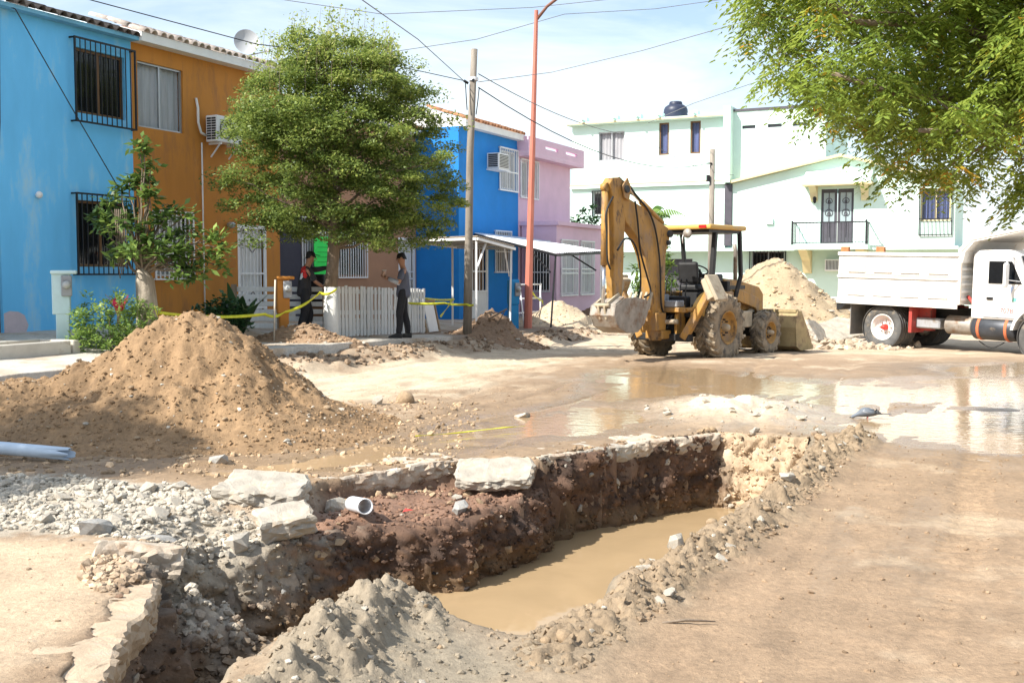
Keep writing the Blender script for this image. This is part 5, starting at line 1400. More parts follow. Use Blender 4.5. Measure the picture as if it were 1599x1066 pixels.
cable('thin cable crossing the sky behind the lamp post top', [hpt(250, -20, 30), hpt(600, 30, 33), hpt(830, 20, 35), hpt(1120, -10, 36)], 0.014, MAT_CABLEG)
cable('thin double-bent cable passing the lamp post shaft', [hpt(560, 95, 30), hpt(745, 68, 31), hpt(880, 30, 32), hpt(1020, 22, 33), hpt(1250, -10, 34)], 0.013, MAT_CABLEG)
cable('faint cable rising from the pole towards the leafy branches', [pole_r + Vector((0, 0, 0.12)), hpt(860, 118, 28), hpt(1000, 85, 25), hpt(1160, 40, 20), hpt(1330, -5, 15)], 0.011, MAT_CABLEG)
cable('faint cable above the mint roof running to the branches', [hpt(1010, 195, 46), hpt(1080, 165, 40), hpt(1190, 128, 34), hpt(1420, 40, 24)], 0.016, MAT_CABLEG)
cable('short dark cable entering the branches at the top', [hpt(1090, -20, 24), hpt(1165, 36, 26), hpt(1260, 90, 29)], 0.014, MAT_CABLE)
cable('dark service cable slanting down the light blue wall', [RW(12.96, -15.95, 6.32), RW(13.2, -15.45, 6.1), RW(14.2, -15.3, 4.6), RW(15.2, -15.2, 3.2)], 0.014, MAT_CABLE)
cable('black cable hanging by the edge of the light blue house', [RW(12.95, -15.92, 6.25), RW(13.0, -15.6, 6.0), RW(12.97, -15.62, 4.2), RW(12.92, -15.6, 3.75)], 0.015, MAT_CABLE)
cable('thin cable sagging from the pole in front of the mint top floor', [pole_r + Vector((0, 0, 0.3)), hpt(1000, 215, 40), hpt(1143, 275, 46)], 0.016, MAT_CABLEG, 0.3)

# ------------------------------------------------------------------ trees and plants
MAT_BARK = M('grey_bark', (0.20, 0.155, 0.115), 0.95, var=0.3, vs=5, bump=0.02, bs=22, stretch=(4, 4, 0.8))
MAT_WASH = M('whitewashed_bark', (0.70, 0.69, 0.65), 0.9, var=0.12, vs=5, bump=0.015, bs=22, dirt=((0.22, 0.17, 0.13), 0.60, 6))
def leaves(name, C_, d_, up, L, W, tint, mat, parent):
    """one diamond leaf per row: centres C_, direction d_, side vector from up"""
    side = np.cross(d_, up); side /= np.linalg.norm(side, axis=1)[:, None] + 1e-9
    L = L[:, None]; W = W[:, None]
    nrm = np.cross(side, d_)
    V = np.stack([C_ - d_ * L / 2, C_ + side * W / 2 - nrm * W * 0.12, C_ + d_ * L / 2 - nrm * L * 0.1, C_ - side * W / 2 - nrm * W * 0.12], axis=1)
    n = len(C_)
    F = np.arange(4 * n).reshape(n, 4)
    o = np_mesh(name, V.reshape(-1, 3), F, mat, parent, False, {'tint': ('FLOAT', np.repeat(tint, 4))})
    return o
def unit(a): return a / (np.linalg.norm(a, axis=1)[:, None] + 1e-9)
def limbs(starts, tips, r0, r1, seed, mb, bend=0.25):
    r = random.Random(seed)
    for a, b in zip(starts, tips):
        a, b = Vector(a), Vector(b)
        L = (b - a).length
        pts = []
        off = Vector((r.uniform(-1, 1), r.uniform(-1, 1), r.uniform(0.2, 1))) * bend * L
        for i in range(7):
            f = i / 6
            pts.append(a.lerp(b, f) + off * f * (1 - f) + Vector((r.gauss(0, 1), r.gauss(0, 1), r.gauss(0, 1))) * 0.02 * L * (1 if 0 < i < 6 else 0))
        mb.tube(pts, [r0 + (r1 - r0) * (i / 6) ** 0.7 for i in range(7)], 6)

LEAF_TREE = leaf_mat('fine_tree_leaves', [(0.0, (0.072, 0.115, 0.030)), (0.45, (0.185, 0.255, 0.058)), (0.8, (0.32, 0.38, 0.10)), (1.0, (0.45, 0.45, 0.17))], 0.42)
def layered_tree(name, label, loc, seed, nclump=520, per=270, wash=True, trunk_h=1.75):
    g = np.random.default_rng(seed)
    t = thing(name, label, 'tree', loc)
    mb = MB(); mb.tube([(0, 0, -0.3), (0.0, 0, 0.2), (0.01, 0, 1.05)], [0.17, 0.15, 0.135], 14); mb.build('painted_trunk' if wash else 'lower_trunk', MAT_WASH if wash else MAT_BARK, t)
    mb = MB(); mb.tube([(0.01, 0, 1.05), (0.05, 0, 1.5), (0.08, 0.0, trunk_h + 0.2), (0.06, 0.05, 2.6), (0.1, 0.0, 3.8), (0.05, 0, 5.0)], [0.133, 0.12, 0.12, 0.09, 0.06, 0.02], 12); mb.build('trunk', MAT_BARK, t)
    # clump centres: layered shelves filling a dome with an uneven outline
    C_ = []
    while len(C_) < nclump:
        th = g.uniform(0, 2 * np.pi); zz = g.uniform(0, 1) ** 0.85
        rmax = 1.93 * float(np.interp(zz, [0, 0.15, 0.35, 0.6, 0.75, 0.9, 1.0], [0.80, 0.95, 1.0, 0.99, 0.87, 0.62, 0.38])) * (1 + 0.12 * math.sin(2 * th + 1.0) + 0.14 * math.sin(5 * th + zz * 9) + 0.08 * math.sin(9 * th - zz * 17))
        rr = rmax * (g.uniform(0.05, 1) ** 0.42)
        z = 2.12 + 3.75 * zz
        z = round(z / 0.42) * 0.42 + g.normal(0, 0.07) if g.random() < 0.4 else z
        if zz > 0.8 and g.random() < 0.35: continue
        C_.append((0.24 + rr * math.cos(th), rr * math.sin(th) * 0.95, z - 0.10 * rr))
    C_ = np.array(C_)
    mb = MB()
    tips = C_[g.choice(len(C_), 60, replace=False)]
    limbs([(0.07, 0.0, min(max(1.8, q[2] - 0.35 * math.hypot(q[0], q[1]) - 0.2), 4.6)) for q in tips], tips, 0.035, 0.006, seed, mb, 0.12)
    mb.build('branches', MAT_BARK, t, kind='stuff')
    n = nclump * per
    ci = np.repeat(np.arange(nclump), per)
    rad = g.uniform(0.22, 0.52, nclump)[ci]
    q = unit(g.normal(size=(n, 3))) * (g.random(n) ** 0.45)[:, None]
    P = C_[ci] + q * np.stack([rad, rad, rad * 0.42], -1)
    P[:, 2] -= 0.10 * (q[:, 0] ** 2 + q[:, 1] ** 2) * rad * 2
    # wispy shoots rising from the top
    ns = 90
    th = g.uniform(0, 2 * np.pi, ns); rr = 1.5 * np.sqrt(g.random(ns))
    sx, sy = rr * np.cos(th), rr * np.sin(th)
    top = 5.95 - 0.36 * rr ** 2
    hgt = g.uniform(0.35, 0.95, ns)
    k = 46
    f = g.random((ns, k)) ** 0.8
    WP = np.stack([sx[:, None] + g.normal(0, 0.07, (ns, k)) + 0.1 * f, sy[:, None] + g.normal(0, 0.07, (ns, k)), top[:, None] - 0.25 + f * hgt[:, None]], -1).reshape(-1, 3)
    P = np.concatenate([P, WP])
    n = len(P)
    d_ = unit(g.normal(size=(n, 3)) * np.array([1, 1, 0.55])); up = unit(g.normal(size=(n, 3)) * 0.55 + np.array([0, 0, 1.0]))
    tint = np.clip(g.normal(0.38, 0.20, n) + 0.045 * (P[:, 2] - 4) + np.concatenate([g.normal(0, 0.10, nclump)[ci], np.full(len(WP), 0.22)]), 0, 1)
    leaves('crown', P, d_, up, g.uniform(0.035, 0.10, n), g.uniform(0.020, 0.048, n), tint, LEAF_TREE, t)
    mb = MB()
    for a, b, c_, h_ in zip(sx, sy, top, hgt): mb.tube([(a, b, c_ - 0.7), (a, b, c_ - 0.25), (a + 0.1, b, c_ - 0.25 + h_)], [0.005, 0.004, 0.002], 4, False)
    mb.build('shoots', MAT_BARK, t, kind='stuff')
    return t
layered_tree('shade_tree', 'dense round green tree with white-painted trunk in front of the houses', (-3.57, 21.4, 0.36), 5)
# tree added just outside the view to cast shade on the mound's near end
layered_tree('shade_tree', 'green tree added out of view to shade the soil mound', (-9.35, 6.9, 0.25), 6, 330, 190, False)

LEAF_NEEM = leaf_mat('pinnate_leaves', [(0.0, (0.085, 0.14, 0.03)), (0.40, (0.20, 0.285, 0.05)), (0.78, (0.32, 0.39, 0.075)), (0.88, (0.40, 0.40, 0.07)), (0.95, (0.60, 0.42, 0.05)), (1.0, (0.60, 0.33, 0.05))], 0.45)
def neem():
    g = np.random.default_rng(12)
    t = thing('overhanging_tree', 'leafy tree with feathery yellowing leaves overhanging from the upper right', 'tree', (7.6, 10.9, 0.0))
    mb = MB(); mb.tube([(0, 0, -0.2), (0.02, 0, 1.0), (-0.1, 0, 2.2), (-0.3, -0.05, 3.0)], [0.24, 0.20, 0.17, 0.13], 12); mb.build('trunk', MAT_BARK, t)
    base = np.array([7.6, 10.9, 0.0])
    lowx = [1.9, 2.1, 2.3, 2.6, 2.86, 3.2, 3.4, 3.7, 4.1, 4.7, 7.0, 9.5]; lowz = [4.2, 3.75, 3.35, 3.2, 3.0, 2.8, 2.5, 2.38, 2.45, 2.2, 2.3, 2.8]
    C_ = []
    while len(C_) < 1080:
        y = g.uniform(8.6, 12.4); x = g.uniform(1.95, 7.0); z = g.uniform(2.1, 6.4)
        xe = x * 10.0 / y; ze = 1.7 + (z - 1.7) * 10.0 / y
        if ze < np.interp(xe, lowx, lowz) + 0.12: continue
        if ((x - 6.0) / 4.1) ** 2 + ((y - 10.6) / 2.1) ** 2 + ((z - 4.4) / 2.5) ** 2 > 1.0: continue
        if float(pn(np.array([x * 0.9]), np.array([y * 0.9]), np.array([z * 1.1]), 77)[0]) < -0.22: continue
        C_.append((x, y, z))
    C_ = np.array(C_)
    mb = MB()
    main = [(2.5, 9.9, 4.3), (2.9, 10.0, 3.5), (3.6, 9.7, 2.95), (3.3, 10.3, 5.0), (4.6, 9.6, 2.8), (4.3, 10.6, 4.2), (5.6, 9.4, 5.6), (8.4, 11.4, 5.0), (6.4, 11.8, 5.8)]
    st = [(7.3, 10.85, 3.0 - 0.12 * i) for i in range(len(main))]
    limbs([Vector(a) - Vector(base) for a in st], [Vector(a) - Vector(base) for a in main], 0.085, 0.022, 3, mb, 0.10)
    mb.build('limb', MAT_BARK, t)
    mb = MB()
    sel = g.choice(len(C_), 150, replace=False)
    mp_ = np.array(main)
    for i in sel:
        j = np.argmin(np.linalg.norm(mp_ - C_[i], axis=1)); f = g.uniform(0.35, 0.95)
        a = np.array(st[j]) + (mp_[j] - np.array(st[j])) * f
        limbs([Vector(a - base)], [Vector(C_[i] - base)], 0.018, 0.005, int(i), mb, 0.1)
    mb.build('twigs', MAT_BARK, t, kind='stuff')
    # each clump bears drooping pinnate leaves of paired leaflets
    per = 13; nl = len(C_) * per
    ci = np.repeat(np.arange(len(C_)), per)
    org = C_[ci] + g.normal(0, 0.07, (nl, 3))
    az = g.uniform(0, 2 * np.pi, nl)
    hz = np.stack([np.cos(az), np.sin(az), np.zeros(nl)], -1)
    Lr = g.uniform(0.22, 0.36, nl)
    pairs = 7
    ft = np.clip(g.normal(0.42, 0.16, nl) + (g.random(nl) < 0.03) * 0.42, 0, 1)
    yc = (g.random(len(C_)) < 0.035)[ci]; ft = np.clip(ft + yc * 0.36, 0, 1)
    Pc, Dc, Tc, Lc = [], [], [], []
    rise = g.uniform(-0.35, 0.35, nl)
    for k in range(pairs):
        f = (k + 0.8) / pairs
        cen = org + hz * (Lr * f)[:, None] * 0.85 + np.array([0, 0, 1.0]) * (Lr * (rise * f - 0.75 * f * f))[:, None]
        side = np.cross(hz, np.array([0, 0, 1.0]))
        for s_ in (-1, 1):
            d = unit(side * s_ + hz * 0.75 + np.array([0, 0, -0.55]) + g.normal(0, 0.15, (nl, 3)))
            ll = g.uniform(0.06, 0.10, nl) * (1.1 - 0.4 * abs(f - 0.5))
            Pc.append(cen + d * ll[:, None] * 0.5); Dc.append(d); Tc.append(np.clip(ft + g.normal(0, 0.05, nl), 0, 1)); Lc.append(ll)
    P = np.concatenate(Pc); D = np.concatenate(Dc); T = np.concatenate(Tc); L = np.concatenate(Lc)
    up = unit(np.array([0, 0, 1.0]) + g.normal(0, 0.45, P.shape))
    leaves('crown', P - base, D, up, L, L * 0.30, T, LEAF_NEEM, t)
neem()

LEAF_SHRUB = leaf_mat('broad_leaves', [(0.0, (0.05, 0.095, 0.025)), (0.5, (0.12, 0.20, 0.045)), (1.0, (0.26, 0.36, 0.08))], 0.3, 0.4)
LEAF_BUSH = leaf_mat('bush_leaves', [(0.0, (0.09, 0.16, 0.035)), (0.5, (0.19, 0.30, 0.07)), (1.0, (0.34, 0.42, 0.12))], 0.35)
LEAF_DARK = leaf_mat('dark_leaves', [(0.0, (0.012, 0.035, 0.014)), (0.5, (0.025, 0.07, 0.022)), (1.0, (0.06, 0.13, 0.035))], 0.2, 0.35)
LEAF_RED = leaf_mat('red_leaves', [(0.0, (0.20, 0.012, 0.03)), (0.6, (0.42, 0.03, 0.06)), (1.0, (0.5, 0.12, 0.12))], 0.4, 0.4)
def rosettes(t, tips, per, L, mat, seed, name='crown', droop=0.2, wr=0.34, spread=0.05):
    g = np.random.default_rng(seed)
    tips = np.asarray(tips); n = len(tips) * per
    ci = np.repeat(np.arange(len(tips)), per)
    d = unit(g.normal(size=(n, 3)) * np.array([1, 1, 0.5]) + np.array([0, 0, 0.25 - droop]))
    ll = g.uniform(0.7, 1.2, n) * L
    P = tips[ci] + d * ll[:, None] * 0.55 + g.normal(0, spread, (n, 3))
    up = unit(np.array([0, 0, 1.0]) + g.normal(0, 0.35, (n, 3)))
    tint = np.clip(g.normal(0.45, 0.2, n) + g.normal(0, 0.15, len(tips))[ci], 0, 1)
    return leaves(name, P, d, up, ll, ll * wr, tint, mat, t)
# small tree with a stout trunk in front of the orange house
g = np.random.default_rng(23)
t = thing('small_tree', 'small broad-leaved tree with stout grey trunk beside the soil mound', 'tree', (-5.9, 17.5, 0.35))
mb = MB(); mb.tube([(0, 0, -0.2), (0, 0, 0.25), (0.03, 0, 0.8), (0.0, 0, 1.2), (-0.05, 0, 1.4)], [0.22, 0.175, 0.165, 0.15, 0.09], 12); mb.build('trunk', M('pale_grey_bark', (0.33, 0.28, 0.22), 0.95, var=0.35, vs=4, bump=0.025, bs=18, stretch=(5, 5, 0.6)), t)
tips = [(-0.05, 0, 3.35), (0.1, 0.1, 3.1), (-0.35, 0, 2.7), (-0.62, 0.05, 2.5), (-0.72, 0, 2.25), (-0.3, 0.2, 2.3), (0.12, -0.1, 2.6), (0.2, 0.1, 2.2), (-0.05, -0.25, 2.0), (0.45, 0, 1.9), (0.7, -0.1, 1.75), (0.95, 0, 1.6), (1.05, 0.1, 1.95), (0.75, 0.15, 2.05), (0.3, -0.3, 1.6), (0.55, 0.2, 1.45), (-0.2, -0.2, 1.7), (-0.45, 0.1, 1.75), (0.95, -0.1, 1.35), (1.15, 0.0, 1.65), (0.0, 0.1, 2.85), (-0.5, -0.1, 2.05), (0.35, 0.2, 2.35), (0.15, -0.2, 1.85), (0.6, -0.2, 1.6)]
tips = tips + [(a + g.normal(0, 0.12), b + g.normal(0, 0.12), c + g.normal(0, 0.12)) for a, b, c in tips]
mb = MB(); limbs([(-0.03, 0, 1.2 + 0.01 * i) for i in range(len(tips))], tips, 0.028, 0.008, 9, mb, 0.15); mb.build('branches', MAT_BARK, t, kind='stuff')
rosettes(t, tips, 44, 0.165, LEAF_SHRUB, 24, droop=0.15, wr=0.42, spread=0.06)
mb = MB()
for i in range(7): mb.tube([(-0.42 + i * 0.03, -0.1, 2.35), (-0.40 + i * 0.025, -0.12, 1.7 - 0.05 * i), (-0.36 + i * 0.03, -0.1, 1.25 + 0.06 * i)], 0.008, 4)
mb.build('dry_vine', MAT_BARK, t, kind='stuff')
def shrub(name, label, loc, r, h, n, per, L, mat, seed, wr=0.45, stems=9, droop=0.0):
    g = np.random.default_rng(seed)
    t = thing(name, label, 'plant', loc)
    th = g.uniform(0, 6.28, n); rr = r * np.sqrt(g.random(n)); z = h * g.uniform(0.12, 1, n) * (1 - 0.4 * (rr / r) ** 2)
    tips = np.stack([rr * np.cos(th), rr * np.sin(th), z], -1)
    mb = MB()
    for q in tips[:: max(1, n // stems)]: mb.tube([(q[0] * 0.1, q[1] * 0.1, -0.1), (q[0] * 0.6, q[1] * 0.6, q[2] * 0.6), tuple(q)], [0.012, 0.008, 0.004], 5, False)
    mb.build('stems', MAT_BARK, t, kind='stuff')
    rosettes(t, tips, per, L, mat, seed + 1, 'foliage', droop, wr, r * 0.06)
    return t
shrub('leafy_shrub', 'bright green bushy shrub at the base of the small tree', (-6.35, 17.2, 0.4), 0.62, 1.1, 150, 30, 0.075, LEAF_BUSH, 31)
shrub('leafy_shrub', 'dark green plants along the orange wall behind the soil mound', (-5.35, 19.8, 0.5), 0.65, 0.75, 60, 20, 0.13, LEAF_DARK, 41)
shrub('leafy_shrub', 'pale green herb growing right against the small tree trunk', (-5.85, 17.1, 0.4), 0.35, 1.1, 45, 20, 0.06, LEAF_BUSH, 46)
def blades(name, label, loc, n, L, W, mat, seed, lean=0.6, base_r=0.04):
    """long arching leaves from one root, each a bent strip"""
    r = random.Random(seed)
    t = thing(name, label, 'plant', loc)
    for i in range(n):
        a = i * 2.4 + r.uniform(-0.3, 0.3); ln = L * r.uniform(0.75, 1.1); le = lean * r.uniform(0.5, 1.3)
        d = Vector((math.cos(a), math.sin(a), 0)); sd = Vector((-math.sin(a), math.cos(a), 0))
        vs, fs = [], []
        for k in range(7):
            f = k / 6
            c = d * (base_r + ln * le * f ** 1.4) + Vector((0, 0, ln * (f - 0.45 * le * f * f)))
            w = W * math.sin(math.pi * min(0.97, 0.12 + 0.86 * f)) / 2
            vs += [c - sd * w, c + Vector((0, 0, -0.15 * w)), c + sd * w]
        for k in range(6):
            for j in (0, 1): fs.append((3 * k + j, 3 * k + j + 1, 3 * k + j + 4, 3 * k + j + 3))
        m = np_mesh('leaf', [tuple(v) for v in vs], fs, mat, t, True, {'tint': ('FLOAT', np.full(len(vs), r.uniform(0.25, 0.75)))})
    mb = MB(); mb.tube([(0, 0, -0.15), (0, 0, 0.12)], [0.035, 0.02], 6); mb.build('stem', MAT_BARK, t)
    return t
blades('red_plant', 'red-leaved cordyline between the shrub and the small tree trunk', (-6.15, 17.0, 1.05), 7, 0.38, 0.08, LEAF_RED, 3, 0.45)
t = blades('big_leaf_plant', 'dark plant with large upright leaves by the orange wall', (-5.1, 20.3, 0.5), 8, 1.05, 0.26, LEAF_DARK, 5, 0.45)
# palm and shrubs before the mint building
t = thing('palm', 'palm with arching fronds behind the backhoe boom', 'palm', (4.7, 38.5, -0.1))
mb = MB(); mb.tube([(0, 0, 0), (0.05, 0, 1.6), (0.0, 0, 3.5)], [0.16, 0.13, 0.11], 10); mb.build('trunk', MAT_BARK, t)
r = random.Random(8)
LEAF_PALM = leaf_mat('palm_leaflets', [(0.0, (0.07, 0.15, 0.03)), (1.0, (0.20, 0.32, 0.07))], 0.35)
for i in range(15):
    a = i * 2.4; L = r.uniform(1.3, 1.8); el = r.uniform(0.1, 1.2)
    vs, fs = [], []
    for k in range(16):
        f = (k + 1) / 16
        q = Vector((math.cos(a) * L * f * math.cos(el), math.sin(a) * L * f * math.cos(el), 3.5 + L * (f * math.sin(el) + 0.25 * f - 0.75 * f * f)))
        for s_ in (-1, 1):
            sd = Vector((-math.sin(a) * s_, math.cos(a) * s_, -0.55)).normalized() * (0.42 * math.sin(math.pi * min(0.95, f * 0.9 + 0.1)) + 0.06); fw_ = Vector((math.cos(a), math.sin(a), -0.2)) * 0.035
            b = len(vs); vs += [q - fw_, q + fw_, q + sd + fw_ * 3, q + sd + fw_ * 2]; fs.append((b, b + 1, b + 2, b + 3))
    np_mesh('frond', [tuple(v) for v in vs], fs, LEAF_PALM, t, False, {'tint': ('FLOAT', np.full(len(vs), r.random()))})
shrub('leafy_shrub', 'green bush left of the palm beyond the pink house', (3.1, 44.5, 0), 1.3, 4.6, 120, 30, 0.22, LEAF_DARK, 51, stems=14)
shrub('leafy_shrub', 'lush green plants at the foot of the palm behind the boom', (4.9, 37.5, 0), 0.8, 3.0, 90, 26, 0.25, LEAF_SHRUB, 61, wr=0.3, stems=12)
# ------------------------------------------------------------------ backhoe loader (local x forward, y left, origin under the rear axle)
MAT_YEL = M('worn_machine_yellow', (0.40, 0.215, 0.052), 0.6, var=0.22, vs=3, stretch=(1.6, 1.6, 0.8), dirt=((0.29, 0.185, 0.10), 0.49, 2.6), dirt2=((0.06, 0.036, 0.026), 0.545, 3.6))
MAT_YELP = M('faded_yellow_top', (0.60, 0.36, 0.09), 0.6, var=0.12, vs=3, dirt=((0.45, 0.33, 0.19), 0.5, 3.0))
MAT_DUST = M('dusty_metal', (0.42, 0.35, 0.25), 0.85, var=0.25, vs=5, dirt=((0.20, 0.12, 0.07), 0.55, 4))
MAT_STEEL = M('scraped_steel', (0.30, 0.27, 0.235), 0.55, 0.3, var=0.3, vs=5, dirt=((0.20, 0.12, 0.07), 0.5, 4))
MAT_ROD = M('chrome_rod', (0.6, 0.61, 0.63), 0.2, 0.9, var=0.05)
MAT_BLK = M('machine_black', (0.018, 0.018, 0.019), 0.55, var=0.3, vs=4, dirt=((0.13, 0.10, 0.07), 0.62, 4))
MAT_HOSE = M('rubber_hose', (0.015, 0.015, 0.015), 0.6)
MAT_TYRED = M('dusty_tyre', (0.27, 0.215, 0.15), 0.95, var=0.3, vs=5, bump=0.006, bs=40, dirt=((0.075, 0.068, 0.06), 0.5, 4))
MAT_GREYB = M('grey_battery_box', (0.30, 0.31, 0.33), 0.6, var=0.2, vs=4, dirt=((0.12, 0.1, 0.08), 0.55, 5))
MAT_REDL = M('red_lens', (0.6, 0.02, 0.02), 0.25, var=0.05)

def wheel(t, name, c, R, w, rim_r, side, tread='lug', mt=None, mr=None, hub=None, dish=0.0, flip=1):
    """tyre with tread blocks and a dished rim; axis along y, side = -1 or 1 for the outer face"""
    mt = mt or MAT_TYRED
    mb = MB()
    h = w / 2
    pr = [(rim_r, -h * 0.72), (rim_r * 1.03, -h * 0.9), (R * 0.80, -h), (R * 0.93, -h * 0.96), (R * 0.975, -h * 0.8), (R * 0.985, 0), (R * 0.975, h * 0.8), (R * 0.93, h * 0.96), (R * 0.80, h), (rim_r * 1.03, h * 0.9), (rim_r, h * 0.72), (rim_r, -h * 0.72)]
    mb.lathe(pr, 48, c, 'y')
    if tread == 'lug':
        n = int(R * 34)
        for i in range(n):
            for s_ in (-1, 1):
                a = 2 * math.pi * (i + (0.5 if s_ > 0 else 0)) / n
                da = 0.40 / R * 0.36 * flip
                def P(rr, aa, yy): return (c[0] + rr * math.cos(aa), c[1] + yy, c[2] + rr * math.sin(aa))
                hw = 0.034 / R
                vs = []
                for rr, k in ((R * 0.965, 1.3), (R * 1.05, 0.95)):
                    for yy, aa in ((0.02 * s_, a), (h * 0.60 * s_, a + da * 0.75), (h * 1.0 * s_, a + da)):
                        r2 = rr if abs(yy) < h * 0.9 else rr * 0.965
                        vs += [P(r2, aa - hw * k, yy), P(r2, aa + hw * k, yy)]
                # side toe of the lug
                fs = [(6, 7, 9, 8), (8, 9, 11, 10), (0, 2, 8, 6), (2, 4, 10, 8), (1, 7, 9, 3), (3, 9, 11, 5), (4, 5, 11, 10), (0, 6, 7, 1)]
                mb.add(vs, fs)
                mb.add([P(R * 0.99, a + da - hw, h * 0.99 * s_), P(R * 0.99, a + da + hw, h * 0.99 * s_), P(R * 0.84, a + da + hw * 1.2, h * 1.03 * s_), P(R * 0.84, a + da - hw * 1.2, h * 1.03 * s_), P(R * 0.99, a + da - hw, h * 0.90 * s_), P(R * 0.99, a + da + hw, h * 0.90 * s_), P(R * 0.84, a + da + hw * 1.2, h * 0.9 * s_), P(R * 0.84, a + da - hw * 1.2, h * 0.9 * s_)], [(0, 1, 2, 3), (0, 4, 5, 1), (1, 5, 6, 2), (3, 2, 6, 7), (0, 3, 7, 4)])
    else:
        for yy in (-0.5, -0.17, 0.17, 0.5):
            mb.lathe([(R * 0.975, yy * w - 0.028), (R * 1.0, yy * w - 0.024), (R * 1.0, yy * w + 0.024), (R * 0.975, yy * w + 0.028)], 48, c, 'y')
    tw_ = mb.build(name, mt, t)
    mb = MB(); o = side
    mb.lathe([(rim_r * 1.05, o * h * 0.93), (rim_r * 1.02, o * h * 0.98), (rim_r * 0.95, o * h * 0.86), (rim_r * 0.90, o * h * (0.55 - dish)), (rim_r * 0.62, o * h * (0.30 - dish * 1.6)), (rim_r * 0.40, o * h * (0.34 - dish * 1.6)), (rim_r * 0.30, o * h * (0.38 - dish * 1.6)), (0.0, o * h * (0.40 - dish * 1.6))], 32, c, 'y')
    rim = mb.build('rim', mr or MAT_YEL, tw_)
    mb = MB()
    yb = o * h * (0.34 - dish * 1.6)
    for i in range(8):
        a = i * math.pi / 4
        mb.lathe([(0.0, yb + o * 0.05), (0.018, yb + o * 0.05), (0.018, yb - o * 0.02)], 6, (c[0] + rim_r * 0.48 * math.cos(a), c[1], c[2] + rim_r * 0.48 * math.sin(a)), 'y')
    mb.build('lug_nuts', MAT_BLK if hub is None else MAT_STEEL, tw_, kind='stuff')
    mb = MB(); mb.lathe([(0, yb + o * 0.15), (rim_r * 0.16, yb + o * 0.145), (rim_r * 0.22, yb + o * 0.10), (rim_r * 0.26, yb)], 16, c, 'y'); mb.build('hub', hub or MAT_DUST, tw_)
    return tw_

HEAD = math.atan2(0.768, 0.64)
bh = thing('backhoe_loader', 'muddy yellow backhoe loader with raised digging arm in the street', 'backhoe', (3.65, 22.8, gh(3.65, 22.8) - 0.035), HEAD)
RR = 0.665
for s_ in (-1, 1):
    wheel(bh, 'rear_wheel', (0, s_ * 0.80, RR), RR, 0.44, 0.33, s_, 'lug', flip=1)
    wheel(bh, 'front_wheel', (2.12, s_ * 0.76, 0.47), 0.47, 0.30, 0.235, s_, 'lug')
p = MB(); p.b2(-0.85, 2.6, -0.30, 0.30, 0.45, 0.85); p.b2(-0.2, 0.2, -0.58, 0.58, 0.52, 0.82); p.b2(2.0, 2.24, -0.6, 0.6, 0.38, 0.56); p.build('chassis', MAT_BLK, bh, 0.02)
p = MB(); p.prism([(0.95, 0.95), (2.75, 0.92), (2.80, 1.30), (2.6, 1.46), (1.6, 1.62), (0.95, 1.66)], -0.36, 0.36); p.build('hood', MAT_YEL, bh, 0.03, 2)
p = MB(); p.b2(2.76, 2.84, -0.33, 0.33, 0.85, 1.3); p.build('grille', MAT_BLK, bh, 0.01)
p = MB()
for s_ in (-1, 1): p.b2(1.0, 1.9, s_ * 0.365 - 0.004, s_ * 0.365 + 0.004, 1.42, 1.50)
p.build('hood_stripe', MAT_BLK, bh)
p = MB(); p.tube([(1.75, -0.2, 1.55), (1.75, -0.2, 2.25), (1.70, -0.2, 2.4)], 0.045, 10); p.build('exhaust_pipe', MAT_STEEL, bh)
p = MB(); p.b2(-0.62, 0.95, -0.55, 0.55, 0.88, 0.98); p.b2(0.85, 0.98, -0.5, 0.5, 0.98, 1.6); p.build('operator_floor', MAT_BLK, bh, 0.01)
for s_ in (-1, 1):
    p = MB(); n = 12
    vs = []
    for i in range(n + 1):
        a = math.radians(20 + 140 * i / n)
        for r_ in (0.74, 0.70):
            for yy in (0.50, 0.80): vs.append((r_ * math.cos(a) + 0.02, s_ * yy, RR + r_ * math.sin(a)))
    fs = []
    for i in range(n):
        b = 4 * i
        fs += [(b, b + 1, b + 5, b + 4), (b + 2, b + 6, b + 7, b + 3), (b, b + 4, b + 6, b + 2), (b + 1, b + 3, b + 7, b + 5)]
    p.add(vs, fs); p.build('fender', MAT_YELP, bh)
    p = MB(); p.b2(-0.15, 0.95, s_ * 0.56 - 0.05, s_ * 0.56 + 0.05, 0.95, 1.38); p.build('side_console', MAT_YEL, bh, 0.02)
    p = MB(); p.b2(0.55, 1.05, s_ * 0.72 - 0.12, s_ * 0.72 + 0.12, 0.42, 0.47); p.b2(0.58, 0.62, s_ * 0.66 - 0.02, s_ * 0.66 + 0.02, 0.47, 0.95); p.build('step', MAT_DUST, bh)
    p = MB(); p.lathe([(0.16, -0.2), (0.16, 0.2)], 12, (1.35, s_ * 0.5, 0.78), 'x'); p.b2(1.1, 1.7, s_ * 0.5 - 0.16, s_ * 0.5 + 0.16, 0.6, 0.95); p.build('side_tank', MAT_DUST, bh, 0.02)
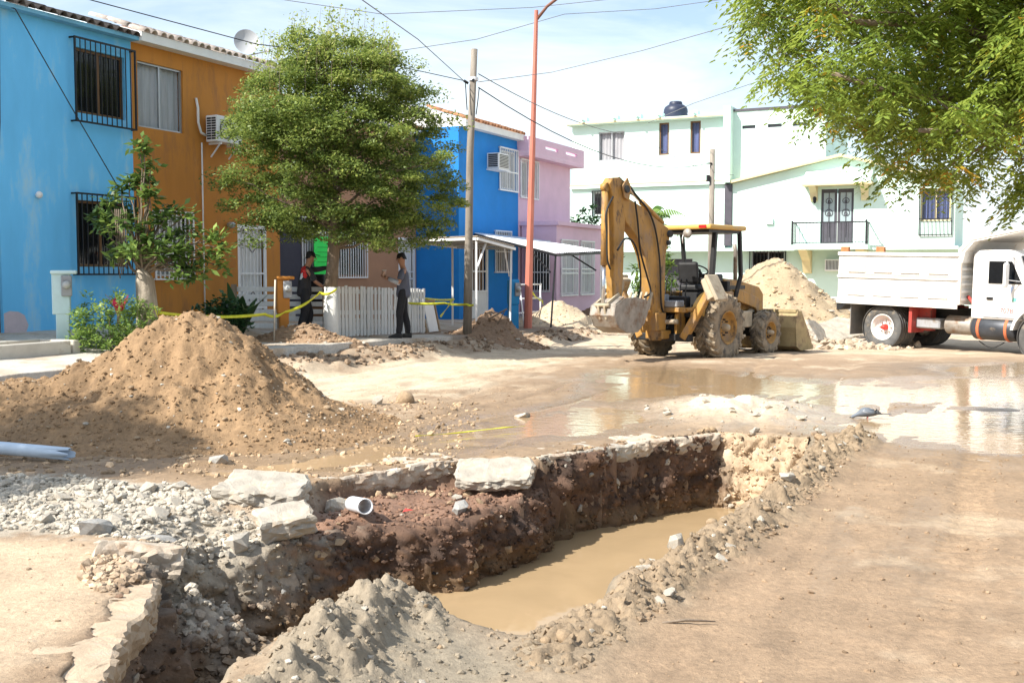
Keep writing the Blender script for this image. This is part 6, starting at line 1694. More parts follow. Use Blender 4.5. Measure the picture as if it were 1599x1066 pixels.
# seat, wheel, levers
p = MB(); p.b2(0.10, 0.55, -0.24, 0.24, 1.40, 1.53); seat = p.build('seat', MAT_BLK, bh, 0.04, 2)
p = MB(); p.box((0.09, 0, 1.78), (0.12, 0.46, 0.46), Matrix.Rotation(math.radians(-8), 3, 'Y')); p.build('backrest', MAT_BLK, seat, 0.05, 2)
for s_ in (-1, 1):
    p = MB(); p.b2(0.12, 0.45, s_ * 0.29 - 0.03, s_ * 0.29 + 0.03, 1.62, 1.68); p.build('armrest', MAT_BLK, seat, 0.01)
p = MB(); p.b2(0.15, 0.5, -0.2, 0.2, 0.98, 1.40); p.build('seat_base', MAT_BLK, seat, 0.02)
p = MB(); p.tube([(0.62 + 0.19 * math.cos(a) * 0.85, 0.05 + 0.19 * math.sin(a), 1.84 - 0.19 * math.cos(a) * 0.5) for a in np.linspace(0, 2 * math.pi, 21)], 0.016, 6, False)
p.tube([(0.62, 0.05, 1.84), (0.82, 0.05, 1.5)], 0.03, 6); p.tube([(0.5, 0.05, 1.92), (0.74, 0.05, 1.76)], 0.012, 5); p.build('steering_wheel', MAT_BLK, bh)
p = MB(); p.b2(0.70, 0.95, -0.35, 0.35, 1.45, 1.75); p.build('dashboard', MAT_BLK, bh, 0.03)
for i, yy in enumerate((-0.22, -0.1, 0.1, 0.22)):
    p = MB(); p.tube([(-0.45, yy, 1.0), (-0.42, yy * 1.1, 1.45), (-0.38, yy * 1.1, 1.62)], 0.012, 5); p.lathe([(0.0, 1.66), (0.025, 1.64), (0.02, 1.6), (0.0, 1.6)], 8, (-0.38, yy * 1.1, 0)); p.build('lever', MAT_BLK, bh)
p = MB(); p.b2(-0.60, -0.38, -0.34, 0.34, 0.98, 1.30); p.build('lever_console', MAT_BLK, bh, 0.02)
# canopy
p = MB(); p.b2(-0.42, 1.12, -0.80, 0.80, 2.66, 2.76); cn = p.build('canopy', MAT_YELP, bh, 0.035, 2)
p = MB(); p.b2(-0.34, 1.04, -0.72, 0.72, 2.60, 2.658); p.build('canopy_underside', MAT_BLK, cn)
for yy in (-0.62, 0.62):
    p = MB(); p.b2(-0.445, -0.42, yy - 0.08, yy + 0.08, 2.685, 2.745); p.build('tail_light', MAT_REDL, cn)
p = MB(); p.lathe([(0.0, -0.05), (0.09, -0.04), (0.10, 0.0), (0.06, 0.07), (0.0, 0.09)], 14, (-0.43, -0.28, 2.58), 'x'); p.build('work_light', MAT_STEEL, cn)
p = MB(); p.tube([(-0.4, -0.18, 2.62), (-0.43, -0.16, 2.5), (-0.41, -0.15, 2.38)], 0.012, 5); p.build('dangling_wire', MAT_WHITE, cn)
for s_ in (-1, 1):
    p = MB(); p.beam((0.02, s_ * 0.66, 2.63), (-0.02, s_ * 0.62, 1.75), 0.10, 0.10); p.beam((-0.02, s_ * 0.62, 1.77), (0.0, s_ * 0.58, 1.35), 0.10, 0.10); p.build('canopy_post', MAT_BLK, bh, 0.015)
    p = MB(); p.beam((0.98, s_ * 0.70, 2.63), (1.10, s_ * 0.68, 1.7), 0.085, 0.085); p.beam((1.10, s_ * 0.68, 1.72), (1.02, s_ * 0.60, 1.25), 0.085, 0.085); p.build('canopy_post', MAT_BLK, bh, 0.015)
# rear frame and swing post
for s_ in (-1, 1):
    p = MB(); p.prism([(-0.92, 0.40), (-0.60, 0.40), (-0.55, 1.12), (-0.68, 1.14), (-0.90, 0.95)], s_ * 0.30 - 0.03, s_ * 0.30 + 0.03); p.build('rear_plate', MAT_YEL, bh, 0.008)
p = MB(); p.b2(-0.98, -0.80, -0.66, 0.66, 0.40, 0.55); p.build('rear_crossbeam', MAT_BLK, bh, 0.02)
p = MB(); p.b2(-0.86, -0.62, -0.26, 0.26, 0.60, 0.96); p.build('valve_block', MAT_BLK, bh, 0.02)
for k in range(6):
    yy = -0.22 + k * 0.085
    p = MB(); p.tube([(-0.78, yy, 0.95), (-0.98, yy * 1.1, 0.9 - 0.02 * k), (-1.02, yy * 0.8, 0.66), (-1.12, yy * 0.5, 0.72 + 0.03 * k), (-1.2, yy * 0.4, 0.9)], 0.018, 6); p.build('valve_hose', MAT_HOSE, bh)
p = MB(); p.b2(-0.96, -0.80, -0.55, 0.55, 0.98, 1.08); p.build('upper_rail', MAT_YEL, bh, 0.015)
p = MB(); p.b2(-0.97, -0.62, 0.02, 0.36, 1.09, 1.34); p.b2(-0.97, -0.66, -0.36, -0.06, 1.085, 1.22); p.build('battery_box', MAT_GREYB, bh, 0.02)
p = MB(); p.tube([(-0.98, -0.40, 0.80), (-1.1, 0.05, 0.78)], 0.05, 10); p.tube([(-0.98, 0.40, 0.80), (-1.1, -0.02, 0.72)], 0.05, 10); p.build('swing_cylinder', MAT_DUST, bh)
p = MB(); p.lathe([(0.12, 0.42), (0.13, 0.45), (0.13, 1.05), (0.12, 1.08)], 14, (-1.18, 0, 0)); p.b2(-1.25, -0.9, -0.2, 0.2, 0.45, 0.62); p.b2(-1.42, -1.05, -0.17, 0.17, 0.62, 0.98); p.build('swing_post', MAT_YEL, bh, 0.015)
# stabilisers, folded up
for s_ in (-1, 1):
    p = MB(); p.beam((-0.92, s_ * 0.50, 0.46), (-0.86, s_ * 1.02, 1.38), 0.16, 0.16, (1, 0, 0), 0.13, 0.13); st = p.build('stabiliser_arm', MAT_YEL, bh, 0.015)
    p = MB(); p.box((-0.84, s_ * 1.08, 1.46), (0.42, 0.20, 0.46), Matrix.Rotation(s_ * math.radians(28), 3, 'X'), (0.85, 0.75)); p.box((-0.84, s_ * 1.18, 1.48), (0.46, 0.08, 0.58), Matrix.Rotation(s_ * math.radians(28), 3, 'X')); p.build('stabiliser_pad', MAT_DUST, st, 0.03)
    p = MB(); p.tube([(-0.86, s_ * 0.34, 1.02), (-0.84, s_ * 0.72, 1.05)], 0.05, 10); p.tube([(-0.84, s_ * 0.70, 1.05), (-0.84, s_ * 0.95, 1.12)], 0.03, 10); p.build('stabiliser_cylinder', MAT_YEL, st)
# boom
boom = [(-2.43, 3.44), (-2.30, 3.19), (-1.89, 3.07), (-1.24, 2.80), (-0.90, 2.68), (-0.82, 2.56), (-0.86, 2.38), (-0.98, 2.16), (-1.00, 1.50), (-1.02, 0.80), (-1.40, 0.80), (-1.52, 1.18), (-1.59, 1.68), (-1.75, 2.11), (-1.98, 2.42), (-2.24, 2.62), (-2.42, 2.75), (-2.52, 2.95), (-2.58, 3.22), (-2.66, 3.42), (-2.55, 3.50)]
def taper_plate(mb, poly, y0, y1):
    mb.prism(poly, y0, y1)
p = MB(); p.prism(boom, -0.105, 0.105); bo = p.build('boom', MAT_YEL, bh, 0.012)
p = MB(); p.tube([(-0.88, -0.17, 2.56), (-0.88, 0.17, 2.56)], 0.07, 12); p.tube([(-0.92, -0.16, 2.38), (-0.92, 0.16, 2.38)], 0.05, 10); p.tube([(-2.5, -0.20, 3.36), (-2.5, 0.20, 3.36)], 0.07, 12); p.build('pivot_pins', MAT_BLK, bo, kind='stuff')
p = MB(); p.tube([(-1.1, -0.05, 0.95), (-1.15, -0.05, 1.3), (-1.62, -0.05, 2.2)], 0.01, 6); p.build('grease_line', MAT_HOSE, bo)
p = MB(); p.tube([(-1.04, 0.17, 1.0), (-1.04, 0.17, 1.9)], 0.065, 12); p.tube([(-1.04, 0.17, 1.9), (-0.95, 0.17, 2.45)], 0.035, 10); p.build('boom_cylinder', MAT_YEL, bo)
p = MB(); p.tube([(-0.98, 0, 2.78), (-1.75, 0, 3.17)], 0.06, 12); p.build('stick_cylinder', MAT_YEL, bo)
p = MB(); p.tube([(-1.75, 0, 3.17), (-2.42, 0, 3.52)], 0.034, 10); p.build('stick_cylinder_rod', MAT_ROD, bo)
# stick (dipper)
stick = [(-2.96, 3.45), (-2.86, 3.56), (-2.66, 3.58), (-2.46, 3.52), (-2.36, 3.38), (-2.40, 3.10), (-2.46, 2.5), (-2.50, 1.70), (-2.56, 1.12), (-2.76, 1.10), (-2.80, 1.70), (-2.82, 2.6), (-2.84, 3.15)]
p = MB(); p.prism(stick, -0.10, 0.10); sk = p.build('stick', MAT_YEL, bh, 0.012)
p = MB()
for s_ in (-1, 1): p.prism([(-2.62, 3.42), (-2.45, 3.58), (-2.34, 3.40), (-2.40, 3.15), (-2.55, 3.2)], s_ * 0.145 - 0.015, s_ * 0.145 + 0.015)
p.build('stick_cheek', MAT_YEL, sk)
p = MB(); p.tube([(-2.98, 0, 3.30), (-3.0, 0, 1.92)], 0.065, 12); p.tube([(-2.98, -0.06, 3.38), (-2.98, 0.06, 3.38)], 0.08, 10); p.build('bucket_cylinder', MAT_YEL, sk)
p = MB(); p.tube([(-3.0, 0, 1.92), (-3.03, 0, 1.16)], 0.036, 10); p.build('bucket_cylinder_rod', MAT_ROD, sk)
p = MB(); p.beam((-3.04, -0.12, 1.18), (-2.66, -0.12, 1.36), 0.03, 0.10); p.beam((-3.04, 0.12, 1.18), (-2.66, 0.12, 1.36), 0.03, 0.10); p.beam((-3.05, -0.07, 1.16), (-2.98, -0.07, 0.92), 0.04, 0.10); p.beam((-3.05, 0.07, 1.16), (-2.98, 0.07, 0.92), 0.04, 0.10); p.tube([(-3.04, -0.16, 1.17), (-3.04, 0.16, 1.17)], 0.04, 8); p.build('bucket_linkage', MAT_DUST, sk)
# digging bucket, curled with its mouth towards the machine
bk = [(-2.72, 1.30), (-3.02, 1.16), (-3.06, 0.98), (-2.92, 0.76), (-2.60, 0.63), (-2.25, 0.64), (-2.02, 0.80), (-1.82, 1.16)]
W2 = 0.27
p = MB()
n = len(bk); vs = []
inner = [(x + (0.035 if z > 0.6 else 0.0), z + 0.035) for x, z in bk]
for yy in (-W2, W2): vs += [(x, yy, z) for x, z in bk]
fs = [(i, i + 1, n + i + 1, n + i) for i in range(n - 1)]
vs += [(x, yy, z) for yy in (-W2 + 0.01, W2 - 0.01) for x, z in inner]
fs += [(2 * n + i + 1, 2 * n + i, 3 * n + i, 3 * n + i + 1) for i in range(n - 1)]
fs += [(n - 1, 3 * n - 1, 4 * n - 1, 2 * n - 1), (0, n, 3 * n, 2 * n)]
p.add(vs, fs)
for s_ in (-1, 1): p.prism(bk + [(-1.88, 1.24), (-2.3, 1.31)], s_ * W2 - 0.012, s_ * W2 + 0.012)
kb = p.build('digging_bucket', MAT_STEEL, bh)
for i in range(5):
    yy = -W2 + 0.03 + i * (2 * W2 - 0.06) / 4
    p = MB(); p.beam((-1.86, yy, 1.06), (-1.70, yy, 1.40), 0.075, 0.075, (1, 0, 0), 0.05, 0.02); p.build('tooth', MAT_DUST, kb, 0.006)
p = MB()
for s_ in (-1, 1): p.prism([(-2.85, 0.90), (-2.6, 1.0), (-2.52, 1.25), (-2.72, 1.32), (-2.95, 1.1)], s_ * 0.13 - 0.02, s_ * 0.13 + 0.02)
p.tube([(-2.66, -0.2, 1.18), (-2.66, 0.2, 1.18)], 0.045, 10); p.build('bucket_ear', MAT_DUST, kb)
p = MB(); p.prism([(-2.2, 1.15), (-2.05, 1.55), (-2.12, 1.72), (-2.25, 1.7), (-2.35, 1.2)], 0.15, 0.22); p.build('mud_clods', MAT_DUST, kb, 0.03)
# hydraulic hoses
for k, (yy, pts) in enumerate([(-0.15, [(-2.35, 3.42), (-2.2, 3.3), (-2.0, 3.18), (-1.7, 2.98), (-1.45, 2.62), (-1.28, 2.0), (-1.22, 1.2), (-1.1, 0.95)]), (-0.16, [(-2.2, 3.15), (-2.1, 2.75), (-2.0, 2.2), (-1.75, 1.7), (-1.62, 1.4), (-1.85, 1.3)]), (-0.13, [(-2.9, 3.2), (-3.12, 2.9), (-3.1, 2.5), (-3.08, 2.05), (-2.98, 1.85)]), (0.05, [(-2.45, 3.6), (-2.3, 3.52), (-2.15, 3.36), (-1.9, 3.28)]), (-0.2, [(-2.85, 2.2), (-2.6, 2.42), (-2.3, 2.35), (-2.1, 2.0), (-2.05, 1.5), (-2.2, 1.2)]), (0.16, [(-2.5, 3.3), (-2.35, 3.1), (-2.15, 3.0)])]):
    P_ = [Vector((x, yy, z)) for x, z in pts]
    out = []
    for i in range(len(P_) - 1):
        a, b, c_, d_ = P_[max(i - 1, 0)], P_[i], P_[i + 1], P_[min(i + 2, len(P_) - 1)]
        for j in range(5):
            f = j / 5
            out.append(0.5 * ((2 * b) + (c_ - a) * f + (2 * a - 5 * b + 4 * c_ - d_) * f * f + (3 * b - a - 3 * c_ + d_) * f ** 3))
    out.append(P_[-1])
    p = MB(); p.tube(out, 0.02, 6); p.build('hydraulic_hose', MAT_HOSE, bh)
# loader arms and front bucket
for s_ in (-1, 1):
    p = MB(); p.prism([(1.15, 1.42), (1.35, 1.42), (2.2, 1.22), (2.75, 0.62), (3.0, 0.30), (2.86, 0.24), (2.5, 0.60), (2.05, 1.0), (1.15, 1.20)], s_ * 0.50 - 0.05, s_ * 0.50 + 0.05); p.build('loader_arm', MAT_YEL, bh, 0.012)
    p = MB(); p.tube([(1.5, s_ * 0.40, 0.8), (2.1, s_ * 0.45, 0.95)], 0.05, 10); p.tube([(2.1, s_ * 0.45, 0.95), (2.5, s_ * 0.5, 0.8)], 0.03, 8); p.build('lift_cylinder', MAT_DUST, bh)
lb = [(3.0, 0.92), (2.92, 0.55), (2.98, 0.12), (3.2, 0.02), (3.85, 0.02)]
p = MB(); n = len(lb)
vs = [(x, yy, z) for yy in (-1.08, 1.08) for x, z in lb] + [(x + 0.03, yy, z + 0.03) for yy in (-1.07, 1.07) for x, z in lb]
fs = [(i, i + 1, n + i + 1, n + i) for i in range(n - 1)] + [(2 * n + i + 1, 2 * n + i, 3 * n + i, 3 * n + i + 1) for i in range(n - 1)] + [(n - 1, 3 * n - 1, 4 * n - 1, 2 * n - 1), (0, n, 3 * n, 2 * n)]
p.add(vs, fs)
for s_ in (-1, 1): p.prism([(3.0, 0.92), (2.92, 0.55), (2.98, 0.12), (3.2, 0.02), (3.85, 0.02), (3.62, 0.40), (3.2, 0.92)], s_ * 1.085 - 0.015, s_ * 1.085 + 0.015)
p.b2(2.97, 3.12, -1.07, 1.07, 0.89, 0.95)
p.build('loader_bucket', M('worn_bucket', (0.40, 0.31, 0.16), 0.7, 0.1, var=0.25, vs=3, dirt=((0.22, 0.15, 0.09), 0.5, 3)), bh)

# ------------------------------------------------------------------ dump truck (local x forward, y left, origin under the rear axle)
MAT_TW = M('truck_white', (0.78, 0.77, 0.74), 0.5, var=0.06, vs=2, stretch=(1.5, 1.5, 0.6), dirt=((0.55, 0.46, 0.36), 0.60, 2.5), dirt2=((0.42, 0.22, 0.12), 0.70, 6))
MAT_RUST = M('rust_edge', (0.42, 0.17, 0.07), 0.85, var=0.3, vs=6)
MAT_TRED = M('faded_red_panel', (0.36, 0.05, 0.04), 0.6, var=0.3, vs=3, dirt=((0.12, 0.06, 0.05), 0.55, 3))
MAT_TYRE = M('road_tyre', (0.10, 0.098, 0.095), 0.9, var=0.25, vs=5, dirt=((0.27, 0.22, 0.16), 0.54, 4))
MAT_RIMW = M('white_rim', (0.75, 0.72, 0.68), 0.6, var=0.08, vs=5, dirt=((0.48, 0.38, 0.28), 0.56, 5))
MAT_HUBR = M('red_hub', (0.62, 0.05, 0.035), 0.55, var=0.12)
MAT_TANKM = M('dull_tank', (0.05, 0.055, 0.065), 0.45, 0.3, var=0.3, vs=3, dirt=((0.2, 0.16, 0.12), 0.6, 4))
TH = math.atan2(-0.79, 0.61)
TC = Vector((9.78, 26.82, 0))
dt = thing('dump_truck', 'white dump truck with red hubs parked beside the backhoe', 'dump truck', (TC.x, TC.y, gh(TC.x, TC.y) - 0.03), rot=Euler((0, math.radians(1.3), TH)))
for s_ in (-1, 1):
    wheel(dt, 'outer_rear_wheel', (0, s_ * 0.98, 0.53), 0.53, 0.27, 0.30, s_, 'rib', MAT_TYRE, MAT_RIMW, MAT_HUBR, dish=0.35)
    wheel(dt, 'inner_rear_wheel', (0, s_ * 0.66, 0.53), 0.53, 0.27, 0.30, s_, 'rib', MAT_TYRE, MAT_RIMW, MAT_HUBR, dish=0.1)
    wheel(dt, 'front_wheel', (3.85, s_ * 0.95, 0.53), 0.53, 0.28, 0.30, s_, 'rib', MAT_TYRE, MAT_RIMW, MAT_HUBR)
p = MB()
for yy in (-0.42, 0.42): p.b2(-1.1, 4.6, yy - 0.05, yy + 0.05, 0.72, 1.02)
for x in (-0.9, 0.6, 2.0, 3.3): p.b2(x - 0.06, x + 0.06, -0.37, 0.37, 0.76, 0.98)
p.build('chassis_frame', MAT_BLK, dt)
p = MB(); p.tube([(0, -0.9, 0.53), (0, 0.9, 0.53)], 0.09, 10); p.lathe([(0.0, -0.2), (0.2, -0.15), (0.24, 0), (0.2, 0.15), (0, 0.2)], 14, (0, 0, 0.53), 'x'); p.tube([(0.2, 0, 0.55), (2.6, 0, 0.75)], 0.05, 8); p.build('rear_axle', MAT_RUST, dt)
# bed
L0, L1, B = -1.22, 1.98, 1.22
ZB, ZT = 1.16, 2.30
p = MB()
p.b2(L0, L1, -B, -B + 0.05, ZB, ZT); p.b2(L0, L1, B - 0.05, B, ZB, ZT)
p.b2(L0, L1, -B + 0.05, B - 0.05, ZB, ZB + 0.05); p.b2(L1 - 0.05, L1, -B + 0.05, B - 0.05, ZB + 0.05, ZT + 0.15); p.b2(L0, L0 + 0.05, -B + 0.05, B - 0.05, ZB + 0.05, ZT - 0.05)
bed = p.build('bed', MAT_TW, dt, 0.01)
def rib(name, x0, x1, z0, z1, mat, out=0.03):
    for s_ in (-1, 1):
        q = MB(); q.b2(x0, x1, s_ * B, s_ * (B + out), z0, z1); q.build(name, mat, bed, 0.006)
rib('top_rail', L0, L1, ZT - 0.06, ZT + 0.02, MAT_TW, 0.05)
rib('middle_rail', L0, L1, 1.70, 1.76, MAT_TW, 0.045)
rib('rust_stripe', L0 + 0.02, L1 - 0.05, 1.762, 1.79, M('rust_stain', (0.60, 0.40, 0.24), 0.8, var=0.25, vs=8), 0.012)
rib('bottom_rail', L0, L1, ZB - 0.10, ZB + 0.04, MAT_TW, 0.04)
for k in range(4):
    x = L0 + 0.28 + k * 0.72
    rib('side_panel', x, x + 0.5, 1.84, 2.15, MAT_TW, 0.045)
    rib('side_panel', x, x + 0.5, 1.28, 1.62, MAT_TW, 0.04)
for x in (L0 + 0.06, L0 + 1.05):
    q = MB(); q.b2(x, x + 0.22, -B - 0.02, -B + 0.06, ZT + 0.021, ZT + 0.15); q.build('stake_pocket', MAT_RUST, bed, 0.005)
q = MB(); q.prism([(L0, ZB - 0.1), (L0 + 0.28, ZB - 0.1), (L0 + 0.10, ZB - 0.26), (L0, ZB - 0.26)], -B - 0.02, B + 0.02); q.build('tail_hinge', MAT_BLK, bed)
# sloping headboard reaching over the cab
q = MB(); q.prism([(L1 - 0.04, ZT - 0.2), (L1 + 0.04, ZT + 0.12), (L1 + 0.28, ZT + 0.36), (L1 + 1.45, ZT + 0.56), (L1 + 1.45, ZT + 0.50), (L1 + 0.32, ZT + 0.28), (L1 + 0.12, ZT + 0.05), (L1 + 0.06, ZT - 0.2)], -B, B); q.build('cab_guard', MAT_TW, bed)
q = MB(); q.prism([(L1 - 0.03, ZB), (L1 - 0.03, ZT + 0.10), (L1 + 0.24, ZT + 0.38), (L1 + 1.47, ZT + 0.59), (L1 + 1.47, ZT + 0.53), (L1 + 0.28, ZT + 0.31), (L1 + 0.05, ZT + 0.07), (L1 + 0.05, ZB)], -B - 0.02, -B + 0.04); q.build('guard_edge', M('rust_white', (0.76, 0.68, 0.60), 0.8, var=0.12, vs=6, dirt=((0.55, 0.28, 0.15), 0.60, 5)), bed)
q = MB()
for k in range(6): q.b2(L1 + 0.003, L1 + 0.04, -B + 0.06, B - 0.06, 1.25 + k * 0.17, 1.31 + k * 0.17)
q.build('headboard_ribs', MAT_TW, bed, kind='stuff')
q = MB(); q.tube([(L1 + 0.05, -0.9, 1.35), (L1 + 0.22, -0.95, 1.2), (L1 + 0.25, -0.95, 1.05)], 0.04, 6); q.build('hoist_hose', MAT_TRED, bed)
# mudflaps, boxes, tanks
for s_ in (-1, 1):
    q = MB(); q.b2(-0.88, -0.86, s_ * 0.85 - 0.30, s_ * 0.85 + 0.30, 0.30, 1.06); q.build('mud_flap', M('grey_rubber', (0.20, 0.195, 0.185), 0.8, var=0.2, dirt=((0.3, 0.25, 0.2), 0.55, 3)), dt)
    q = MB(); q.b2(0.72, 0.80, s_ * 0.88 - 0.26, s_ * 0.88 + 0.26, 0.45, 1.06); q.b2(0.80, 1.10, s_ * 0.72 - 0.1, s_ * 0.72 + 0.1, 0.5, 1.06); q.build('red_guard', MAT_TRED, dt)
q = MB(); q.b2(0.72, 1.40, -0.95, -0.52, 0.56, 0.80); q.build('air_tank_box', M('grey_box', (0.35, 0.36, 0.38), 0.5, 0.2, var=0.15, dirt=((0.2, 0.15, 0.1), 0.55, 3)), dt, 0.03)
q = MB(); q.lathe([(0.0, -0.32), (0.2, -0.32), (0.215, -0.3), (0.215, 0.3), (0.2, 0.32), (0, 0.32)], 16, (1.85, -0.78, 0.68), 'x'); q.build('fuel_tank', MAT_STEEL, dt)
q = MB(); q.lathe([(0.0, -0.5), (0.25, -0.5), (0.27, -0.47), (0.27, 0.47), (0.25, 0.5), (0, 0.5)], 18, (2.72, -0.80, 0.66), 'x'); fu = q.build('fuel_tank', MAT_TANKM, dt)
for x in (2.38, 3.02):
    q = MB(); q.lathe([(0.272, -0.035), (0.282, -0.03), (0.282, 0.03), (0.272, 0.035)], 18, (x, -0.80, 0.66), 'x'); q.build('tank_strap', M('orange_strap', (0.5, 0.14, 0.06), 0.7), fu)
q = MB(); q.tube([(2.3 + 0.1 * k, -0.82 + 0.02 * math.sin(k), 0.36 - 0.14 * math.sin(k / 6 * math.pi)) for k in range(7)], 0.012, 5); q.build('hanging_hose', MAT_HOSE, dt)
# cab
cab = [(2.18, 0.86), (3.35, 0.86), (3.45, 1.0), (3.48, 1.62), (3.22, 2.28), (3.05, 2.40), (2.30, 2.40), (2.18, 2.30)]
p = MB(); p.prism(cab, -1.02, 1.02); cb = p.build('cab', MAT_TW, dt, 0.05, 2)
for s_ in (-1, 1):
    yo = s_ * 1.022
    q = MB(); q.prism([(2.50, 0.92), (3.36, 0.92), (3.40, 1.60), (3.14, 2.22), (2.50, 2.22)], yo - 0.012, yo + 0.012); dr = q.build('door', MAT_TW, dt, 0.02)
    q = MB(); q.prism([(2.485, 0.905), (3.375, 0.905), (3.415, 1.60), (3.15, 2.235), (2.485, 2.235)], yo - s_ * 0.03, yo + s_ * 0.006); q.build('door_seam', MAT_GREYB, dt)
    yo2 = s_ * 1.045
    q = MB(); q.prism([(2.58, 1.66), (3.34, 1.66), (3.10, 2.15), (2.58, 2.15)], yo2 - 0.006, yo2 + 0.006); q.build('door_window', MAT_GLASSD, dr)
    q = MB(); q.b2(2.56, 2.70, yo2 - 0.02, yo2 + 0.02, 1.30, 1.36); q.build('door_handle', MAT_BLK, dr)
    q = MB(); q.beam((2.98, yo2, 1.66), (2.98, yo2, 2.15), 0.03, 0.03); q.build('vent_bar', MAT_BLK, dr)
    q = MB(); q.tube([(3.30, s_ * 1.06, 1.72), (3.13, s_ * 1.30, 1.75), (3.13, s_ * 1.31, 2.22), (3.12, s_ * 1.06, 2.26)], 0.015, 6); q.build('mirror_arm', MAT_WHITEM, cb)
    q = MB(); q.b2(3.08, 3.14, s_ * 1.30 - 0.10, s_ * 1.30 + 0.10, 1.58, 2.12); q.build('mirror', MAT_TW, cb, 0.03)
q = MB(); q.prism([(3.47, 1.66), (3.24, 2.27), (3.26, 2.28), (3.49, 1.67)], -0.92, 0.92); q.build('windscreen', MAT_GLASSD, cb)
p = MB(); p.prism([(3.44, 0.95), (4.75, 0.95), (4.80, 1.42), (4.6, 1.52), (3.46, 1.62)], -0.62, 0.62); p.build('hood', MAT_TW, dt, 0.05, 2)
for s_ in (-1, 1):
    p = MB(); n = 10; vs = []
    for i in range(n + 1):
        a = math.radians(5 + 165 * i / n)
        for r_ in (0.70, 0.64):
            for yy in (0.60, 1.12): vs.append((3.85 + r_ * math.cos(a), s_ * yy, 0.55 + r_ * math.sin(a)))
    fs = []
    for i in range(n):
        b = 4 * i; fs += [(b, b + 1, b + 5, b + 4), (b + 2, b + 6, b + 7, b + 3), (b, b + 4, b + 6, b + 2), (b + 1, b + 3, b + 7, b + 5)]
    p.add(vs, fs); p.build('front_fender', MAT_TW, dt)
p = MB(); p.b2(4.72, 4.86, -1.1, 1.1, 0.45, 0.72); p.build('bumper', MAT_STEEL, dt, 0.03)
# faded number and small emblem on the door
def text(name, s, size, mat, parent, M4, ext=0.002):
    cu = bpy.data.curves.new(name, 'FONT'); cu.body = s; cu.size = size; cu.extrude = ext; cu.align_x = 'CENTER'
    tmp = bpy.data.objects.new('tmp', cu); COL.objects.link(tmp)
    me = bpy.data.meshes.new_from_object(tmp.evaluated_get(bpy.context.evaluated_depsgraph_get()))
    bpy.data.objects.remove(tmp, do_unlink=True)
    me.materials.clear()
    o = link(name, me, mat, parent); o.matrix_local = M4
    return o
side = Matrix.Translation((3.02, -1.04, 1.02)) @ Matrix.Rotation(math.radians(90), 4, 'X')
text('door_number', '7078', 0.15, M('faded_red_print', (0.42, 0.08, 0.08), 0.7), cb, side)
p = MB(); p.prism([(2.92, 1.46), (3.10, 1.46), (3.16, 1.60), (2.92, 1.60)], -1.047, -1.036); p.build('blue_emblem', M('pale_blue_print', (0.42, 0.55, 0.78), 0.6), cb)
p = MB(); p.prism([(3.14, 1.28), (3.22, 1.28), (3.24, 1.36), (3.16, 1.36)], -1.047, -1.036); p.build('green_emblem', M('green_print', (0.15, 0.50, 0.38), 0.6), cb)

# broken slabs and asphalt between the machines
for (x, y, rot, sc, lab, sd_) in [(8.6, 28.6, (0.5, -0.25, 0.3), 1.0, 'pale broken slab leaning on another beside the loader bucket', 401), (8.0, 28.2, (0.9, 0.15, 0.9), 0.8, 'smaller greyish slab under the leaning pale slab', 402), (9.1, 27.3, (0.12, -0.1, 0.6), 0.8, 'flat dark asphalt piece behind the truck mud flap', 403)]:
    me = slab_mesh('concrete_slab', [(-0.7, -0.42), (0.5, -0.5), (0.72, 0.1), (0.3, 0.5), (-0.55, 0.42)], 0.14, sd_, MAT_SLAB if sd_ != 403 else MAT_SLABM)
    place(me, 'concrete_slab', (x, y, gh(x, y) + (0.34 if sd_ == 401 else 0.28 if sd_ == 402 else 0.16)), rot, sc, lab, 'concrete slab')
mass('rubble', 'broken pale rubble lying between the loader bucket and the truck', 420, lambda x, y: np.hypot((x - 8.3) / 1.7, (y - 26.9) / 1.6) < 1, (6.3, 10.2, 25, 29), (0.02, 0.16), (0.40, 0.32, 0.235), 38, 0.25)
# ------------------------------------------------------------------ pallet fence in front of the tan house
MAT_PICK = M('white_pallet_wood', (0.66, 0.66, 0.64), 0.85, var=0.12, vs=4, bump=0.006, bs=40, stretch=(3, 3, 0.6), dirt=((0.28, 0.23, 0.18), 0.62, 4))
fl = thing('pallet_fence', 'white picket fence made of upright pallet boards behind the men', 'fence', RW(18.2, -12.5, 0), RZ_ROW)
r = random.Random(4)
pk = [MB().box((0, 0, 0.5), (0.085, 0.02, 1.0)).mesh('picket', MAT_PICK, 0.004), MB().box((0, 0, 0.5), (0.12, 0.02, 1.0)).mesh('picket', MAT_PICK, 0.004)]
x = 0.06; k = 0
while x < 3.55:
    o = link('picket', pk[1 if k % 5 == 3 else 0], None, fl)
    zb = wh(18.2 + x, -12.5) + 0.03
    o.location = (x, -0.025 + r.uniform(-0.004, 0.004), zb); o.scale = (1, 1, 1.03 - 0.03 * x / 3.5 + r.uniform(-0.02, 0.02)); o.rotation_euler = (0, r.uniform(-0.02, 0.02), 0)
    x += r.choice((0.118, 0.125, 0.14, 0.15)); k += 1
for z in (0.12, 0.52, 0.95):
    p = MB(); p.beam((0.0, 0.005, wh(18.2, -12.5) + z), (3.55, 0.005, wh(21.75, -12.5) + z - 0.02), 0.035, 0.09); p.build('rail', MAT_PICK, fl)
for x in (0.02, 1.2, 2.4, 3.52):
    p = MB(); p.b2(x - 0.04, x + 0.04, 0.024, 0.10, wh(18.2 + x, -12.5) - 0.05, wh(18.2 + x, -12.5) + 1.0); p.build('post', MAT_PICK, fl)
f2 = thing('slat_fence', 'white horizontal slat fence of pallets left of the tree trunk', 'fence', RW(18.1, -12.62, 0), RZ_ROW + math.radians(113))
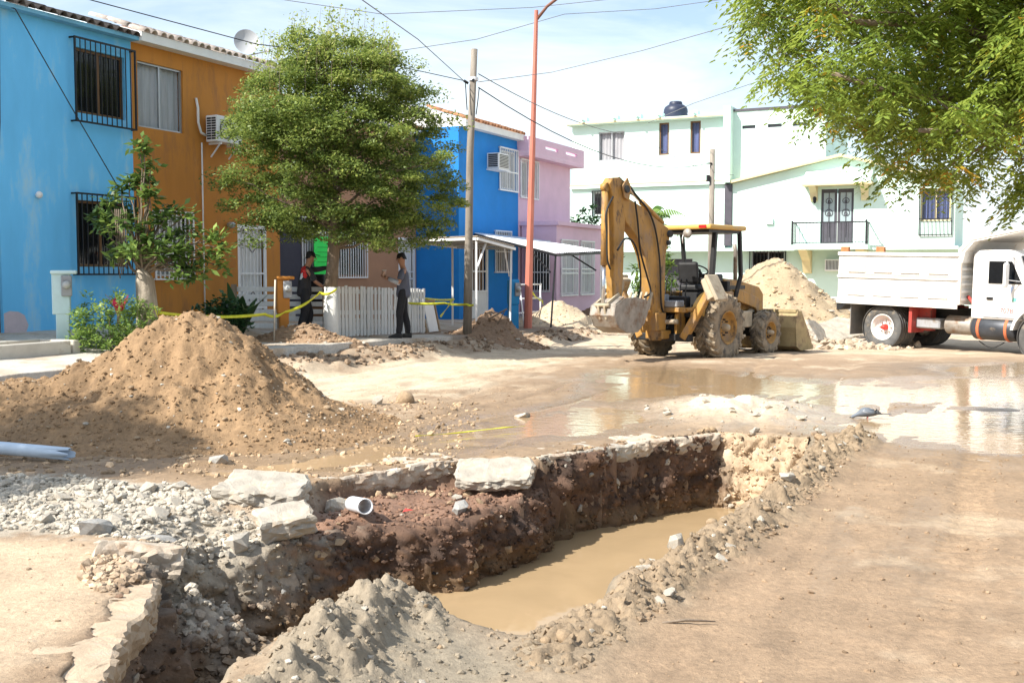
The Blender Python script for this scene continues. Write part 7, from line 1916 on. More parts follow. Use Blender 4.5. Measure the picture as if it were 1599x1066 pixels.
sl_ = MB().box((0.98, 0, 0), (1.96, 0.02, 0.095)).mesh('slat', MAT_PICK, 0.004)
for k in range(7):
    o = link('slat', sl_, None, f2); o.location = (0, -0.03, 0.47 + k * 0.148); o.rotation_euler = (r.uniform(-0.03, 0.03), r.uniform(-0.008, 0.008), 0)
for x in (0.06, 0.98, 1.9):
    p = MB(); p.b2(x - 0.045, x + 0.045, -0.018, 0.07, 0.35, 1.46); p.build('post', M('bare_pallet_wood', (0.26, 0.19, 0.13), 0.9, var=0.25), f2)

# ------------------------------------------------------------------ electricity meter posts
def meter(name, label, loc, rz, mat, h, w=0.24, d=0.16, style=0):
    t = thing(name, label, 'meter post', loc, rz)
    if style == 0:
        p = MB(); p.b2(-w * 0.33, w * 0.33, -d / 2, d / 2, -0.2, h * 0.5); p.build('lower_post', mat, t, 0.012)
        p = MB(); p.b2(-w / 2, w * 0.40, -d * 0.55, d * 0.6, h * 0.42, h - 0.05); p.build('cabinet', mat, t, 0.015)
        p = MB(); p.b2(-w * 0.55, w * 0.75, -d * 0.8, d * 0.65, h - 0.06, h); p.build('cap', mat, t, 0.015)
    else:
        p = MB(); p.b2(-w / 2, w / 2, -d / 2, d / 2, -0.2, h * 0.48); p.build('lower_post', mat, t, 0.02)
        p = MB(); p.b2(-w / 2 - 0.015, w / 2 + 0.015, -d / 2 - 0.015, d / 2 + 0.015, h * 0.481, h); p.build('cabinet', mat, t, 0.03, 2)
    mx = w * 0.22 if style == 0 else w * 0.3
    p = MB(); p.b2(mx - 0.075, mx + 0.085, -d * 0.55 - 0.05, -d * 0.551, h * 0.66, h * 0.93); p.build('meter_box', MAT_GREYB, t, 0.012)
    p = MB(); p.lathe([(0.0, -d * 0.55 - 0.17), (0.045, -d * 0.55 - 0.165), (0.062, -d * 0.55 - 0.13), (0.066, -d * 0.55 - 0.05)], 16, (mx + 0.005, 0, h * 0.81), 'y'); p.build('meter_dome', M('meter_glass', (0.42, 0.43, 0.42), 0.2, var=0.1), t)
    return t
MAT_PALEB = M('pale_blue_paint', (0.52, 0.68, 0.70), 0.75, var=0.08, vs=4, dirt=((0.46, 0.42, 0.36), 0.64, 6))
MAT_ORP = M('orange_post_paint', (0.50, 0.20, 0.035), 0.75, var=0.08, vs=4, dirt=((0.35, 0.2, 0.1), 0.64, 6))
MAT_MB = M('mid_blue_paint', (0.02, 0.24, 0.52), 0.7, var=0.08, vs=4)
meter('meter_post', 'pale blue electricity meter post in front of the light blue house', RW(12.53, -13.8, wh(12.53, -13.8)), RZ_ROW + math.radians(-45), MAT_PALEB, 1.2, 0.30, 0.2)
meter('meter_post', 'orange electricity meter post beside the man in black', RW(16.95, -12.85, wh(16.95, -12.8)), RZ_ROW + math.radians(-45), MAT_ORP, 1.22, 0.26, 0.18)
meter('meter_post', 'blue electricity meter post next to the red lamp post', RW(26.2, -12.35, wh(26.2, -12.3)), RZ_ROW + math.radians(-45), MAT_MB, 1.3, 0.26, 0.2, 1)
# planter kerb by the blue house
MAT_CONC = M('old_concrete', (0.52, 0.48, 0.41), 0.9, var=0.12, vs=4, bump=0.006, bs=50, dirt=((0.35, 0.29, 0.22), 0.56, 4))
t = row_thing('planter_kerb', 'low concrete planter kerb in front of the light blue house', 'planter', 10.0, -13.75, 0)
for (a, b, c, d) in [(0.0, 5.6, -0.30, -0.16), (0.0, 2.1, 0.45, 0.58), (2.15, 2.28, -0.155, 0.58)]:
    p = MB(); p.b2(a, b, -d, -c, 0.35, wh(12, -13.8) + 0.13); p.build('kerb', MAT_CONC, t, 0.012)
# small step blocks at the orange door
t = row_thing('door_step', 'concrete step before the white door gate of the orange house', 'step', 19.0, -15.05, 0)
p = MB(); p.b2(0, 1.3, 0, 0.6, 0.45, 0.78); p.build('tread', MAT_CONC, t, 0.012)
p = MB(); p.b2(0.05, 1.25, -0.3, -0.002, 0.45, 0.66); p.build('lower_tread', MAT_CONC, t, 0.012)

# ------------------------------------------------------------------ signs, boxes, sticks, tape
MAT_NEON = M('neon_green_card', (0.02, 0.75, 0.10), 0.6, var=0.04)
t = thing('poster', 'bright green poster hung on the window bars behind the man in black', 'poster', RW(23.75, -17.0, 1.45), RZ_ROW)
p = MB(); p.b2(0, 1.0, -0.006, 0.006, 0, 1.2); p.build('card', MAT_NEON, t)
p = MB()
for k in range(4): p.b2(0.15, 0.15 + 0.7 - 0.1 * (k % 2), -0.010, -0.007, 0.9 - k * 0.13, 0.93 - k * 0.13)
p.build('print_line', M('darker_green_print', (0.01, 0.5, 0.06), 0.6), t, kind='stuff')
t = thing('loudspeaker', 'black loudspeaker box in front of the barred window', 'loudspeaker', RW(22.6, -15.9, 0.5), RZ_ROW)
p = MB(); p.b2(0, 0.5, 0, 0.4, 0.45, 1.15); p.build('cabinet', MAT_BLK, t, 0.02)
p = MB(); p.lathe([(0.0, -0.02), (0.06, -0.015), (0.15, -0.03), (0.17, -0.004)], 20, (0.25, 0, 0.72), 'y'); p.build('woofer', MAT_DARKD, t)
p = MB(); p.lathe([(0.0, -0.02), (0.05, -0.01), (0.06, -0.003)], 16, (0.25, 0, 1.0), 'y'); p.build('tweeter', MAT_ALU, t)
p = MB(); p.b2(0.02, 0.48, 0.02, 0.38, -0.1, 0.448); p.build('stand', MAT_BROWNF, t)
t = thing('framed_board', 'white sheet in a bare wooden frame leaning at the fence end', 'board', RW(21.95, -12.55, wh(22, -12.5)), RZ_ROW + 0.1)
Rm = Matrix.Rotation(math.radians(-12), 4, 'X')
for nm, bxs, mat in (('frame', [(0, 0.05, 0, 0.05, 0, 0.78), (0.75, 0.80, 0, 0.05, 0, 0.78), (0.05, 0.75, 0, 0.05, 0.73, 0.78), (0.05, 0.75, 0, 0.05, 0, 0.05)], M('bare_timber', (0.33, 0.24, 0.15), 0.85, var=0.2)), ('sheet', [(0.07, 0.60, -0.03, -0.012, 0.02, 0.68)], MAT_WHITE)):
    p = MB(); p.M = Rm
    for q in bxs: p.b2(*q)
    p.build(nm, mat, t)
p = MB(); p.tube([(0, 0, 0), (0.03, 0.05, 1.18)], 0.017, 6); o = p.build('wooden_stake', M('pale_stick', (0.52, 0.46, 0.38), 0.85)); o.location = RW(16.25, -12.55, wh(16.2, -12.5) - 0.03); props(o, 'thin pale stake holding the tape left of the orange meter post', 'stake')
p = MB(); p.tube([(0, 0, 0), (0.10, 0, 0.5)], 0.02, 6); p.tube([(0.09, 0, 0.46), (0.22, -0.05, 0.10)], 0.012, 5); o = p.build('broken_branch', MAT_BARK); o.location = (-0.55, 25.0, 0.62); o.rotation_euler = (0, 0.9, 0.3); props(o, 'broken stick poking out of the dirt at the utility pole', 'stick')
MAT_TAPE = M('yellow_caution_tape', (0.62, 0.62, 0.04), 0.45, var=0.12, vs=6, dirt=((0.05, 0.05, 0.02), 0.63, 9))
def tape(label, pts, w=0.07, sag=0.1, n=16, twist=0.5, seed=1):
    r = random.Random(seed)
    P = [Vector(q) for q in pts]; out = []
    for a, b in zip(P, P[1:]):
        for i in range(n):
            f = i / n; q = a.lerp(b, f); q.z -= sag * 4 * f * (1 - f); out.append((q, (b - a).normalized()))
    out.append((P[-1], (P[-1] - P[-2]).normalized()))
    vs, fs = [], []
    ph = r.uniform(0, 1)
    for i, (q, d) in enumerate(out):
        a = twist * math.sin(i * 0.45 + ph) ; sd = d.cross(Vector((0, 0, 1))).normalized()
        u = Vector((0, 0, 1)) * math.cos(a) + sd * math.sin(a)
        vs += [q - u * w / 2, q + u * w / 2]
        if i: fs.append((2 * i - 2, 2 * i, 2 * i + 1, 2 * i - 1))
    m = MB(); m.add([tuple(v) for v in vs], fs, True); o = m.build('caution_tape', MAT_TAPE)
    md = o.modifiers.new('thickness', 'SOLIDIFY'); md.thickness = 0.002
    return props(o, label, 'tape', 'caution tape strung along the pavement')
tr = Vector((-3.57, 21.2, 0))
tape('yellow caution tape drooping from the small tree past the orange meter post to the trunk', [(-5.72, 17.55, 1.05), (-4.55, 20.0, 0.93), (-4.28, 20.45, 0.95), (-3.75, 21.22, 1.30), (-3.42, 21.25, 1.38)], 0.055, 0.06, seed=1)
tape('short yellow tape end tied low round the small tree trunk', [(-5.70, 17.35, 1.15), (-5.62, 17.33, 0.85)], 0.07, 0.0, 6, 0.9, 2)
tape('yellow tape stretched from the white fence to the utility pole', [RW(20.9, -12.55, 1.02), RW(21.6, -11.9, 1.00), (-1.02, 24.42, 0.98), (-0.86, 24.42, 0.97)], 0.055, 0.02, seed=3)
tape('upper yellow tape strand behind the utility pole', [RW(21.75, -12.7, 1.12), RW(25.4, -13.7, 0.98)], 0.055, 0.03, seed=4)
tape('yellow tape slanting down behind the white framed board', [RW(25.4, -13.75, 1.0), RW(23.2, -12.9, 0.62)], 0.06, 0.03, seed=5)
tape('loose yellow tape hanging by the pink house railing', [RW(28.4, -12.8, 1.15), RW(29.4, -12.9, 0.85), RW(29.6, -12.9, 0.6)], 0.06, 0.05, seed=6)
tape('thin yellow tape scrap lying in the muddy stream', [(-1.0, 11.15, 0.012), (-0.6, 11.35, 0.012), (-0.1, 11.75, 0.012), (0.15, 11.9, 0.012)], 0.014, 0.0, 6, 1.4, 7)

# ------------------------------------------------------------------ pipes and scraps
MAT_PVC = M('white_pvc', (0.70, 0.72, 0.75), 0.4, var=0.05, vs=5, dirt=((0.45, 0.38, 0.30), 0.62, 6))
MAT_PVCB = M('pale_blue_pvc', (0.50, 0.60, 0.72), 0.45, var=0.06, vs=4, dirt=((0.45, 0.38, 0.30), 0.64, 5))
def pipe(name, label, a, b, R, th, mat, jag=0.0, seed=1):
    """open tube with wall thickness; jag breaks the end at b"""
    r = random.Random(seed); n = 24
    a, b = Vector(a), Vector(b); d = (b - a); L = d.length; d.normalize()
    x = d.cross(Vector((0, 0, 1))).normalized(); y = x.cross(d)
    rows = 8
    vs, fs = [], []
    cut = [L - jag * max(0, r.gauss(0.25, 0.35)) * (1 + math.sin(k * 0.9)) for k in range(n)]
    for rr in (R, R - th):
        for j in range(rows + 1):
            for k in range(n):
                an = 2 * math.pi * k / n; s = cut[k] * j / rows
                q = a + d * s + (x * math.cos(an) + y * math.sin(an)) * rr * (1 + (0.06 * math.sin(an * 2) if jag else 0))
                vs.append(tuple(q))
    m = (rows + 1) * n
    for j in range(rows):
        for k in range(n):
            k2 = (k + 1) % n
            fs += [(j * n + k, j * n + k2, (j + 1) * n + k2, (j + 1) * n + k), (m + j * n + k2, m + j * n + k, m + (j + 1) * n + k, m + (j + 1) * n + k2)]
    for k in range(n):
        k2 = (k + 1) % n
        fs += [(rows * n + k, rows * n + k2, m + rows * n + k2, m + rows * n + k), (k2, k, m + k, m + k2)]
    p = MB(); p.add(vs, fs, True); o = p.build(name, mat)
    return props(o, label, 'pipe')
pipe('pvc_pipe', 'short white pipe stub sticking out of the red soil ledge', (-1.27, 8.55, gh(-1.27, 8.55) + 0.055), (-1.12, 8.20, gh(-1.12, 8.2) + 0.12), 0.062, 0.008, MAT_PVC)
pipe('pvc_pipe', 'long pale blue pipe with broken end at the edge of the soil mound', (-6.4, 10.25, 0.17), (-3.93, 9.62, 0.08), 0.06, 0.005, MAT_PVCB, 0.14, 5)
m_ = MB(); m_.add([(0, 0, 0), (0.07, 0.01, 0.012), (0.085, 0.05, 0.004), (0.02, 0.055, 0.016)], [(0, 1, 2, 3)]); o = m_.build('cloth_scrap', M('red_scrap', (0.6, 0.06, 0.05), 0.7)); o.location = (-0.86, 8.42, gh(-0.86, 8.42) + 0.03); props(o, 'small red scrap lying on the wet red ledge', 'scrap')
m_ = MB(); m_.tube([(0, 0, 0), (0.12, 0.02, 0.008), (0.26, 0.02, 0.0)], [0.006, 0.008, 0.003], 5); o = m_.build('twig', MAT_BARK); o.location = (0.72, 5.12, gh(0.8, 5.12) + 0.01); props(o, 'thin dry twig on the mud beside the berm', 'twig')

# ------------------------------------------------------------------ pigeon
def pigeon():
    g0 = gh(4.15, 12.75)
    t = thing('pigeon', 'grey pigeon with dark wing bars pecking at the puddle edge', 'pigeon', (4.2, 12.75, max(g0, PUD_Z) - 0.052), math.radians(172))
    bm = MB()
    # body, neck, lowered head and tail as one lofted skin (x forward)
    st = [(-0.17, 0.105, 0.004, 0.016), (-0.12, 0.11, 0.012, 0.026), (-0.07, 0.118, 0.036, 0.042), (-0.01, 0.125, 0.055, 0.058), (0.05, 0.125, 0.055, 0.055), (0.09, 0.115, 0.042, 0.042), (0.12, 0.10, 0.028, 0.028), (0.145, 0.085, 0.022, 0.022), (0.165, 0.075, 0.022, 0.021), (0.182, 0.068, 0.014, 0.014), (0.192, 0.064, 0.003, 0.003)]
    n = 14; vs, fs = [], []
    for x, z, rz_, ry in st:
        for k in range(n):
            a = 2 * math.pi * k / n; vs.append((x, ry * math.cos(a), z + rz_ * math.sin(a)))
    for i in range(len(st) - 1):
        for k in range(n): fs.append((i * n + k, i * n + (k + 1) % n, (i + 1) * n + (k + 1) % n, (i + 1) * n + k))
    bm.add(vs, fs, True); bm.build('body', M('pigeon_grey', (0.13, 0.15, 0.18), 0.7, var=0.2, vs=30), t)
    for s_ in (-1, 1):
        q = MB(); q.add([(0.07, s_ * 0.055, 0.135), (0.0, s_ * 0.062, 0.115), (-0.13, s_ * 0.035, 0.11), (-0.15, s_ * 0.015, 0.125), (-0.02, s_ * 0.045, 0.165), (0.05, s_ * 0.04, 0.165)], [(0, 1, 2, 3, 4, 5)], True)
        w = q.build('wing', M('pigeon_wing', (0.27, 0.285, 0.31), 0.7), t); w.modifiers.new('s', 'SOLIDIFY').thickness = 0.006
        for x in (-0.06, -0.10):
            q = MB(); q.beam((x, s_ * 0.064 - s_ * (-0.0) , 0.112), (x - 0.012, s_ * 0.05, 0.155), 0.016, 0.01); q.build('wing_bar', MAT_BLK, w)
        q = MB(); q.tube([(0.0, s_ * 0.025, 0.085), (0.005, s_ * 0.025, 0.04), (0.0, s_ * 0.025, 0.004)], 0.005, 5)
        for a in (-0.5, 0, 0.5, math.pi): q.tube([(0.0, s_ * 0.025, 0.004), (0.028 * math.cos(a), s_ * 0.025 + 0.028 * math.sin(a), 0.003)], 0.003, 4)
        q.build('leg', M('pigeon_leg', (0.45, 0.12, 0.12), 0.6), t)
    q = MB(); q.add([(-0.15, -0.02, 0.108), (-0.15, 0.02, 0.108), (-0.26, 0.035, 0.10), (-0.265, 0.0, 0.10), (-0.26, -0.035, 0.10)], [(0, 1, 2, 3, 4)]); q.build('tail', MAT_DARKD, t).modifiers.new('s', 'SOLIDIFY').thickness = 0.006
    q = MB(); q.tube([(0.188, 0, 0.066), (0.205, 0, 0.058), (0.215, 0, 0.05)], [0.006, 0.004, 0.001], 6); q.build('beak', MAT_BLK, t)
pigeon()

# ------------------------------------------------------------------ people
MAT_SKIN = M('brown_skin', (0.36, 0.19, 0.12), 0.6, var=0.06, vs=8)
MAT_HAIR = M('black_hair', (0.012, 0.010, 0.009), 0.6, var=0.2, vs=20, bump=0.004, bs=80)
MAT_TROU = M('black_trousers', (0.020, 0.020, 0.024), 0.85, var=0.25, vs=6, bump=0.006, bs=14)
MAT_TSH = M('slate_shirt', (0.105, 0.115, 0.155), 0.9, var=0.12, vs=6, bump=0.008, bs=12)
MAT_JER = M('dark_jersey', (0.030, 0.030, 0.034), 0.85, var=0.2, vs=6, bump=0.008, bs=12)
MAT_JRED = M('red_jersey_panel', (0.55, 0.03, 0.03), 0.8, var=0.1)
MAT_SHOE = M('black_shoe', (0.015, 0.015, 0.015), 0.5)
MAT_SLEEVE = M('grey_sleeve', (0.42, 0.43, 0.46), 0.85, var=0.1)
def skin(name, J, E, mat, parent, sub=2, root=0):
    """J list of (point, radius or (rx, ry)), E edges: one smooth continuous skin grown round a posed skeleton"""
    me = bpy.data.meshes.new(name)
    bm = bmesh.new(); ly = bm.verts.layers.skin.verify()
    V = []
    for i, (p, r_) in enumerate(J):
        v = bm.verts.new(p); v[ly].radius = r_ if isinstance(r_, tuple) else (r_, r_); v[ly].use_root = (i == root); V.append(v)
    for a, b in E: bm.edges.new((V[a], V[b]))
    bm.to_mesh(me); bm.free()
    o = bpy.data.objects.new(name, me); COL.objects.link(o)
    md = o.modifiers.new('skin', 'SKIN'); md.use_smooth_shade = True; md.branch_smoothing = 0.6
    o.modifiers.new('sub', 'SUBSURF').levels = sub
    dg = bpy.context.evaluated_depsgraph_get(); dg.update()
    m2 = bpy.data.meshes.new_from_object(o.evaluated_get(dg))
    bpy.data.objects.remove(o, do_unlink=True)
    m2.materials.clear(); m2.materials.append(mat)
    m2.polygons.foreach_set('use_smooth', [True] * len(m2.polygons))
    return link(name, m2, None, parent)
def hand(mb, wrist, d, up, side, curl=0.7, s=1.0):
    """palm and five fingers; d points along the hand, up out of its back, side towards the thumb"""
    w, d, up, side = Vector(wrist), Vector(d).normalized(), Vector(up).normalized(), Vector(side).normalized()
    mb.tube([w, w + d * 0.04 * s, w + d * 0.085 * s], [0.026 * s, 0.037 * s, 0.034 * s], 8)
    for i, (o_, L) in enumerate(((-0.027, 0.062), (-0.009, 0.078), (0.010, 0.082), (0.028, 0.074))):
        b = w + d * 0.08 * s + side * o_ * s
        c = b + (d * math.cos(curl * 0.5) - up * math.sin(curl * 0.5)) * L * 0.5 * s
        e = c + (d * math.cos(curl * 1.4) - up * math.sin(curl * 1.4)) * L * 0.5 * s
        mb.tube([b, c, e], [0.0095 * s, 0.009 * s, 0.007 * s], 6)
    b = w + d * 0.03 * s + side * 0.03 * s
    mb.tube([b, b + (side * 0.8 + d * 0.6 - up * 0.3) * 0.035 * s, b + (side * 0.7 + d * 1.0 - up * 0.7) * 0.062 * s], [0.012 * s, 0.010 * s, 0.008 * s], 6)
def face(t, c, yaw, tilt=0.0, s=1.0, cap=False, capmat=None):
    """head details on a head centred at c that looks along yaw (local angle)"""
    Mh = Matrix.Translation(c) @ Matrix.Rotation(yaw, 4, 'Z') @ Matrix.Rotation(tilt, 4, 'Y') @ Matrix.Diagonal((s, s, s, 1))
    p = MB(); p.M = Mh; p.prism([(0.098, 0.018), (0.125, -0.028), (0.10, -0.036)], -0.014, 0.014); p.build('nose', MAT_SKIN, t, 0.006)
    for s_ in (-1, 1):
        p = MB(); p.M = Mh; p.lathe([(0.0, 0.012), (0.012, 0.008), (0.016, 0.0), (0.012, -0.006)], 10, (0.088, s_ * 0.034, 0.012), 'x'); p.build('eye', M('eye_dark', (0.03, 0.02, 0.018), 0.3), t)
        p = MB(); p.M = Mh; p.lathe([(0.0, -0.012), (0.024, -0.008), (0.030, 0.0), (0.022, 0.006), (0.0, 0.006)], 12, (-0.005, s_ * 0.083, -0.005), 'y'); p.build('ear', MAT_SKIN, t)
    p = MB(); p.M = Mh; p.b2(0.086, 0.10, -0.026, 0.026, -0.066, -0.056); p.build('mouth', M('lip', (0.22, 0.085, 0.07), 0.6), t)
    p = MB(); p.M = Mh
    pr = [(0.0, 0.122), (0.045, 0.117), (0.077, 0.092), (0.092, 0.055), (0.094, 0.022)]
    n = 20; vs = []; fs = []
    for r_, z in pr:
        for k in range(n):
            a = 2 * math.pi * k / n
            zz = z - (0.065 * (0.5 - 0.5 * math.cos(a)) if z < 0.06 else 0)      # lower at the back of the head
            vs.append((-0.008 + r_ * 1.06 * math.cos(a) * (1.0), r_ * 0.90 * math.sin(a), zz))
    for i in range(len(pr) - 1):
        for k in range(n): fs.append((i * n + k, i * n + (k + 1) % n, (i + 1) * n + (k + 1) % n, (i + 1) * n + k))
    p.add(vs, fs, True); p.build('cap' if cap else 'hair', capmat if cap else MAT_HAIR, t)
    if cap:
        p = MB(); p.M = Mh; p.prism([(0.09, -0.075), (0.15, -0.065), (0.185, -0.03), (0.185, 0.03), (0.15, 0.065), (0.09, 0.075)], 0.045, 0.056, 'xy'); p.build('cap_peak', capmat, t, 0.004)

def person_grey():
    """stands side-on facing left, forearms raised, holding a cup"""
    t = thing('person', 'person in grey T-shirt and black trousers holding a cup by the fence', 'person', RW(19.3, -11.6, wh(19.3, -11.6)), math.radians(180))
    # local x forward (towards the left of the view), y left of the body (towards the viewer... away), z up
    J = [((0, 0, 0.93), 0.085), ((0.0, 0, 1.12), 0.08), ((-0.02, 0, 1.32), 0.09), ((-0.01, 0, 1.42), 0.07), ((0.02, 0, 1.50), 0.055), ((0.035, 0, 1.58), (0.080, 0.085)), ((0.04, 0, 1.66), (0.082, 0.09)), ((0.03, 0, 1.71), (0.055, 0.06))]
    E = [(0, 1), (1, 2), (2, 3), (3, 4), (4, 5), (5, 6), (6, 7)]
    arm = {}
    for s_, elb, wr in ((1, (0.06, 0.25, 1.13), (0.30, 0.13, 1.22)), (-1, (0.10, -0.24, 1.14), (0.36, -0.16, 1.25))):
        b = len(J)
        J += [((-0.01, s_ * 0.17, 1.38), 0.060), ((elb[0] * 0.5, (s_ * 0.19 + elb[1]) / 2, 1.26), 0.050), (elb, 0.042), (tuple((Vector(elb) + Vector(wr)) / 2), 0.038), (wr, 0.027)]
        E += [(2, b), (b, b + 1), (b + 1, b + 2), (b + 2, b + 3), (b + 3, b + 4)]
    for s_, fx in ((1, 0.10), (-1, -0.08)):
        b = len(J)
        J += [((0.01, s_ * 0.09, 0.86), 0.088), ((fx * 0.45 + 0.03, s_ * 0.10, 0.50), 0.062), ((fx * 0.7 - 0.01, s_ * 0.105, 0.32), 0.056), ((fx, s_ * 0.11, 0.08), 0.042), ((fx + 0.13, s_ * 0.12, 0.035), 0.032)]
        E += [(0, b), (b, b + 1), (b + 1, b + 2), (b + 2, b + 3), (b + 3, b + 4)]
    skin('body', J, E, MAT_SKIN, t)
    o = skin('trousers', [((0, 0, 0.94), (0.155, 0.12))] + [q for s_, fx in ((1, 0.10), (-1, -0.08)) for q in [((0.01, s_ * 0.09, 0.85), 0.105), ((fx * 0.45 + 0.03, s_ * 0.10, 0.50), 0.082), ((fx * 0.7 - 0.01, s_ * 0.105, 0.30), 0.075), ((fx - 0.005, s_ * 0.11, 0.07), 0.066)]] + [((0, 0, 1.10), (0.13, 0.105))],
             [(0, 1), (1, 2), (2, 3), (3, 4), (0, 5), (5, 6), (6, 7), (7, 8), (0, 9)], MAT_TROU, t)
    Js = [((0, 0, 0.80), (0.172, 0.135)), ((0, 0, 0.93), (0.165, 0.130)), ((0.0, 0, 1.12), (0.158, 0.128)), ((-0.02, 0, 1.31), (0.175, 0.14)), ((-0.01, 0, 1.43), (0.10, 0.095))]
    Es = [(0, 1), (1, 2), (2, 3), (3, 4)]
    for s_, elb in ((1, (0.06, 0.25, 1.13)), (-1, (0.10, -0.24, 1.14))):
        b = len(Js); Js += [((-0.01, s_ * 0.18, 1.38), 0.075), ((elb[0] * 0.45, (s_ * 0.20 + elb[1]) / 2, 1.26), 0.072), ((elb[0] * 0.8, elb[1] * 0.98, 1.18), 0.068)]
        Es += [(3, b), (b, b + 1), (b + 1, b + 2)]
    skin('shirt', Js, Es, MAT_TSH, t)
    for s_, elb, wr in ((1, (0.06, 0.25, 1.13), (0.30, 0.13, 1.22)),):
        m = MB(); m.tube([Vector(elb), (Vector(elb) + Vector(wr)) / 2, Vector(elb).lerp(Vector(wr), 0.9)], [0.052, 0.046, 0.038], 12); m.build('arm_sleeve', MAT_SLEEVE, t)
    m = MB(); hand(m, (0.30, 0.13, 1.22), (0.75, -0.5, 0.35), (0.2, 0.6, 0.6), (0.2, -0.4, 0.8), 1.1); m.build('hand', MAT_SKIN, t)
    m = MB(); hand(m, (0.36, -0.16, 1.25), (0.85, 0.25, 0.35), (0.2, -0.7, 0.5), (0.2, 0.4, 0.8), 0.9); m.build('hand', MAT_SKIN, t)
    for s_, fx in ((1, 0.10), (-1, -0.08)):
        m = MB(); m.prism([(fx - 0.085, 0.0), (fx + 0.20, 0.0), (fx + 0.205, 0.035), (fx + 0.13, 0.065), (fx + 0.04, 0.11), (fx - 0.08, 0.10)], s_ * 0.115 - 0.047, s_ * 0.115 + 0.047); m.build('shoe', MAT_SHOE, t, 0.018, 2)
    face(t, (0.035, 0, 1.635), 0.0, 0.22)
    c = thing('cup', 'pale cup held up by the person in the grey T-shirt', 'cup', (0, 0, 0))
    Mw = Matrix.Translation(t.location) @ Matrix.Rotation(math.radians(180), 4, 'Z')
    c.matrix_world = Mw @ Matrix.Translation((0.39, 0.02, 1.27))
    q = MB(); q.lathe([(0.0, 0), (0.034, 0), (0.045, 0.12), (0.040, 0.12), (0.031, 0.008), (0.0, 0.008)], 16); q.build('cup_body', M('cup_card', (0.62, 0.40, 0.30), 0.6), c)
    q = MB(); q.lathe([(0.047, 0.115), (0.048, 0.125), (0.03, 0.128), (0.0, 0.128)], 16); q.build('rim', MAT_WHITE, c)
    return t
person_grey()

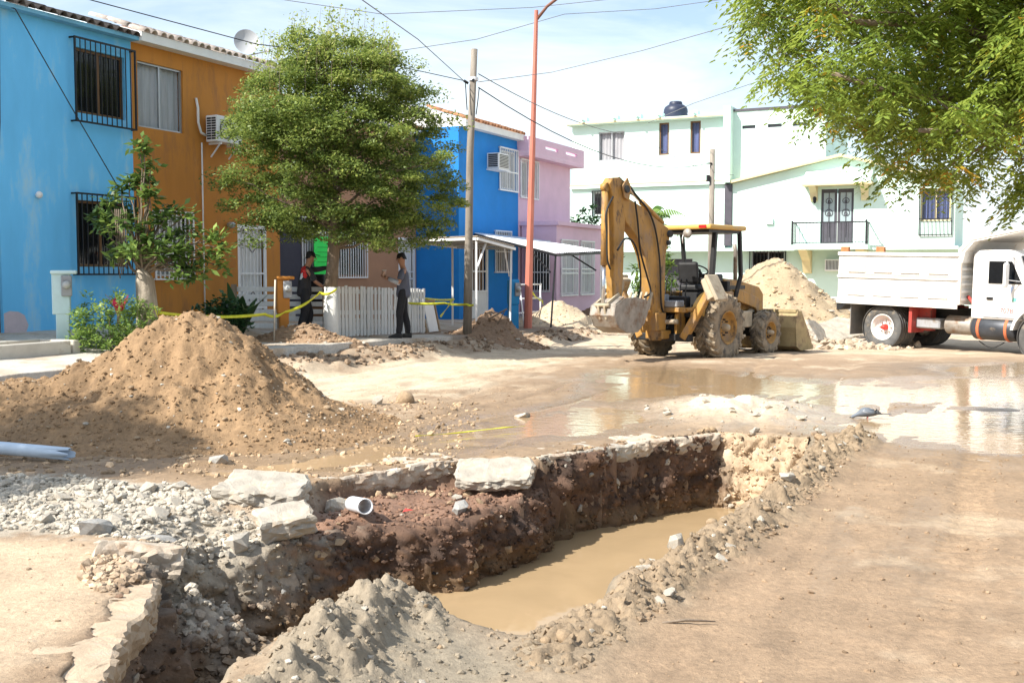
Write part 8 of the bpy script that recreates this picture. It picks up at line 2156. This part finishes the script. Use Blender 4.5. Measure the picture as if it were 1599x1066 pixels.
def person_black():
    """seen from behind and turned to the right, one arm stretched to the tree"""
    t = thing('person', 'person in black cap and dark jersey with red shoulder reaching towards the tree', 'person', RW(17.75, -12.95, wh(17.7, -12.9)), math.radians(25))
    J = [((0, 0, 0.92), 0.085), ((0.0, 0, 1.10), 0.08), ((0.03, 0, 1.30), 0.09), ((0.06, 0, 1.41), 0.07), ((0.10, 0, 1.48), 0.055), ((0.13, 0, 1.55), (0.080, 0.085)), ((0.145, 0, 1.63), (0.082, 0.09)), ((0.14, 0, 1.68), (0.055, 0.06))]
    E = [(0, 1), (1, 2), (2, 3), (3, 4), (4, 5), (5, 6), (6, 7)]
    arms = ((1, (0.33, 0.22, 1.36), (0.58, 0.22, 1.41)), (-1, (0.16, -0.25, 1.12), (0.34, -0.18, 1.02)))
    for s_, elb, wr in arms:
        b = len(J)
        sh = Vector((0.05, s_ * 0.17, 1.36))
        J += [(tuple(sh), 0.060), (tuple((sh + Vector(elb)) / 2), 0.050), (elb, 0.042), (tuple((Vector(elb) + Vector(wr)) / 2), 0.038), (wr, 0.027)]
        E += [(2, b), (b, b + 1), (b + 1, b + 2), (b + 2, b + 3), (b + 3, b + 4)]
    legs = ((1, 0.16, 0.02), (-1, -0.10, 0.0))
    for s_, fx, kz in legs:
        b = len(J)
        J += [((0.01, s_ * 0.09, 0.85), 0.088), ((fx * 0.6 + 0.04, s_ * 0.10, 0.49), 0.062), ((fx * 0.7 - 0.02, s_ * 0.105, 0.31), 0.056), ((fx, s_ * 0.11, 0.08), 0.042), ((fx + 0.13, s_ * 0.12, 0.035), 0.032)]
        E += [(0, b), (b, b + 1), (b + 1, b + 2), (b + 2, b + 3), (b + 3, b + 4)]
    skin('body', J, E, MAT_SKIN, t)
    skin('trousers', [((0, 0, 0.93), (0.158, 0.125))] + [q for s_, fx, kz in legs for q in [((0.01, s_ * 0.09, 0.84), 0.11), ((fx * 0.6 + 0.04, s_ * 0.10, 0.49), 0.088), ((fx * 0.7 - 0.02, s_ * 0.105, 0.29), 0.08), ((fx - 0.005, s_ * 0.11, 0.07), 0.07)]] + [((0, 0, 1.08), (0.13, 0.105))],
         [(0, 1), (1, 2), (2, 3), (3, 4), (0, 5), (5, 6), (6, 7), (7, 8), (0, 9)], MAT_TROU, t)
    Js = [((0, 0, 0.80), (0.175, 0.138)), ((0, 0, 0.92), (0.165, 0.132)), ((0.0, 0, 1.10), (0.16, 0.13)), ((0.03, 0, 1.29), (0.178, 0.142)), ((0.06, 0, 1.42), (0.10, 0.095))]
    Es = [(0, 1), (1, 2), (2, 3), (3, 4)]
    for s_, elb, wr in arms:
        sh = Vector((0.05, s_ * 0.18, 1.36)); b = len(Js)
        Js += [(tuple(sh), 0.076), (tuple(sh.lerp(Vector(elb), 0.5)), 0.068), (tuple(sh.lerp(Vector(elb), 0.98)), 0.06)]
        Es += [(3, b), (b, b + 1), (b + 1, b + 2)]
        if s_ > 0: Js.append((tuple(Vector(elb).lerp(Vector(wr), 0.85)), 0.042)); Es.append((b + 2, b + 3))
    o = skin('jersey', Js, Es, MAT_JER, t)
    # the red panel of the jersey across the shoulder and its white mark are cloth of another colour
    o.data.materials.append(MAT_JRED); o.data.materials.append(MAT_WHITE)
    for f in o.data.polygons:
        c = f.center
        if c.z > 1.26 + 0.9 * (c.y + 0.05) and c.z > 1.18 and c.y < 0.10 and c.x < 0.02: f.material_index = 1
        if abs(c.z - 1.25) < 0.06 and -0.16 < c.y < -0.02 and c.x < -0.06: f.material_index = 2
    m = MB(); hand(m, arms[0][2], (1, 0.02, 0.1), (0, 0, 1), (0, -1, 0), 0.3); m.build('hand', MAT_SKIN, t)
    m = MB(); hand(m, arms[1][2], (0.6, 0.25, -0.6), (0.5, -0.6, 0.3), (0.3, 0.6, 0.3), 0.8); m.build('hand', MAT_SKIN, t)
    for s_, fx, kz in legs:
        m = MB(); m.prism([(fx - 0.085, 0.0), (fx + 0.20, 0.0), (fx + 0.205, 0.035), (fx + 0.13, 0.065), (fx + 0.04, 0.11), (fx - 0.08, 0.10)], s_ * 0.115 - 0.047, s_ * 0.115 + 0.047); m.build('shoe', MAT_SHOE, t, 0.018, 2)
    face(t, (0.142, 0, 1.605), 0.0, 0.1, 1.0, True, MAT_HAIR)
    return t
person_black()
